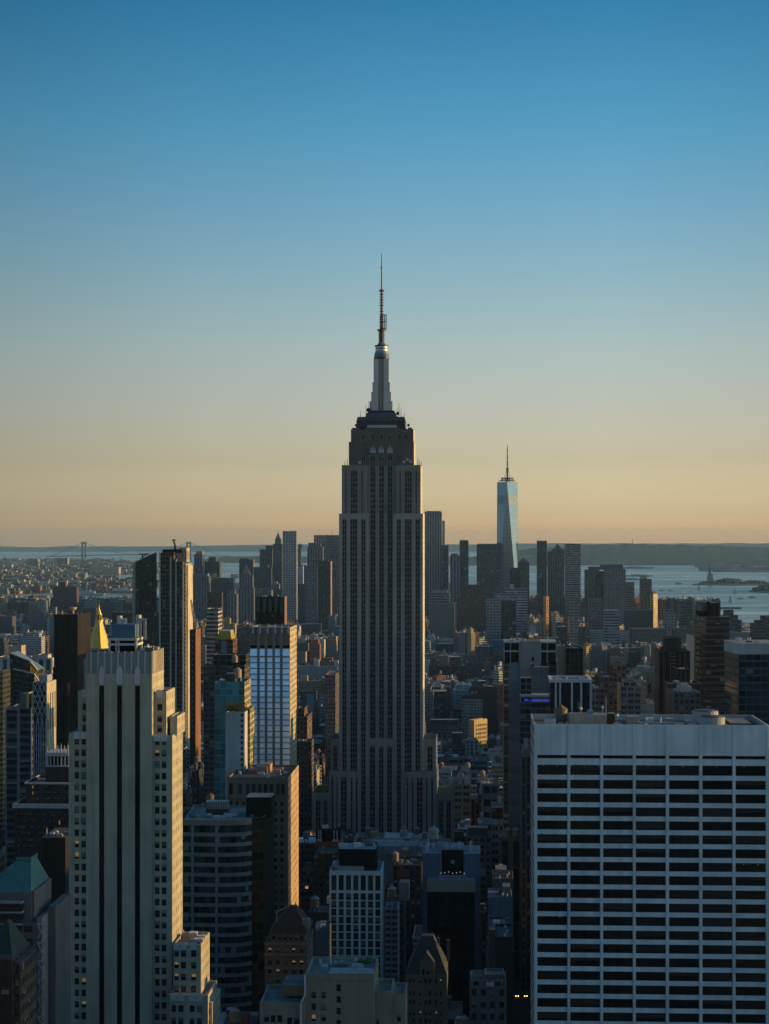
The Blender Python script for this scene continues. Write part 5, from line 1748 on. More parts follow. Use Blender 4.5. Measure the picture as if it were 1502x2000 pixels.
def slant_block():
    st = Site(1320, 16, 70)
    X, Z = st.x, st.z
    root = empty('office_building', st.loc, YAW, 'dark brown glass building with two sloping rooflines near the left edge', 'building')
    claim(15, 80, 1380, 1320, 30)
    for x0, x1, x2, ya, yb, y0, y1, nm in ((16, 57, 68, 1276, 1292, 4, 30, 'rear_block'), (29, 70, 78, 1306, 1315, -4, 3.5, 'front_block')):
        m = MB()
        b = [(X(x0), y0), (X(x1), y0), (X(x2), y0 + 5), (X(x2), y1), (X(x0), y1)]
        t = [Z(ya), Z(yb), Z(yb + 18), Z(yb + 18), Z(ya)]
        for i in range(5):
            j = (i + 1) % 5
            m.face([(b[i][0], b[i][1], 0), (b[j][0], b[j][1], 0), (b[j][0], b[j][1], t[j]), (b[i][0], b[i][1], t[i])], 'glass_fin', (.09, .075, .06), [(0, 0), (8, 0), (8, 40), (0, 40)])
        for i in range(1, 4):
            m.face([(b[0][0], b[0][1], t[0]), (b[i][0], b[i][1], t[i]), (b[i + 1][0], b[i + 1][1], t[i + 1])], 'glass_pale', (.2, .18, .12), [(0, 0), (5, 0), (5, 5)])
        m.build(nm, root)
        k = MB()
        k.bar((X(x0), y0 - .3, Z(ya)), (X(x1), y0 - .3, Z(yb)), .35, 'painted', (.45, .43, .38))
        k.bar((X(x1), y0 - .3, Z(yb)), (X(x2), y0 + 4.7, Z(yb + 18)), .35, 'painted', (.55, .48, .3))
        k.build('roof_edge', root)
slant_block()
T_('office_building', 'long white stone building with tall pilasters behind the slanted dark block', 'building', -12, 102, 1285, 1680, 34, 'tall_pier', (.46, .45, .46), 7, 12, 1400, steps=[(71, 92, 1279, 4, 14, 'masonry', (.48, .47, .47))])
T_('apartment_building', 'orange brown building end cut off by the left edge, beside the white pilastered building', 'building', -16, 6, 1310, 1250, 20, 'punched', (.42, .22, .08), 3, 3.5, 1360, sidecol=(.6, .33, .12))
T_('apartment_tower', 'dark purple brown housing slab standing against the river', 'tower', 103, 150, 1146, 4000, 34, 'masonry', (.085, .055, .055), 3.4, 3, 1200, steps=[(116, 127, 1137, 6, 20, 'masonry', (.085, .055, .055))], units=0)
T_('stone_tower', 'grey stone tower with arched top windows left of the black bronze tower', 'tower', 96, 108, 1202, 2000, 20, 'punched', (.25, .26, .28), 3, 4, 1290, steps=[(100, 108, 1186, 4, 12, 'punched', (.25, .26, .28))], units=0)
T_('apartment_building', 'grey stepped brick apartment block above the white pilastered building', 'building', 56, 88, 1197, 3000, 30, 'punched', (.17, .17, .19), 3.4, 3.2, 1240, steps=[(66, 80, 1190, 4, 20, 'punched', (.17, .17, .19))], units=0)
T_('commercial_building', 'low cream building lit warm on its long wall, left edge', 'building', 16, 42, 1261, 2300, 20, 'masonry', (.44, .36, .27), units=2)
# along the canyon left of the tall tower
T_('loft_building', 'tall narrow brown stone building with arched cornice beside the dark street canyon', 'building', 635, 655, 1318, 1700, 60, 'punched', (.17, .14, .13), 2.6, 3.6, 1500, side='punched', sidecol=(.10, .085, .08), roof=(.22, .15, .13))
T_('commercial_building', 'tan loft building with rows of windows and a tank, left of the canyon', 'building', 580, 627, 1330, 1900, 26, 'punched', (.36, .27, .17), 3, 3.8, 1370, boxes=[(587, 600, 1320, 5, 10, (.45, .33, .2))], tanks=[(629, (.35, .25, .17), 6)])
T_('commercial_building', 'long pale building with many small square windows above the tan loft', 'building', 580, 658, 1302, 2150, 26, 'punched', (.38, .38, .40), 2.6, 3.2, 1330, boxes=[(612, 622, 1289, 6, 10, (.52, .52, .52)), (652, 660, 1291, 6, 10, (.5, .5, .5))])
T_('apartment_building', 'white windowed block with dark roof and sunlit side right of the blue windowed tower', 'building', 578, 597, 1271, 2250, 24, 'punched', (.36, .35, .33), 2.8, 3.2, 1300, sidecol=(.58, .45, .25), steps=[(578, 602, 1256, -.5, 20, 'masonry', (.09, .10, .10))])
r, s = T_('brick_building', 'dark brick building with a painted sky and mural billboard on its wall', 'building', 586, 618, 1350, 1550, 30, 'punched', (.12, .10, .09), 3, 3.5, 1440, side='masonry', sidecol=(.06, .05, .05))
k = MB()
k.box(s.x(599), s.x(613), -.4, -.05, s.z(1395), s.z(1374), 'painted', (.24, .23, .23), bottom=True)
k.box(s.x(599), s.x(613), -.4, -.05, s.z(1374) + .02, s.z(1356), 'painted', (.10, .25, .33), bottom=True)
k.build('billboard', r)
T_('brick_building', 'stepped red brown brick building below the painted billboard', 'building', 579, 600, 1400, 1380, 40, 'punched', (.15, .09, .07), 2.8, 3.4, 1540, steps=[(579, 593, 1385, 6, 24, 'punched', (.15, .09, .07))])
T_('brick_building', 'lower brown brick setback building further along the dark canyon', 'building', 579, 608, 1448, 1330, 20, 'punched', (.13, .085, .07), 2.8, 3.4, 1560)
T_('commercial_building', 'dark low building with pale flat roof deep in the street canyon', 'building', 604, 626, 1452, 1560, 50, 'punched', (.06, .07, .07), 3, 3.5, 1480, roof=(.25, .28, .30))
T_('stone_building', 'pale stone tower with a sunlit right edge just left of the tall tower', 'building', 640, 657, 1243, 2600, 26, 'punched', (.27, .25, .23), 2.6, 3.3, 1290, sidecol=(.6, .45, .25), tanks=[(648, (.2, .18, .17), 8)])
T_('apartment_building', 'slim grey tower with bright tank box close to the tall tower shoulder', 'building', 641, 655, 1203, 3000, 26, 'punched', (.20, .19, .19), 2.6, 3.3, 1245, boxes=[(654, 658, 1199, 6, 8, (.6, .45, .25))])
T_('brick_building', 'wine red gabled block among the far roofs left of the tall tower', 'building', 611, 636, 1180, 3600, 30, 'masonry', (.12, .075, .08), 3, 3.4, 1210, steps=[(617, 630, 1172, 6, 18, 'masonry', (.12, .075, .08))], units=0)
T_('stone_building', 'cream stone palace block with roofline turrets behind the wine red block', 'building', 576, 612, 1181, 3900, 30, 'punched', (.30, .29, .27), 3, 4, 1200, boxes=[(578, 583, 1174, 4, 10, (.4, .38, .34)), (600, 605, 1175, 4, 10, (.4, .38, .34))], units=0)
T_('commercial_building', 'dark green brick warehouse with many roof boxes left of the tall tower', 'building', 584, 614, 1199, 3000, 34, 'punched', (.06, .065, .055), 3, 3.5, 1220)
T_('commercial_building', 'wide dark plum warehouse with pale roof near the tall tower', 'building', 590, 626, 1219, 2700, 40, 'punched', (.085, .065, .07), 3, 3.5, 1245, roof=(.28, .3, .33))
T_('apartment_tower', 'small orange lit tower right of the folded glass crown', 'tower', 566, 573, 1176, 3300, 24, 'balcony', (.30, .22, .15), 2.6, 3.2, 1215, sidecol=(.62, .42, .18), units=0)
# right of the tall tower
def complex_right():
    st = Site(1066, 984, 1087)
    X, Z = st.x, st.z
    root = empty('office_tower', st.loc, YAW, 'grey concrete core tower with black louvre panels and blue glass flank', 'tower')
    claim(982, 1090, 1500, 1056, 44)
    zt = Z(1253)
    m = MB()
    m.box(X(1015), X(1055.5), -1.0, 30, 0, zt, 'masonry', (.24, .25, .25), 'roof', RD)
    m.build('concrete_core', root)
    m = MB()
    m.box(X(995), X(1014.8), 0, 30, 0, Z(1294), 'slate_glass', (.12, .16, .21), 'roof', RD, 8, 3.8)
    m.box(X(1055.7), X(1087), 1, 30, 0, Z(1290), 'dark_glass', (.08, .09, .10), 'roof', RD, 4, 3.8)
    m.box(X(983), X(994.8), 1.5, 30, 0, Z(1296), 'checker', (.40, .31, .19), 'roof', RD, 3, 3.8)  # tan checkered wall, reflected golden light put into its colour
    m.build('glass_wing', root)
    f_ = MB()
    C = (.36, .36, .36)
    for x0, x1 in ((984, 1015), (1055.5, 1087)):
        f_.box(X(x0), X(x1), -.2, 26, zt - .9, zt, 'painted', C, bottom=True)
        f_.box(X(x0), X(x1), -.2, 26, Z(1272) - .5, Z(1272) + .5, 'painted', C, bottom=True)
        for x in (x0, (x0 + x1) / 2 - 3, x1 - 1.5):
            f_.box(X(x), X(x + 1.4), -.2, 1.2, Z(1294), zt - .9, 'painted', C)
        f_.box(X(x0) + .3, X(x1) - .3, 1.3, 26, Z(1296), zt - 1, 'black_panel')
    f_.build('louvre_frame', root)
    w_ = MB()
    w_.box(X(1038.5), X(1043), -1.2, -.9, Z(1291), Z(1283), 'black_panel', bottom=True)
    w_.build('opening', root)
    w_ = MB()
    w_.box(X(1038.5), X(1043), -1.2, -.9, Z(1305), Z(1297), 'black_panel', bottom=True)
    w_.build('opening', root)
    b = MB()
    b.box(X(1040), X(1071), -8, -1.1, 0, Z(1301), 'masonry', (.12, .14, .17), 'roof', (.2, .22, .24))
    b.box(X(1036), X(1071.6), -9, -8.1, 0, Z(1318), 'masonry', (.15, .17, .20), 'roof', RD)
    b.build('front_block', root)
    vents(root, X(1000), X(1080), 3, 24, zt, 8, 31)
complex_right()
r, s = T_('hotel_building', 'teal glass block with a rooftop bar glowing deep blue', 'building', 1016, 1108, 1372, 1020, 28, 'teal_dark', (.10, .13, .14), 3, 3.4, 1395, side='teal_dark', units=4, roof=(.2, .2, .2))
for i, (a, b) in enumerate(((1024, 1033), (1040, 1055), (1062, 1076), (1079, 1093))):
    k = MB()
    k.box(s.x(a), s.x(b), 1.0, 1.3, s.z(1369.5), s.z(1366), 'neon_blue', bottom=True)
    k.build('light_strip', r)
k = MB()
k.box(s.x(1016), s.x(1108), 0, 14, s.z(1362), s.z(1358), 'painted', (.30, .33, .35), bottom=True)
for x in (1017, 1036, 1058, 1078, 1097, 1107):
    k.bar((s.x(x), .4, s.z(1373)), (s.x(x), .4, s.z(1360)), .15, 'painted', (.4, .42, .43))
k.build('bar_canopy', r)
k = MB()
k.box(s.x(1017), s.x(1039), 6, 18, s.z(1373), s.z(1326), 'dark_glass', (.15, .17, .19), 'roof', RD, 4, 3.4)
k.build('upper_block', r)
T_('office_building', 'plain tan sided building right of the grey concrete core', 'building', 1073, 1104.5, 1262, 1180, 26, 'masonry', (.42, .33, .22), yv=1300, units=2)
T_('office_building', 'low tan windowed block in front of the plain tan sided building', 'building', 1066, 1090, 1289, 1120, 20, 'punched', (.42, .31, .17), 2.6, 3, 1320)
T_('glass_building', 'dark green glass block beside the plain tan sided building', 'building', 1105, 1139, 1266, 1150, 26, 'dark_glass', (.05, .055, .05), 3, 3.6, 1320)
def colonnade():
    st = Site(950, 1074, 1155)
    X, Z = st.x, st.z
    root = empty('office_building', st.loc, YAW, 'black glass block framed by five white columns under a white roof band', 'office building')
    claim(1072, 1158, 1395, 950, 28)
    m = MB()
    m.box(X(1075), X(1154), 1.2, 26, 0, Z(1331), 'dark_glass', (.02, .02, .02), 'roof', RD, 2.4, 3.6)
    m.build('glass_wall', root)
    f_ = MB()
    zt = Z(1327)
    for a, b, c, d in ((1074, 1156, 0, 1.4), (1074, 1156, 26, 27.4)):
        f_.box(X(a), X(b), c, d, zt - 1.6, zt, 'white_frame', bottom=True)
    f_.box(X(1074), X(1074) + 1.4, 1.4, 26, zt - 1.6, zt, 'white_frame', bottom=True)
    f_.box(X(1156) - 1.4, X(1156), 1.4, 26, zt - 1.6, zt, 'white_frame', bottom=True)
    f_.build('roof_band', root)
    for x in (1084, 1092.5, 1115.5, 1133.5, 1152):
        c = MB()
        c.box(X(x) , X(x + 3.4), 0, 1.1, 0, zt - 1.65, 'white_frame')
        c.build('column', root)
    vents(root, X(1080), X(1150), 4, 24, Z(1331), 10, 33)
colonnade()
def bronze_tower():
    st = Site(1150, 1379, 1425)
    X, Z = st.x, st.z
    root = empty('office_tower', st.loc, math.radians(4), 'dark bronze tower with thin horizontal ledges and a stepped top', 'tower')
    claim(1366, 1428, 1395, 1150, 34)
    m = MB()
    DB = (.085, .065, .055)
    m.box(X(1379), X(1425), 0, 34, 0, Z(1205), 'ledged', DB, 'roof', RD, 3, 3.75)
    m.build('glass_shaft', root)
    l = MB()
    z = Z(1213)
    while z > 4:
        l.box(X(1378.5), X(1425.4), -.45, 0, z, z + .55, 'masonry', (.15, .12, .105), bottom=True)
        l.box(X(1378.5), X(1379), 0, 34, z, z + .55, 'masonry', (.22, .16, .12), bottom=True)
        z -= 3.75 * 1.05
    l.build('ledge', root)['kind'] = 'stuff'
    t = MB()
    t.box(X(1388), X(1409), 4, 22, Z(1206), Z(1178), 'dark_pier', (.03, .028, .028), 'roof', RD, 3, 3.7)
    t.frustum(X(1386), X(1392), 3, 12, Z(1206), X(1386.5), X(1389), 4, 8, Z(1175), 'black_panel')
    t.box(X(1379), X(1388), 6, 28, Z(1206), Z(1194), 'black_panel', W1, 'roof', RD)
    t.build('plant_house', root)
    f_ = MB()
    f_.box(X(1364), X(1366), 12, 34, 0, Z(1243), 'painted', (.42, .40, .37))
    f_.build('side_pylon', root)
bronze_tower()
r, s = T_('apartment_tower', 'dark brown tower with one pale framed window bay', 'tower', 1287, 1348, 1272, 1120, 28, 'dark_pier', (.060, .042, .036), 3.2, 3.3, 1395, steps=[(1301, 1332, 1247, 5, 18, 'masonry', (.055, .042, .038))])
k = MB()
for i in range(4):
    for j in range(9):
        if i < 3:
            k.box(s.x(1309 + i * 5) , s.x(1309 + i * 5 + .9), -.5, -.03, s.z(1330), s.z(1275), 'painted', (.30, .26, .23))
    break
for j in range(9):
    k.box(s.x(1309.95), s.x(1318.9), -.45, -.03, s.z(1330 - j * 6.8), s.z(1329 - j * 6.8), 'painted', (.30, .26, .23), bottom=True)
k.build('framed_bay', r)
k = MB()
for i in range(60):
    x, y, z = s.x(1294) + rnd.gauss(0, .9), 4 + rnd.gauss(0, .8), s.z(1272) + abs(rnd.gauss(1.2, .9))
    k.face([(x - .4, y, z), (x + .4, y + .3, z), (x, y, z + .7)], 'leaf', (.02, .03, .015))
k.build('roof_shrub', r)
T_('apartment_building', 'low dark block stepping down beside the dark brown tower', 'building', 1322, 1348, 1307, 1090, 20, 'dark_pier', (.055, .045, .04), 3, 3.4, 1340)
r, s = T_('glass_building', 'dark teal glass block with a wide white top band at the right edge', 'building', 1442, 1530, 1277, 880, 30, 'teal_dark', (.07, .09, .10), 3.4, 3.5, 1420, rz=math.radians(2), units=0)
k = MB()
k.box(s.x(1441), s.x(1531), -.5, 30.5, s.z(1277) - .2, s.z(1256.5), 'masonry', (.44, .44, .46), 'roof', (.3, .3, .3), bottom=True)
k.build('top_band', r)
vents(r, s.x(1446), s.x(1500), 4, 20, s.z(1256.5), 6, 35)
T_('stone_building', 'brown building topped by a stepped white penthouse', 'building', 1316, 1368, 1352, 960, 26, 'punched', (.15, .125, .11), 3, 3.4, 1395, rz=0.0, steps=[(1325, 1354, 1350, 2, 16, 'punched', (.40, .39, .39)), (1331, 1353, 1342, 4, 12, 'masonry', (.48, .47, .47)), (1338, 1347, 1338, 6, 7, 'masonry', (.55, .52, .48))])
T_('brick_building', 'plain dark red brick block behind the stepped white penthouse', 'building', 1305, 1370, 1336, 1010, 24, 'masonry', (.085, .055, .05), yv=1350)
T_('apartment_tower', 'grey brown balcony tower with lit right edge behind the white slab roof', 'tower', 1212, 1252, 1340, 1000, 24, 'punched_wide', (.27, .25, .22), 4, 3.4, 1395, side='balcony', sidecol=(.5, .36, .2), steps=[(1218, 1244, 1331, 3, 14, 'punched_wide', (.27, .25, .22))])
T_('brick_building', 'red brown brick building with a tiled rooftop pavilion', 'building', 1171, 1225, 1322, 1060, 26, 'punched', (.17, .10, .08), 2.6, 3.3, 1395, rz=0.0, steps=[(1198, 1224, 1300, 3, 18, 'punched', (.19, .11, .08)), (1199, 1222, 1296, 4, 14, 'masonry', (.30, .17, .10))])
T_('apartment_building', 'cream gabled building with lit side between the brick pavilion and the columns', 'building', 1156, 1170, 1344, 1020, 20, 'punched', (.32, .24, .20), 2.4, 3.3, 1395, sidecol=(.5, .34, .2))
T_('stone_building', 'grey stepped stone tower with round topped roof left of the tan block', 'tower', 1148, 1180, 1272, 1400, 24, 'punched', (.21, .205, .195), 2.6, 3.4, 1320, steps=[(1154, 1176, 1262, 3, 16, 'punched', (.21, .205, .195)), (1164, 1174, 1256, 5, 8, 'masonry', (.26, .25, .24))])
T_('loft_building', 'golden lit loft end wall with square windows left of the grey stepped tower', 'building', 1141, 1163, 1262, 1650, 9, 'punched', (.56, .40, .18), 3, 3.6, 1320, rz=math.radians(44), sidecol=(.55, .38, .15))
T_('stone_building', 'plain tan block with slightly brighter right side, centre right', 'building', 1195, 1222, 1284, 1620, 22, 'masonry', (.24, .22, .18), sidecol=(.46, .36, .22), yv=1330)
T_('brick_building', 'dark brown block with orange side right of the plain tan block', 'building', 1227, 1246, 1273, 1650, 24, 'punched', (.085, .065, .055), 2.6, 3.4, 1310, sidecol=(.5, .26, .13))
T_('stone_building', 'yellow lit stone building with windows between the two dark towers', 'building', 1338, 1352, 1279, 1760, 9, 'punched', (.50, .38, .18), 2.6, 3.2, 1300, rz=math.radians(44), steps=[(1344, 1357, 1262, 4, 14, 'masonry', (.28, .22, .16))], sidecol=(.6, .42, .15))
T_('loft_building', 'large white loft building with a grid of dark windows, centre right', 'building', 1154, 1230, 1232, 2350, 40, 'punched_wide', (.40, .41, .42), 4.4, 4, 1262)
T_('apartment_building', 'white slanted grid block behind the large white loft', 'building', 1150, 1172, 1215, 2700, 30, 'punched_wide', (.44, .45, .46), 4, 3.6, 1235)
T_('commercial_building', 'long grey brick warehouse with small windows right of the white loft', 'building', 1232, 1300, 1228, 2700, 50, 'punched', (.13, .12, .12), 3, 3.6, 1262)
T_('commercial_building', 'brown brick warehouse with square windows behind the dark brown tower', 'building', 1318, 1358, 1228, 2500, 40, 'punched', (.14, .12, .115), 3, 3.6, 1262, rz=0)
T_('brick_building', 'orange brick apartment block beside the blue wrapped building', 'building', 962, 984, 1277, 1900, 26, 'punched', (.24, .15, .09), 3, 3.4, 1310, boxes=[(968, 974, 1270, 4, 10, (.22, .13, .08))])
T_('commercial_building', 'building wrapped in bright blue sheeting left of the grey concrete core', 'building', 960, 985, 1250, 2000, 26, 'masonry', (.05, .16, .30), yv=1285)
T_('apartment_building', 'wide brown brick apartment block with cornice and roof house right of the tall tower', 'building', 907, 946, 1295, 1800, 26, 'punched_wide', (.11, .085, .075), 4, 3.4, 1340, boxes=[(923, 932, 1279, 6, 12, (.17, .13, .11))])
T_('stone_building', 'slim white stone building with dark window stripes right of the brown apartment block', 'building', 947, 959, 1293, 1780, 24, 'pier', (.36, .35, .34), 3.6, 3.4, 1330)
T_('brick_building', 'long dark brick block under a tan roof house, just right of the tall tower', 'building', 838, 882, 1301, 1900, 40, 'punched', (.10, .065, .055), 3, 3.6, 1330, boxes=[(857, 876, 1281, 8, 20, (.28, .20, .16)), (840, 850, 1286, 8, 20, (.15, .09, .08))])
T_('brick_building', 'red brick church hall with a blue grey roof right of the tall tower', 'building', 852, 888, 1258, 2500, 40, 'masonry', (.14, .07, .06), sidecol=(.42, .17, .10), roof=(.22, .27, .32), yv=1280)
T_('office_building', 'dark brown slab with pale edges among low roofs', 'building', 943, 969, 1341, 1560, 24, 'masonry', (.060, .045, .042), side='punched', sidecol=(.42, .35, .28), yv=1440, units=8)
T_('loft_building', 'white stone loft building with paired windows and dark cornice', 'building', 902, 942, 1362, 1560, 26, 'punched_wide', (.36, .34, .32), 3.6, 3.6, 1440, steps=[(902, 943, 1357, -.6, 24, 'masonry', (.05, .05, .055))], tanks=[(922, (.3, .24, .2), 10), (930, (.3, .22, .16), 14)])
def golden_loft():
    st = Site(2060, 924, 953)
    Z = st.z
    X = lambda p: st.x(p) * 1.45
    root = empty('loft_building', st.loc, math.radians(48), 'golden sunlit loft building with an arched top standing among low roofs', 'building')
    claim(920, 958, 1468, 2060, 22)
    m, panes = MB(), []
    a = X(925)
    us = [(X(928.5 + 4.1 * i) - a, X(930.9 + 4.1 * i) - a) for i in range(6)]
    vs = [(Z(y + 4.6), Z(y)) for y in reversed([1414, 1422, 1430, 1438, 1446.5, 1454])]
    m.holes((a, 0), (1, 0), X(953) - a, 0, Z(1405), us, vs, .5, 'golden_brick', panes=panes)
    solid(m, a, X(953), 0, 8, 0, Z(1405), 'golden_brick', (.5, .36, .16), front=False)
    m.build('wall', root)
    panes_out(panes, root, ['window_glass_warm', 'window_glass_warm', 'window_glass', 'curtain'])
    k = MB()
    for i in range(8):
        t0, t1 = math.pi * i / 8, math.pi * (i + 1) / 8
        cx, r = X(939), 5.2
        k.face([(cx, -.05, Z(1405)), (cx + r * math.cos(t0), -.05, Z(1405) + 1.4 * math.sin(t0)), (cx + r * math.cos(t1), -.05, Z(1405) + 1.4 * math.sin(t1))], 'golden_brick')
    k.build('arched_gable', root)
golden_loft()
T_('stone_building', 'stone building with a dark green mansard roof beside the tall tower', 'building', 841, 896, 1416, 1480, 24, 'punched', (.24, .22, .20), 3, 4, 1450, steps=[(841, 896, 1406, .2, 22, 'masonry', (.05, .075, .075))], roof=(.34, .38, .40))
T_('stone_building', 'brown arched stone building behind the green mansard building', 'building', 885, 912, 1386, 1560, 24, 'punched_wide', (.17, .13, .10), 5, 4, 1420, steps=[(876, 886, 1384, 1, 20, 'masonry', (.07, .045, .045))])
T_('commercial_building', 'long tan stone building with a flat dark roof and roof house', 'building', 864, 908, 1455, 1400, 24, 'punched_wide', (.17, .15, .125), 3.4, 3.8, 1478, boxes=[(883, 903, 1433, 6, 14, (.05, .055, .055))], roof=(.05, .05, .05))
T_('brick_building', 'white painted building with three pairs of small windows', 'building', 909, 934, 1447, 1380, 18, 'punched', (.42, .43, .44), 5.4, 3.6, 1482, steps=[(912, 930, 1443, 2, 12, 'masonry', (.42, .43, .44))])
T_('commercial_building', 'broad dark building with blue grey roof edge behind the yellow stone block', 'building', 856, 950, 1497, 1370, 24, 'punched', (.14, .135, .13), 3, 3.6, 1520, roof=(.06, .08, .09))
T_('stone_building', 'yellow stone block with arched windows and pale roof units right of the tall tower base', 'building', 886, 919, 1532, 1270, 24, 'punched_wide', (.30, .24, .15), 5.4, 4.4, 1592, boxes=[(876, 884, 1523, 6, 8, (.5, .5, .5)), (893, 903, 1522, 6, 8, (.42, .44, .45)), (907, 917, 1521, 5, 8, (.5, .5, .5))], tanks=[(900, (.4, .27, .18), 14)])
T_('office_building', 'blue grey concrete frame building with a wide cross in its wall', 'building', 940, 976, 1531, 1230, 22, 'punched_wide', (.19, .21, .22), 9, 9, 1570, roof=(.16, .15, .17))
T_('commercial_building', 'blue grey arcaded building with three green skylights', 'building', 960, 1003, 1611, 1120, 22, 'punched_wide', (.19, .22, .25), 4.4, 5, 1640, boxes=[(962, 972, 1604, 2, 6, (.30, .50, .46)), (976, 986, 1604, 2, 6, (.30, .50, .46)), (990, 1000, 1604, 2, 6, (.30, .50, .46))])
T_('office_building', 'brown stone building with tall dark bays and twin water tanks', 'building', 976, 1019, 1642, 1010, 22, 'tall_dark', (.20, .15, .115), 7.5, 14, 1700, tanks=[(993, (.22, .16, .11), 6), (1008, (.38, .25, .13), 6)], boxes=[(974, 1018, 1637, 4, 14, (.22, .15, .11))])
T_('commercial_building', 'grey building with a blue roof canopy in front of the arcaded building', 'building', 911, 960, 1634, 1080, 22, 'punched', (.17, .16, .155), 4, 4, 1660, boxes=[(913, 953, 1622, 8, 10, (.12, .10, .09))])
T_('office_tower', 'slim grey glass and red brick tower at the edge of the white slab', 'tower', 1018, 1036, 1478, 985, 28, 'pier', (.10, .12, .12), 3, 3.6, 1700, steps=[(1020, 1036, 1462, 2, 20, 'masonry', (.26, .25, .23)), (1024, 1032, 1447, 4, 8, 'masonry', (.4, .41, .42))])
# roofs below the tall tower
T_('commercial_building', 'wide white roofed hall in front of the tall tower base', 'building', 722, 815, 1652, 1130, 30, 'masonry', (.36, .37, .38), yv=1700, roof=(.40, .41, .42), boxes=[(752, 772, 1664, -8, 6, (.42, .41, .40))], units=10)
T_('commercial_building', 'grey white roofed annex with a tall water tank before the tall tower', 'building', 816, 868, 1654, 1110, 28, 'masonry', (.30, .31, .32), yv=1690, roof=(.33, .36, .37), tanks=[(845, (.30, .27, .26), 3)], units=8)
r, s = T_('brick_building', 'orange walled roof house with twin chimneys and white ducts', 'building', 616, 663, 1644, 1010, 18, 'masonry', (.28, .085, .03), sidecol=(.5, .2, .08), yv=1668, units=0)
k = MB()
k.box(s.x(616), s.x(635), 2, 10, s.z(1644), s.z(1620), 'black_panel')
k.box(s.x(648), s.x(663), 2, 10, s.z(1644), s.z(1620), 'black_panel')
k.box(s.x(635), s.x(648), 3, 10, s.z(1644), s.z(1625), 'black_panel')
k.build('plant_house', r)
for x in (622, 626, 652, 658):
    k = MB()
    k.bar((s.x(x), 1.5, s.z(1640)), (s.x(x), 1.5, s.z(1622)), .25, 'steel_white')
    k.box(s.x(x) - .8, s.x(x) + .8, .6, 1.9, s.z(1644), s.z(1640), 'steel_white', bottom=True)
    k.build('duct', r)
vents(r, s.x(618), s.x(660), 3, 9, s.z(1620), 5, 41)
T_('brick_building', 'black brick building beneath the orange walled roof house', 'building', 611, 658, 1667, 985, 26, 'punched', (.045, .032, .028), 3, 3.6, 1780)
T_('brick_building', 'dark brick building with a round brown water tank left of the white lattice tower', 'building', 601, 641, 1782, 800, 20, 'masonry', (.10, .075, .065), tanks=[(613, (.30, .22, .18), 4)], yv=1830)
T_('commercial_building', 'small grey block with white annex left of the white lattice tower', 'building', 615, 642, 1813, 720, 14, 'masonry', (.10, .11, .125), boxes=[(616, 626, 1806, 0, 6, (.42, .42, .44))], yv=1900)
T_('stone_building', 'white building with square dark windows right of the white lattice tower', 'building', 752, 777, 1775, 800, 16, 'punched_wide', (.34, .35, .37), 2.8, 2.6, 1870)
T_('brick_building', 'black brick building with two water tanks behind the slate blue tower', 'building', 768, 823, 1690, 960, 26, 'punched', (.06, .045, .04), 3, 3.6, 1800, tanks=[(771, (.22, .17, .14), 4), (790, (.2, .15, .12), 18)], boxes=[(776, 800, 1708, -6, 6, (.10, .075, .065))], units=8)
T_('commercial_building', 'dark building with tall brown water tank beside the white lattice tower', 'building', 752, 790, 1760, 860, 18, 'punched', (.07, .055, .05), 3, 3.6, 1800, tanks=[(765, (.21, .15, .11), 3)], boxes=[(778, 798, 1728, 6, 8, (.36, .28, .24))])
T_('brick_building', 'dark maroon brick building with pale roof below the brown bay building', 'building', 955, 1000, 1817, 735, 26, 'masonry', (.085, .060, .052), yv=1900, roof=(.17, .17, .17), units=7)
T_('commercial_building', 'grey boxy rooftop building with white walls right of the slate blue tower', 'building', 953, 1000, 1752, 840, 22, 'masonry', (.21, .23, .26), yv=1800, boxes=[(953, 966, 1745, 2, 10, (.30, .33, .38)), (982, 997, 1738, 8, 10, (.20, .20, .20))], units=8)
T_('commercial_building', 'dark building with tan penthouse right of the slate blue tower', 'building', 962, 1003, 1716, 900, 22, 'masonry', (.14, .125, .115), yv=1745, boxes=[(968, 990, 1702, 5, 12, (.22, .20, .19))], units=7)
T_('brick_building', 'ornate grey building with balustrade and stepped roof at the bottom', 'building', 917, 989, 1927, 620, 22, 'punched', (.17, .165, .16), 3.4, 4.2, 2050, steps=[(920, 983, 1918, 3, 14, 'punched', (.2, .2, .2)), (947, 985, 1910, 5, 9, 'masonry', (.12, .13, .14))], roof=(.12, .13, .14))
T_('brick_building', 'black brick wall building beside the white slab at the bottom', 'building', 968, 1002, 1830, 690, 24, 'masonry', (.030, .022, .020), yv=1950, units=3)
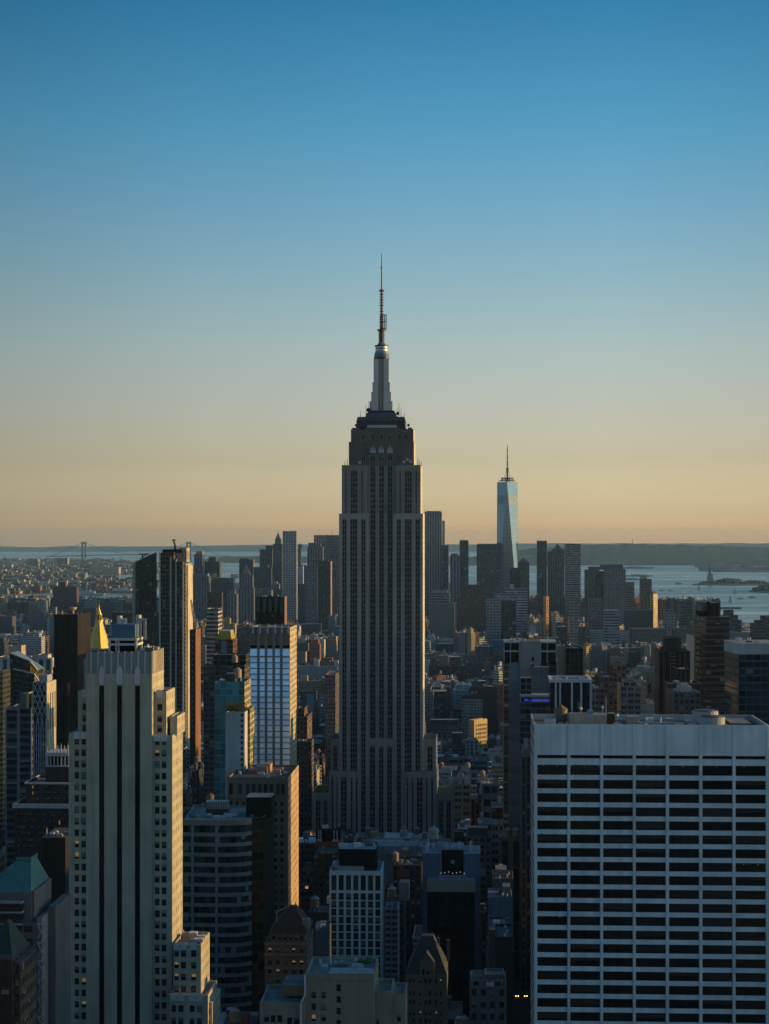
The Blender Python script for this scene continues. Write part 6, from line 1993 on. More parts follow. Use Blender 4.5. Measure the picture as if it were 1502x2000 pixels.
# ------------------------------------------------------------------ the far downtown skyline
DT = [
 # name, label, x0, x1, top, distance, depth, material, colour, options
 ('office_tower', 'slim dark tower with lit top left of the far water gap', 379, 395, 1082, 5600, 40, 'pier', (.10, .12, .14), dict(steps=[(383, 395, 1077, 4, 30, 'masonry', (.30, .24, .18))])),
 ('office_tower', 'dark slab with a raised centre among the far left skyline', 399, 429, 1097, 5700, 40, 'masonry', (.07, .075, .08), dict(steps=[(407, 421, 1088, 5, 30, 'masonry', (.07, .075, .08))])),
 ('office_building', 'broad blue grey windowless tower with a flat top, far left skyline', 372, 408, 1126, 5200, 50, 'pier', (.16, .19, .22), dict(steps=[(376, 405, 1120, 5, 40, 'masonry', (.13, .15, .18))])),
 ('office_building', 'white striped low block right of the broad blue grey tower', 411, 422, 1124, 5300, 40, 'ribbon', (.30, .32, .34), {}),
 ('office_building', 'wide dark blue block with a pale lit roof edge, far left skyline', 421, 456, 1129, 5250, 40, 'dark_glass', (.10, .13, .17), dict(boxes=[(412, 420, 1120, 8, 20, (.5, .38, .22)), (449, 463, 1122, 20, 20, (.6, .5, .3))])),
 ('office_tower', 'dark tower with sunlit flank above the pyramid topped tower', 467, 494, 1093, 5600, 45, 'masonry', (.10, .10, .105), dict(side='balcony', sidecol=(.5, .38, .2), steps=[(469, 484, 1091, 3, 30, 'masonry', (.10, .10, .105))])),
 ('stone_tower', 'pale blue grey tower with a small pyramid roof and lantern', 465, 494, 1148, 5000, 44, 'pier', (.20, .22, .25), dict(steps=[(467, 492, 1124, 4, 36, 'pier', (.20, .22, .25)), (472, 487, 1121, 8, 24, 'pier', (.24, .24, .25))], pyr=(472, 487, 1121, 1101, (.30, .20, .15)))),
 ('office_tower', 'dark flat topped tower with vertical ribs left of the spired tower', 507, 532, 1073, 5500, 45, 'pier', (.12, .135, .15), dict(steps=[(518, 532, 1065.5, 10, 30, 'masonry', (.10, .13, .15))])),
 ('stone_tower', 'slim stone tower with stepped crown and needle spire, far skyline', 533, 551, 1062, 5450, 36, 'masonry', (.15, .14, .14), dict(side='masonry', sidecol=(.55, .42, .22), steps=[(536.5, 548, 1052, 6, 22, 'masonry', (.25, .22, .18))], pyr=(538, 547, 1052, 1040, (.22, .20, .17)), aerials=[(542, 1036)])),
 ('apartment_tower', 'tall rippled metal tower, highest left of the tall skyscraper', 552, 579, 1038, 5000, 34, 'rippled', (.34, .36, .38), dict(steps=[(552, 562, 1037, 1, 25, 'rippled', (.34, .36, .38)), (566, 579, 1037, 1, 25, 'rippled', (.30, .32, .34))], aerials=[(566, 1034)])),
 ('office_tower', 'narrow tower with triangular roof and golden lit balconies', 579, 587, 1064, 5300, 30, 'balcony', (.35, .25, .13), dict(side='balcony', sidecol=(.62, .45, .2), pyr=(579, 591, 1069, 1061, (.15, .14, .13)))),
 ('office_tower', 'broad glass tower with pale grid and roof mast beside the tall skyscraper', 613, 664, 1045, 5700, 40, 'glass_grid', (.26, .30, .32), dict(steps=[], aerials=[(647, 1034), (638, 1041)])),
 ('stone_tower', 'pale stone tower with stepped shoulders in front of the broad glass tower', 600, 630, 1068, 5350, 36, 'pier', (.27, .26, .25), dict(steps=[(602, 616, 1060, 4, 25, 'pier', (.27, .26, .25)), (617, 626, 1062, 4, 25, 'pier', (.27, .26, .25))])),
 ('office_tower', 'large dark two tone slab tower left of the tall skyscraper', 621, 646, 1096, 4700, 40, 'dark_pier', (.055, .06, .07), dict(side='masonry', sidecol=(.32, .21, .16), steps=[(604, 640, 1095, 4, 34, 'masonry', (.05, .055, .065))])),
 ('office_tower', 'grey tower front attached left of the dark two tone slab', 597, 620.5, 1106, 4690, 40, 'punched', (.15, .17, .19), {}),
 ('office_building', 'flat topped grey stone block right of the dark two tone slab', 647, 664, 1113, 4900, 40, 'pier', (.18, .19, .21), {}),
 ('stone_building', 'old domed stone civic block in front of the ribbed tower', 500, 530, 1150, 4800, 40, 'pier', (.22, .24, .26), dict(steps=[(529, 545, 1140, 5, 22, 'pier', (.26, .27, .28)), (532, 541, 1136, 8, 12, 'masonry', (.34, .32, .3))])),
 ('office_building', 'brown grey slab between the pyramid tower and the ribbed tower', 495, 530, 1108, 5400, 40, 'masonry', (.10, .11, .125), dict(steps=[(510, 524, 1102, 4, 30, 'pier', (.20, .20, .20))])),
 ('office_building', 'dark low block right of the rippled metal tower', 580, 598, 1104, 5200, 40, 'masonry', (.06, .07, .085), dict(boxes=[(583, 594, 1140, -30, 20, (.35, .37, .4))])),
 ('stone_building', 'pale stepped courthouse block below the pyramid topped tower', 444, 462, 1160, 4700, 36, 'pier', (.20, .22, .24), dict(steps=[(448, 458, 1152, 4, 20, 'pier', (.20, .22, .24))])),
 # right of the tall tower
 ('office_tower', 'tall grey glass tower with fins close right of the tall skyscraper', 829, 863, 1000, 5500, 50, 'fin_glass', (.30, .34, .36), dict(aerials=[(829, 995), (862, 995)], steps=[(832, 860, 998, 4, 40, 'masonry', (.2, .22, .23))])),
 ('office_tower', 'pale blank slab peeping out behind the tall grey glass tower', 860, 869, 1017, 5700, 30, 'masonry', (.50, .45, .36), {}),
 ('office_tower', 'brown dark tower right beside the tall grey glass tower', 863, 876, 1065, 5300, 40, 'glass_mid', (.12, .10, .09), {}),
 ('stone_tower', 'blue grey tower with dark crown band between two brown towers', 879, 897, 1085, 5200, 36, 'pier', (.22, .25, .28), dict(steps=[(881, 895, 1081, 3, 28, 'masonry', (.20, .23, .26))])),
 ('apartment_tower', 'slim dark grey residential tower with crane on top, far right skyline', 897.5, 915, 1057, 5400, 36, 'glass_mid', (.13, .14, .14), dict(aerials=[(903, 1052), (908, 1053)], steps=[(898, 914, 1055, 3, 28, 'masonry', (.10, .10, .10))])),
 ('office_tower', 'broad brown glass slab left of the chamfered glass tower', 931, 974, 1064, 5200, 44, 'glass_mid', (.15, .11, .095), dict(steps=[(933, 972, 1062, 4, 34, 'masonry', (.13, .10, .09))])),
 ('office_building', 'dark rounded block with arched roof before the chamfered glass tower', 996, 1016, 1114, 5000, 40, 'dark_glass', (.05, .06, .065), dict(steps=[(999, 1014, 1109, 3, 30, 'masonry', (.05, .06, .065))])),
 ('office_tower', 'brown green topped tower right of the chamfered glass tower', 1011, 1034, 1098, 5600, 40, 'pier', (.13, .115, .10), dict(pyr=(1012, 1032, 1098, 1090, (.06, .11, .10)))),
 ('office_tower', 'dark tapering tower rising left of the green pyramid roof', 1049, 1068, 1056, 5400, 36, 'glass_mid', (.10, .085, .08), dict(aerials=[(1049, 1053)])),
 ('office_tower', 'stone tower with a green pyramid roof, far right skyline', 1070, 1102, 1077, 5600, 44, 'pier', (.17, .15, .13), dict(pyr=(1078, 1101, 1077, 1062, (.05, .12, .11)), steps=[(1077, 1102, 1073, 3, 38, 'pier', (.17, .15, .13))])),
 ('office_tower', 'white striped flat topped slab right of the green pyramid roof', 1104, 1134, 1062, 5300, 40, 'ribbon', (.34, .31, .28), {}),
 ('office_building', 'brown brick block with dark crown left of the wide grey bank tower', 1143, 1170, 1113, 5100, 40, 'punched', (.17, .13, .11), dict(steps=[(1150, 1172, 1107, 3, 32, 'masonry', (.10, .09, .085))])),
 ('office_tower', 'wide grey stone tower with dark arched crown near the water', 1181, 1222, 1112, 4950, 44, 'punched', (.20, .19, .18), dict(steps=[(1173, 1217, 1103, 2, 36, 'masonry', (.10, .12, .13))])),
 ('glass_building', 'blue glass shaft between the brown brick block and grey bank tower', 1163, 1181, 1116, 5000, 40, 'dark_glass', (.10, .13, .15), {}),
 ('office_building', 'low blue grey block right of the wide grey bank tower', 1222, 1239, 1137, 5000, 40, 'ribbon', (.17, .18, .19), {}),
 ('apartment_tower', 'red brown brick tower with pale top standing against the water', 1251, 1264, 1130, 4700, 30, 'punched', (.20, .11, .085), dict(steps=[(1252, 1264, 1123, 3, 20, 'masonry', (.40, .38, .36))])),
 ('apartment_tower', 'teal striped tower attached right of the red brown brick tower', 1264.5, 1273, 1131, 4720, 30, 'ribbon', (.16, .20, .21), {}),
 ('apartment_tower', 'short golden lit tower with dark cap standing against the water', 1273.5, 1287, 1160, 4500, 10, 'balcony', (.6, .42, .2), dict(rz=math.radians(44), steps=[(1275, 1283, 1155, 3, 18, 'masonry', (.08, .07, .07))])),
 ('office_building', 'rusty red brick ziggurat block below the brown glass slab', 892, 950, 1166, 4600, 50, 'punched', (.17, .075, .055), dict(steps=[(900, 940, 1152, 5, 36, 'punched', (.17, .075, .055)), (906, 934, 1142, 9, 26, 'punched', (.17, .075, .055))])),
 ('apartment_building', 'white terraced block with balconies below the chamfered glass tower', 965, 1030, 1160, 4500, 46, 'ribbon', (.34, .36, .38), dict(steps=[(985, 1029, 1150, 4, 34, 'ribbon', (.36, .38, .40)), (996, 1004, 1141, 8, 14, 'masonry', (.36, .38, .40))])),
 ('office_building', 'pale modern low block with bright side left of the red ziggurat', 838, 878, 1158, 4700, 40, 'ribbon', (.30, .32, .33), dict(steps=[(844, 874, 1153, 4, 30, 'masonry', (.30, .31, .32))])),
 ('office_building', 'plain tan warehouse with a blank wall right of the tall skyscraper', 840, 888, 1178, 4300, 46, 'masonry', (.17, .16, .145), {}),
 ('stone_building', 'white arcaded corner block right of the red ziggurat', 950, 982, 1170, 4200, 36, 'punched_wide', (.33, .31, .28), dict(side='masonry', sidecol=(.55, .45, .3))),
 ('glass_building', 'dark glass block under the white terraced block', 979, 1008, 1174, 4000, 36, 'dark_glass', (.05, .06, .065), {}),
 ('brick_building', 'tan brick tower with orange lit side below the dark tapering tower', 1066, 1073, 1165, 4200, 10, 'punched', (.5, .27, .12), dict(rz=math.radians(40), side='masonry', sidecol=(.5, .3, .14))),
 ('apartment_building', 'white framed square block below the white striped slab', 1113, 1129, 1176, 3900, 30, 'punched_wide', (.28, .27, .25), {}),
 ('office_building', 'long dark building with blue white stripes below the grey bank tower', 1180, 1210, 1192, 4000, 40, 'ribbon', (.26, .31, .36), dict(roof=(.4, .42, .45))),
 ('commercial_building', 'pink brown low block with green column left of the grey bank tower', 1150, 1178, 1170, 4400, 40, 'punched', (.22, .15, .15), {}),
 ('commercial_building', 'dark long warehouse along the shore below the red brown tower', 1222, 1275, 1192, 4300, 46, 'masonry', (.06, .065, .07), {}),
 ('apartment_building', 'pale stepped apartment block near the shore, right', 1298, 1322, 1196, 4300, 34, 'punched', (.26, .25, .24), dict(steps=[(1300, 1314, 1190, 4, 24, 'punched', (.26, .25, .24))])),
 ('glass_building', 'dark striped glass block with black top near the shore', 1329, 1352, 1178, 4300, 34, 'ribbon', (.10, .105, .11), dict(steps=[(1329, 1352, 1175, -.5, 34, 'masonry', (.04, .04, .045))])),
 ('apartment_building', 'brown brick block with small dark roof left of the bronze tower', 1358, 1378, 1181, 4100, 34, 'punched', (.16, .12, .105), dict(steps=[(1361, 1375, 1176, 4, 20, 'masonry', (.08, .075, .07))])),
 ('office_building', 'dark stepped block against the water right of the bronze tower', 1408, 1448, 1212, 3700, 40, 'ribbon', (.085, .085, .09), dict(steps=[(1410, 1442, 1202, 4, 30, 'ribbon', (.085, .085, .09)), (1416, 1434, 1192, 8, 20, 'ribbon', (.085, .085, .09))])),
 ('office_building', 'dark stepped brown block at the right edge above the white banded glass', 1471, 1540, 1218, 3500, 40, 'ribbon', (.09, .08, .075), dict(steps=[(1478, 1540, 1212, 4, 30, 'ribbon', (.09, .08, .075)), (1489, 1540, 1203, 8, 20, 'ribbon', (.09, .08, .075))])),
 ('commercial_building', 'pale domed roof market hall right of the bronze tower', 1425, 1464, 1246, 2700, 40, 'punched_wide', (.28, .27, .255), dict(steps=[(1432, 1462, 1236, 5, 26, 'masonry', (.24, .22, .20))])),
 # far left town by the river
 ('apartment_tower', 'left one of two brown housing slabs across the river', 54, 74, 1091, 14000, 60, 'masonry', (.12, .085, .07), dict(sidecol=(.4, .28, .16), yv=1104)),
 ('apartment_tower', 'right one of two brown housing slabs across the river', 112, 132, 1090, 14000, 60, 'masonry', (.12, .085, .07), dict(sidecol=(.4, .28, .16), yv=1104)),
 ('warehouse', 'long cream lit warehouse across the river', 174, 232, 1108, 13000, 80, 'punched', (.50, .40, .24), dict(yv=1119)),
 ('apartment_building', 'dark brick housing block by the river left of the slanted glass tower', 196, 225, 1176, 5200, 40, 'masonry', (.09, .08, .085), dict(steps=[(204, 214, 1170, 4, 24, 'masonry', (.09, .08, .085))])),
 ('apartment_building', 'plum housing slab with orange lit end left of the gold pyramid', 150, 188, 1187, 4600, 36, 'masonry', (.075, .06, .07), dict(sidecol=(.5, .25, .12))),
 ('apartment_building', 'wide grey purple housing block left edge by the river', -10, 24, 1204, 4300, 36, 'masonry', (.085, .08, .095), {}),
]
def pyramid(root, st, q, dep):
    x0, x1, yb, yt, c = q
    k = MB()
    w_ = st.x(x1) - st.x(x0)
    k.frustum(st.x(x0), st.x(x1), 2, 2 + w_, st.z(yb) - .5, st.x((x0 + x1) / 2) - .6, st.x((x0 + x1) / 2) + .6, 2 + w_ / 2 - .6, 2 + w_ / 2 + .6, st.z(yt), 'painted', c)
    k.build('pyramid_roof', root)
def wave_shaft(): pass
for nm, lb, x0, x1, yt, D, dep, mt, col, o in DT:
    o = dict(o)
    p = o.pop('pyr', None)
    r, s = T_(nm, lb, 'tower' if 'tower' in nm else 'building', x0, x1, yt, D, dep, mt, col, 7.5, 6.5, units=0, **o)
    if p:
        pyramid(r, s, p, dep)
# ------------------------------------------------------------------ suspension bridge
def bridge():
    D = 22400.0
    st = Site(D, 163.5, 368.5)
    X, Z = st.x, st.z
    root = empty('suspension_bridge', st.loc, 0, 'grey suspension bridge with two tall portal towers across the far water', 'bridge')
    deck = lambda px: 1086.5 - 3.0 * max(0.0, 1 - ((px - 266) / 150.0) ** 2)
    for px in (163.5, 368.5):
        m = MB()
        for sgn in (-1, 1):
            m.box(X(px + sgn * 3.1) - 10, X(px + sgn * 3.1) + 10, 0, 24, -1, Z(1058), 'bridge_steel')
        for y, h in ((1060.5, 22), (1085, 14), (1075, 8)):
            m.box(X(px) - 13, X(px) + 13, 4, 20, Z(y) - h / 2, Z(y) + h / 2 - .5, 'bridge_steel', bottom=True)
        m.box(X(px) - 34, X(px) + 34, -6, 30, -2, 12, 'bridge_steel')
        m.build('portal_tower', root)
    m = MB()
    pts = [90 + 12 * i for i in range(31)]
    for a, b in zip(pts, pts[1:]):
        m.bar((X(a), 12, Z(deck(a))), (X(b), 12, Z(deck(b))), 5, 'bridge_steel')
    m.build('deck', root)
    for y in (2, 22):
        m = MB()
        c = []
        for px in range(100, 434, 6):
            if px < 163:
                v = 1058.5 + (163.5 - px) / 60.0 * 27
            elif px > 368:
                v = 1058.5 + (px - 368.5) / 60.0 * 27
            else:
                v = 1058.5 + 24.0 * (1 - ((px - 266) / 102.5) ** 2)
            c.append((X(px), y, Z(min(v, 1086))))
        for a, b in zip(c, c[1:]):
            m.bar(a, b, 2.2, 'bridge_steel')
        m.build('cable', root)
bridge()
# ------------------------------------------------------------------ statue on its island
def statue():
    x, y = at(1387, 1140)
    root = empty('statue', (x, y, 3), 0, 'green robed statue raising a torch on a tall stone pedestal', 'statue')
    m = MB()
    for i in range(1):
        m.frustum(-42, 42, -42, 42, 0, -38, 38, -38, 38, 12, 'painted', (.26, .22, .18))
    m.frustum(-17, 17, -17, 17, 12, -11, 11, -11, 11, 50, 'painted', (.34, .25, .18))
    m.box(-13, 13, -13, 13, 50, 54, 'painted', (.36, .27, .2), bottom=True)
    m.build('pedestal', root)
    b = MB()
    prof = [(54, 9), (66, 8), (78, 7.4), (86, 7.8), (91, 6.5), (93, 3), (95, 3.4), (99, 3.2), (101, 1)]
    for (z0, r0), (z1, r1) in zip(prof, prof[1:]):
        b.cyl(0, 0, z0, z1, r0, r1, 'copper_green', n=10)
    b.bar((-5, 0, 88), (-9, 0, 104), 2.2, 'copper_green', r2=1.6)
    b.cyl(-9.3, 0, 104, 109, 2.6, .5, 'copper_green', n=8)
    b.bar((6, 2, 86), (5, -6, 76), 2.4, 'copper_green')
    b.box(2, 8, -8.5, -6, 72, 82, 'copper_green', bottom=True)
    for i in range(7):
        t = math.pi * i / 6
        b.bar((0, 0, 100), (5 * math.cos(t), 0, 100 + 5 * math.sin(t)), .5, 'copper_green', r2=.2)
    b.build('figure', root)
statue()
# ------------------------------------------------------------------ boats, quays and cranes on the water
def sailboat(px, py, label, h=26):
    x, y = at(px, py)
    root = empty('sailboat', (x, y, -2), rnd.uniform(-.5, .5), label, 'boat', 'sailing boats in the harbour')
    m = MB()
    m.frustum(-7, 7, -1.6, 1.6, 0, -9, 9, -2.4, 2.4, 2.6, 'painted', (.35, .35, .36))
    m.build('hull', root)
    s_ = MB()
    s_.face([(-7, .3, 4), (0, .3, 4), (0, .3, h)], 'steel_white')
    s_.face([(0.8, -.3, 4), (7, -.3, 4), (.8, -.3, h * .85)], 'steel_white')
    s_.face([(0, .5, 4), (-7, .5, 4), (0, .5, h)], 'steel_white')
    s_.build('sail', root)
    k = MB()
    k.bar((0.4, 0, 1), (0.4, 0, h + 1), .3, 'dark_metal')
    k.build('mast', root)
for px, py, lb in ((1365, 1151, 'white sailing boat nearest below the statue island'), (1335, 1159, 'faint white sailing boat furthest left in the harbour'),
                   (1435, 1158, 'white sailing boat between the two right hand islands'), (1426, 1174, 'cream sailing boat nearest to the city shore')):
    sailboat(px, py, lb)
def motor(px, py, name, label, L, Wd, H, col, wake=0, group=None):
    x, y = at(px, py)
    root = empty(name, (x, y, -2), 0, label, 'boat' if 'barge' not in name else 'barge', group)
    m = MB()
    m.frustum(-L * .45, L * .45, -Wd * .4, Wd * .4, 0, -L * .5, L * .5, -Wd * .5, Wd * .5, H * .45, 'painted', col)
    m.build('hull', root)
    k = MB()
    k.box(-L * .25, L * .2, -Wd * .35, Wd * .35, H * .45, H * .8, 'painted', (.5, .5, .48), bottom=True)
    k.box(-L * .1, L * .08, -Wd * .25, Wd * .25, H * .8, H, 'painted', (.5, .5, .48), bottom=True)
    k.build('deckhouse', root)
    if wake:
        w_ = MB()
        w_.face([(x + L * .4, y - 1.5, -1.9), (x + L * .4 + wake, y - 7, -1.9), (x + L * .4 + wake, y + 7, -1.9), (x + L * .4, y + 1.5, -1.9)], 'painted', (.5, .54, .55))
        tag(w_.build('wake'), kind='structure')
motor(1325, 1140, 'ferry', 'small bright ferry left of the statue island', 40, 10, 12, (.45, .45, .42), 60)
motor(1291, 1153, 'motorboat', 'left speedboat with a white wake in the harbour', 26, 8, 7, (.5, .5, .5), 110)
motor(1309, 1153.5, 'motorboat', 'right speedboat with a white wake in the harbour', 26, 8, 7, (.5, .5, .5), 90)
motor(1446, 1169, 'motorboat', 'speedboat trailing the longest wake toward the right', 30, 9, 8, (.5, .5, .5), 180)
motor(1469, 1167, 'ferry', 'little ferry near the right edge of the harbour', 34, 9, 10, (.4, .36, .32), 0)
motor(1241, 1110, 'barge', 'long dark barge in the far channel, right of the grey bank tower', 330, 40, 22, (.09, .10, .10))
motor(1246, 1125, 'barge', 'dark barge second from the far shore beyond the grey bank tower', 200, 30, 14, (.08, .09, .09))
motor(1232, 1132, 'barge', 'pale flat barge closest behind the low blue grey block', 170, 30, 14, (.2, .19, .17))
motor(240, 1158, 'cargo_ship', 'orange hulled cargo ship moored by the red port cranes', 190, 28, 26, (.42, .18, .07))
motor(172, 1163, 'cargo_ship', 'white and blue ship crossing the river left of the port cranes', 150, 24, 26, (.40, .42, .44))
x, y = at(1421, 1188)
m = MB()
m.box(-55, 48, -8, 8, -2, 4, 'pier_ground')
tag(m.build('jetty', loc=(x, y, 0)), 'low dark jetty reaching into the water behind the bronze tower', 'jetty')
def port_crane(px, py, label, h=120):
    x, y = at(px, py)
    root = empty('port_crane', (x, y, 1), 0, label, 'crane', 'gantry cranes at the container port')
    R = (.42, .10, .10)
    m = MB()
    for dx in (-9, 9):
        for dy in (-8, 8):
            m.bar((dx, dy, 0), (dx * .8, dy, h * .6), 2.0, 'painted', R)
    m.bar((-9, 0, h * .3), (9, 0, h * .3), 1.6, 'painted', R)
    m.build('gantry', root)
    b = MB()
    b.bar((-14, 0, h * .6), (16, 0, h * .6), 2.2, 'painted', R)
    b.bar((8, 0, h * .6), (16, 0, h), 1.6, 'painted', R)
    b.bar((0, 0, h * .6), (0, 0, h * .85), 1.6, 'painted', R)
    b.build('boom', root)
for i, (px, lb) in enumerate(((191, 'red port crane on the left of the three across the river'), (199, 'red port crane in the middle of the three across the river'), (205, 'red port crane on the right of the three across the river'))):
    port_crane(px, 1155, lb, 64)
m = MB()
m.bar((0, 0, 0), (0, 0, 80), 4, 'bridge_steel', r2=1.2)
x, y = ((1235 - CX) * 21500 / F, 21500)
tag(m.build('radio_mast', loc=(x, y, 190)), 'thin radio mast on top of the far hills at right', 'mast')
# ------------------------------------------------------------------ far town and woods
def inside(p, poly):
    c = False
    j = len(poly) - 1
    for i in range(len(poly)):
        if (poly[i][1] > p[1]) != (poly[j][1] > p[1]) and p[0] < (poly[j][0] - poly[i][0]) * (p[1] - poly[i][1]) / (poly[j][1] - poly[i][1]) + poly[i][0]:
            c = not c
        j = i
    return c
def far_town():
    r = random.Random(17)
    zone = [at(*q) for q in ((-160, 1094), (160, 1093), (300, 1099), (384, 1109), (250, 1121), (165, 1122), (163, 1134), (262, 1133.5), (330, 1142), (255, 1155), (200, 1157), (140, 1152), (100, 1158), (0, 1162), (-160, 1160))]
    m = MB()
    n = 0
    while n < 2700:
        py = 1163 - 70 * (r.random() ** .8)
        p = at(r.uniform(-60, 384), py)
        if not inside(p, zone):
            continue
        n += 1
        k = p[1] / 9000.0
        a, b, h = r.uniform(9, 26) * k ** .5, r.uniform(9, 22), r.choice((8, 9, 11, 12, 14, 18, 26)) * r.uniform(.8, 1.3)
        c = r.choice((BR, BB, TN, CR, GY, LG, (.16, .12, .1), (.1, .09, .085), (.12, .10, .09), (.19, .15, .12)))
        m.box(p[0] - a, p[0] + a, p[1] - b, p[1] + b, .8, 1 + h, 'masonry', c, 'roof', r.choice(((.12, .12, .12), (.3, .3, .3), (.2, .17, .15))))
    for _ in range(4200):                              # street trees and parks between the houses
        p = at(r.uniform(-60, 384), 1163 - 70 * (r.random() ** .7))
        if inside(p, zone):
            q = r.uniform(9, 20)
            m.cyl(p[0], p[1], 0, r.uniform(9, 15), q, q * .4, 'leaf', r.choice(((.04, .05, .025), (.05, .06, .03), (.03, .045, .025))), 6)
    o = m.build('far_town')
    tag(o, 'low houses and trees of the town across the river', 'town', kind='stuff')
    m = MB()
    for _ in range(420):                               # buildings along the far right shore and on the slopes
        px = r.uniform(1020, 1500)
        d = r.uniform(17900, 19500) if r.random() < .7 else r.uniform(19000, 21000)
        x = (px - CX) * d / F
        z = 0 if d < 18500 else (d - 17700) / 3800.0 * 120
        a, h = r.uniform(10, 60), r.uniform(8, 26)
        m.box(x - a, x + a, d - 20, d + 20, z - 5, z + h, 'masonry', r.choice((CR, LG, TN, (.5, .42, .3), GY)))
    for px, d, w_, h in ((1296, 18200, 30, 62), (1307, 18400, 26, 30), (1441, 18000, 20, 44)):
        x = (px - CX) * d / F
        m.box(x - w_, x + w_, d - 20, d + 20, 0, h, 'masonry', (.35, .25, .18))
    for _ in range(60):
        px = r.uniform(1376, 1502)
        p = at(px, r.uniform(1106, 1116))
        a, h = r.uniform(20, 90), r.uniform(8, 30)
        m.box(p[0] - a, p[0] + a, p[1] - 30, p[1] + 30, 1, h, 'masonry', r.choice((GY, LG, (.2, .19, .17), (.3, .26, .2))))
    tag(m.build('shore_buildings'), 'low buildings scattered along the far right shore', 'town', kind='stuff')
    m = MB()
    for x0, x1, py, dy, hh in ((1398, 1450, 1139, 2.2, 24), (1370, 1400, 1139.5, 1.2, 10), (1450, 1500, 1140, 1.2, 14), (1474, 1560, 1153.5, 2.0, 28)):
        for _ in range(130):
            px = r.uniform(x0, x1)
            p = at(px, py + r.uniform(-dy, dy))
            env = math.sin(math.pi * min(1, max(0.05, (px - x0) / (x1 - x0)))) ** .5
            h = hh * env * r.uniform(.6, 1.1)
            q = r.uniform(8, 16)
            c = r.choice(((.035, .05, .03), (.05, .06, .03), (.028, .04, .025)))
            m.cyl(p[0], p[1], 2, 3 + h * .6, q, q * 1.1, 'leaf', c, 6)
            m.cyl(p[0], p[1], 3 + h * .6, 3 + h, q * 1.1, q * .3, 'leaf', c, 6)
    tag(m.build('island_woods'), 'dark tree clumps on the two islands in the harbour', 'trees', kind='stuff')
far_town()
def park(name, label, spots, n, seed):
    r = random.Random(seed)
    m = MB()
    for x0, x1, y0, y1 in spots:
        for _ in range(n):
            p = at(r.uniform(x0, x1), r.uniform(y0, y1), 9)
            h, q = r.uniform(13, 22), r.uniform(4, 7)
            c0 = r.choice(((.04, .06, .02), (.055, .06, .022), (.03, .05, .022), (.09, .075, .025)))
            m.bar((p[0], p[1], 0), (p[0], p[1], h * .5), .4, 'bark')
            for _ in range(26):
                t, ph, rr = r.uniform(0, 6.28), r.uniform(-1, 1), q * r.uniform(.5, 1)
                cx, cy_, cz = p[0] + rr * math.cos(t) * math.cos(ph), p[1] + rr * math.sin(t) * math.cos(ph), h * .62 + rr * math.sin(ph) * 1.1
                s_ = r.uniform(1.0, 2.2)
                a, b = r.uniform(0, 6.28), r.uniform(-.8, .8)
                u = Vector((math.cos(a), math.sin(a), b)).normalized() * s_
                v = u.cross(Vector((r.uniform(-1, 1), r.uniform(-1, 1), 1))).normalized() * s_
                c_ = Vector((cx, cy_, cz))
                k = r.uniform(.7, 1.3)
                m.face([tuple(c_ - u), tuple(c_ - v), tuple(c_ + u), tuple(c_ + v)], 'leaf', (c0[0] * k, c0[1] * k, c0[2] * k))
    tag(m.build(name), label, 'trees', kind='stuff')
PARKS = [(880, 912, 1282, 1304), (925, 968, 1282, 1290), (0, 42, 1228, 1256), (1005, 1030, 1168, 1176), (1292, 1300, 1200, 1206), (1225, 1262, 1300, 1312), (848, 866, 1349, 1358), (600, 612, 1255, 1262)]
park('park_trees', 'leafy park trees between the roofs of the middle distance', PARKS, 60, 5)
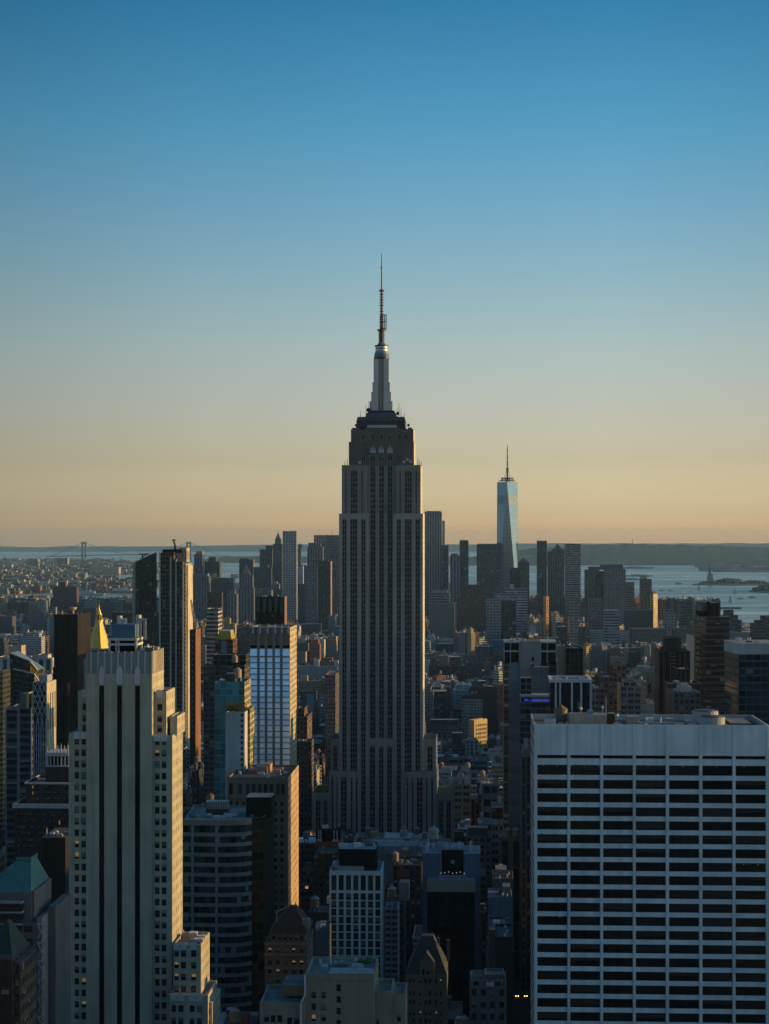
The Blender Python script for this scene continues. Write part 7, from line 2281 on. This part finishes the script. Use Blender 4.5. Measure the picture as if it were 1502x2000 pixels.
# ------------------------------------------------------------------ the carpet of ordinary city buildings
def city_carpet():
    import numpy as np
    r = random.Random(23)
    ca, sa = math.cos(YAW), math.sin(YAW)
    def world(u, v): return (u * ca - v * sa, u * sa + v * ca)
    out = []
    shore = [at(*q) for q in ((1560, 1232), (1502, 1227), (1400, 1216), (1290, 1205), (1275, 1194), (1243, 1174), (1130, 1170), (1040, 1168), (1000, 1162), (920, 1144), (760, 1134), (520, 1134), (440, 1146), (330, 1175), (255, 1193), (100, 1183), (-40, 1180))]
    land = [(-1700, 400), (1150, 400), (1150, 2500)] + shore + [(-1900, 5700)]
    parks = [(at(a, d), at(b, c)) for a, b, c, d in PARKS]
    v = 520.0
    while v < 6900:
        far = v > 3600
        pitch = 80 if not far else 96
        for row in (0, 1):
            v0 = v + 9 + row * 31
            dep = 29.0 if not far else 36.0
            u = -0.24 * v - 330
            ue = 0.24 * v + 430
            while u < ue:
                k = 1.0 if v < 1500 else (1.35 if v < 2600 else (1.5 if v < 3600 else 1.6))
                w_ = r.choice((8, 9, 12, 12, 15, 18, 23, 30)) * k
                av = (u + 135) % 280                   # avenues run away from the viewer
                if av < 16 or av > 264:
                    u += 16
                    continue
                w_ = min(w_, 264 - av) if 264 - av > 7 else w_
                # heights of the district
                if v < 1250:
                    h = r.choice((22, 26, 34, 42, 48, 55, 62, 75))
                elif v < 2200:
                    h = r.choice((20, 24, 30, 36, 42, 46, 52, 66))
                elif v < 4200:
                    h = r.choice((12, 13, 15, 16, 18, 20, 22, 26, 36))
                elif v < 4900:
                    h = r.choice((12, 14, 18, 20, 24, 28, 36, 44))
                else:
                    h = r.choice((14, 18, 22, 26, 32, 40, 52))
                h *= r.uniform(.85, 1.15)
                x, y = world(u + w_ / 2, v0)
                px = CX + x * F / y
                if y > 4000 and px < 330:
                    h = min(h, r.uniform(10, 34))
                if y > 3900 and px > 1230:
                    h = min(h, r.uniform(6.5, 13))
                if y > 4900 and px > 1060:
                    h = min(h, r.uniform(10, 26))
                xb, yb = world(u + w_ / 2, v0 + dep)
                ok = inside((x, y + 5), land) and inside((xb, yb + 5), land)
                if ok:
                    for (a, b) in parks:
                        if a[1] - 120 < y < b[1] + 60 and min(a[0], b[0]) - 10 < x < max(a[0], b[0]) + 10:
                            h = min(h, 9)
                hw = w_ / 2 + 1
                zmax = 999.0
                pxa, pxb = CX + (x - w_ / 2) * F / y, CX + (x + w_ / 2 + dep * .05) * F / y
                if ok:
                    for x0, x1, yv, D, wx0, wx1, wy0, wy1 in TAKEN:
                        if x - hw < wx1 and x + hw > wx0 and y < wy1 + 4 and y + dep > wy0 - 4:
                            ok = False
                            break
                        if D > y and pxb > x0 and pxa < x1:
                            zmax = min(zmax, CZ - (yv - HY) * y / F)
                    # leave the near street at the right foot of the picture open
                    if pxb > 1002 and pxa < 1046 and y < 975 or 985 < px < 1045 and y < 700:
                        ok = False
                if ok and y > 900 and -20 < px < 1520:
                    lim = 1168 if y > 3500 else 1176       # the carpet keeps below the named skyline
                    zmax = min(zmax, CZ - (lim - HY) * y / F)
                if zmax < 75 and r.random() < .75:
                    h = zmax * r.uniform(.78, 1.0)
                h = min(h, zmax)
                for lx, ly, lz in LIT:                 # the low sun reaches these walls between the roofs
                    dx = x - lx
                    if 6 < dx < 520 and abs(y + dep / 2 - ly - dx * .176) < 34:
                        h = min(h, lz + dx * .15)
                rz = YAW
                ww, dd = w_ - .3, dep - (.5 if not far else 1)
                if y > 1700 and px > 840 and r.random() < .3 or y > 2300 and r.random() < .12:
                    rz = math.radians(r.uniform(24, 46))    # the old streets run at their own angle
                    ww, dd = ww * .8, min(dd * .55, ww)
                    h *= r.uniform(1.0, 1.35)
                    h = min(h, zmax)
                if ok and h > 6:
                    out.append([x, y, ww, dd, h, pxa, pxb, rz])
                u += w_
        v += pitch
    # how much of each one the photo can see
    Wd, Hd = 376, 500
    buf = np.full((Hd, Wd), -1, int)
    items = [(q[1], i, q[5], q[6], HY + (CZ - q[4]) * F / q[1], HY + CZ * F / q[1]) for i, q in enumerate(out)]
    items += [(t[3], -2, t[0], t[1], t[2] - 150, t[2]) for t in TAKEN]
    for D, i, a, b, yt, yb in sorted(items, reverse=True):
        X0, X1, Y0, Y1 = int(a / 4), int(math.ceil(b / 4)), int(yt / 4), int(math.ceil(yb / 4))
        if X1 > 0 and X0 < Wd and Y0 < Hd:
            buf[max(0, Y0):max(0, Y1), max(0, X0):max(0, X1)] = i
    cnt = np.bincount(buf[buf >= 0].ravel(), minlength=len(out))
    order = sorted(range(len(out)), key=lambda i: -cnt[i])
    single = [i for i in order[:CARPET_SINGLES] if cnt[i] > 3]
    chosen = set(single)
    cols = [('red brick', BR, 'brick_building'), ('brown brick', BB, 'brick_building'), ('tan', TN, 'loft_building'), ('cream', CR, 'stone_building'), ('grey', GY, 'commercial_building'),
            ('pale grey', LG, 'apartment_building'), ('dark brown', (.075, .055, .045), 'brick_building'), ('pinkish brown', (.22, .15, .13), 'brick_building'), ('charcoal', (.06, .062, .068), 'commercial_building'), ('white', (.48, .48, .47), 'loft_building')]
    wts = [13, 15, 13, 12, 12, 12, 11, 9, 8, 8]
    roofs = [((.10, .10, .10), 3), ((.18, .16, .15), 3), ((.34, .36, .38), 3), ((.54, .56, .58), 3), ((.07, .08, .09), 2), ((.20, .12, .10), 1)]
    pats = ['punched', 'punched', 'punched', 'punched_wide', 'punched_wide', 'pier', 'ribbon']
    st_ = MB()
    lab = []
    for i, (x, y, w_, d, h, pxa, pxb, rz) in enumerate(out):
        cn, c, nm = r.choices(cols, wts)[0]
        g = r.uniform(.8, 1.2)
        c = (c[0] * g, c[1] * g * r.uniform(.96, 1.04), c[2] * g)
        rf = r.choices([q[0] for q in roofs], [q[1] for q in roofs])[0]
        mt = r.choice(pats)
        pu, pv = r.choice((2.4, 2.8, 3.2)), r.choice((3.2, 3.5, 3.9))
        if r.random() < .16:
            mt = 'masonry'
        nb = r.choice((1, 1, 2, 3)) if y < 4500 else r.choice((0, 1, 2))
        tank = r.random() < (.30 if y < 2600 else .12) and w_ > 10
        setb = r.random() < .22 and h > 28
        bx = []
        for _ in range(nb):
            a = r.uniform(2, max(2.5, w_ * .3))
            cx, cy_ = r.uniform(-w_ / 2 + a / 2, w_ / 2 - a / 2), r.uniform(3, d - 6)
            bx.append((cx - a / 2, cx + a / 2, cy_, cy_ + r.uniform(3, 6), r.uniform(2.4, 5), c if r.random() < .5 else r.choice((LG, WH, GY, BB))))
        tx, ty, wood = r.uniform(-w_ / 3, w_ / 3), r.uniform(5, d - 6), r.choice(((.21, .145, .095), (.28, .2, .13), (.16, .12, .1), (.3, .27, .24)))
        small = [(r.uniform(-w_ / 2 + 1.2, w_ / 2 - 1.2), r.uniform(2, d - 2), r.uniform(.5, 1.5), r.uniform(.6, 1.8), r.choice(((.5, .5, .5), (.6, .6, .58), (.3, .3, .3), (.1, .1, .1)))) for _ in range(r.randint(0, 5) if y < 3800 else 0)]
        ledge = r.random() < .5 and y < 2800
        if i in chosen:
            root = empty(nm, (x, y, 0), rz, None, 'building', 'ordinary city buildings around the tall towers')
            m = MB()
            solid(m, -w_ / 2, w_ / 2, 0, d, 0, h, mt, c, topcol=rf, pu=pu, pv=pv)
            m.build('wall', root)
            if ledge:
                k = MB()
                k.box(-w_ / 2 - .3, w_ / 2 + .3, -.6, 0, h - 1.2, h + .1, 'masonry', (c[0] * 1.15, c[1] * 1.15, c[2] * 1.15), bottom=True)
                k.build('cornice', root)
            if setb:
                k = MB()
                solid(k, -w_ * .36, w_ * .36, 3, d - 4, h - 1, min(h + r.uniform(4, 11), h + 11), mt, c, topcol=rf, pu=pu, pv=pv)
                k.build('upper_storeys', root)
            for q in bx:
                roof_box(root, q[0], q[1], q[2], q[3], h - .9, q[4] + (7 if setb else 0), q[5])
            if tank:
                water_tank(root, tx, ty, h - .9 + (0 if not setb else 4), 1.9, 3.6, wood, 2.6)
            for sx_, sy_, a, hh, cc in small:
                k = MB()
                k.box(sx_ - a, sx_ + a, sy_ - a, sy_ + a, h - .9, h - .9 + hh, 'painted', cc)
                k.build('air_unit', root)
            ft = 'a water tank' if tank else ('a set back top' if setb else ('a roof house' if nb else ('a cornice' if ledge else 'a flat roof')))
            lab.append((root, cn, ft, .5 * (pxa + pxb), HY + (CZ - h) * F / y))
        else:
            c_, s_ = math.cos(rz), math.sin(rz)
            T = lambda p, q: (x + p * c_ - q * s_, y + p * s_ + q * c_)
            st_.prism([T(-w_ / 2, 0), T(w_ / 2, 0), T(w_ / 2, d), T(-w_ / 2, d)], 0, h, mt, c, 'roof', rf, pu, pv)
            if setb:
                st_.prism([T(-w_ * .36, 3), T(w_ * .36, 3), T(w_ * .36, d - 4), T(-w_ * .36, d - 4)], h + .01, h + 7, mt, c, 'roof', rf, pu, pv)
            for q in bx:
                z0 = h + (7.01 if setb else .01)
                st_.prism([T(q[0], q[2]), T(q[1], q[2]), T(q[1], q[3]), T(q[0], q[3])], z0, z0 + q[4], 'masonry', q[5], 'roof', rf)
            if tank and y < 4200:
                p = T(tx, ty)
                z0 = h + (7 if setb else 0)
                st_.cyl(p[0], p[1], z0 + 2.2, z0 + 6, 1.9, 1.9, 'painted', wood, 8, cap=False)
                st_.cyl(p[0], p[1], z0 + 6, z0 + 7.5, 2.0, 0, 'tank_cone', W1, 8)
            for sx_, sy_, a, hh, cc in small[:3]:
                p = T(sx_, sy_)
                st_.box(p[0] - a, p[0] + a, p[1] - a, p[1] + a, h + .01, h + hh, 'painted', cc)
    # the rest of the city outside the frame: it shades the streets, walls off the low sky and shows in the window glass
    for _ in range(420):
        a, b = r.uniform(-900, 900), r.uniform(-1150, 560)
        hw, hd = r.uniform(14, 30), r.uniform(14, 28)
        if b > -70 and abs(a) < 0.225 * max(b, 0) + 75:
            continue
        if a > 0 and b > -250:
            h = r.uniform(35, 95)
        elif b < -60:
            h = r.uniform(70, 225)
        else:
            h = r.uniform(60, 170)
        g = r.uniform(.7, 1.1)
        c = r.choice((TN, CR, GY, LG, BB, DK, BL))
        st_.box(a - hw, a + hw, b - hd, b + hd, 0, h, r.choice(('punched', 'pier', 'ribbon', 'glass_grid')), (c[0] * g, c[1] * g, c[2] * g), 'roof', (.15, .15, .15), 3.2, 3.7)
    for a, b, hw, hd, h in ((500, 1372, 40, 30, 205), (325, 555, 25, 82, 214), (325, 675, 25, 23, 136), (330, 742, 25, 42, 184), (330, 842, 25, 44, 190)):  # unseen blocks added right of the frame to throw shade on lower walls
        st_.box(a - hw, a + hw, b - hd, b + hd, 0, h, 'pier', GY, 'roof', (.15, .15, .15), 3.2, 3.7)
    tag(st_.build('city_buildings'), 'thousands of smaller buildings between the towers, with added unseen blocks that shade them', 'buildings', kind='stuff')
    # labels that single each one out by colour, roof and nearest landmark
    marks = [('stepped grey skyscraper', 747, 1350), ('blue windowed tower', 533, 1380), ('white slab roof', 1270, 1400), ('grey concrete core tower', 1035, 1340), ('white lattice tower', 693, 1780),
             ('slate blue tower', 880, 1750), ('bronze ledge tower', 1402, 1290), ('dark brown framed tower', 1317, 1310), ('gold pyramid', 187, 1230), ('finned glass tower', 340, 1250),
             ('chamfered glass tower', 990, 1120), ('white pilastered building', 50, 1320), ('diamond lattice tower', 80, 1430), ('golden arched loft', 939, 1440), ('green mansard building', 868, 1425),
             ('white loft block', 1192, 1243), ('dark street canyon', 615, 1470), ('wine red gabled block', 624, 1185), ('teal tower', 450, 1400), ('white banded glass block', 1472, 1300),
             ('red brown brick tower by the water', 1257, 1160), ('thin dark red blade', 377, 1330), ('hipped roof block', 558, 1800), ('gabled stone building', 833, 1890), ('white columned lantern', 100, 1490),
             ('red ziggurat block', 920, 1165), ('pyramid topped tower', 479, 1140), ('blue sheeted building', 972, 1265)]
    grp = {}
    for root, cn, ft, px, py in lab:
        k = min(marks, key=lambda q: (q[1] - px) ** 2 + (q[2] - py) ** 2)
        dx, dy = px - k[1], py - k[2]
        rel = ('right of' if dx > 0 else 'left of') if abs(dx) > abs(dy) else ('below' if dy > 0 else 'above')
        kind = root.name.split('.')[0].replace('_', ' ')
        kk = 'brick building' if 'brick' in cn else kind
        cc = cn.replace(' brick', '') if 'brick' in cn else cn
        if kk == 'brick building' and 'brick' not in cn:
            pass
        grp.setdefault((cc, kk, ft, rel, k[0]), []).append((dx * dx + dy * dy, root))
    nth = ['nearest', 'second nearest', 'third nearest', 'fourth nearest', 'fifth nearest', 'sixth nearest', 'seventh nearest', 'eighth nearest', 'ninth nearest', 'tenth nearest']
    for (cc, kk, ft, rel, mk), L in grp.items():
        L.sort(key=lambda q: q[0])
        for n_, (_, root) in enumerate(L):
            root['label'] = (nth[min(n_, 9)] + ' ' if len(L) > 1 else '') + cc + ' ' + kk + ' with ' + ft + ' ' + rel + ' the ' + mk
    return len(out), len(single)
CARPET_SINGLES = 170
LIT = [(112, 2060, 10), (345, 3040, 16), (585, 3480, 16), (665, 4500, 30), (60, 1790, 40)]
print('carpet', city_carpet())
# street traffic at the foot of the picture
def street_car(x, y, label):
    root = empty('car', (x, y, 0), 0, label, 'car', 'cars with lit headlamps in the street')
    m = MB()
    m.frustum(-.9, .9, 0, 4.4, .35, -.88, .88, .1, 4.3, .9, 'painted', (.05, .05, .055))
    m.frustum(-.82, .82, 1.2, 3.9, .9, -.65, .65, 1.7, 3.4, 1.45, 'window_glass')
    m.build('body', root)
    for dx in (-.62, .62):
        k = MB()
        k.box(dx - .24, dx + .24, -.06, 0, .5, .9, 'headlight', bottom=True)
        k.build('headlight', root)
    for dx in (-.8, .8):
        for dy in (.9, 3.4):
            k = MB()
            k.box(dx - .12, dx + .12, dy - .32, dy + .32, 0, .64, 'black_panel')
            k.build('wheel', root)
street_car(*at(1010, 1948, 0), 'car with glowing headlamps, left one of the pair in the dark street')
street_car(*at(1027, 1948, 0), 'car with glowing headlamps, right one of the pair in the dark street')
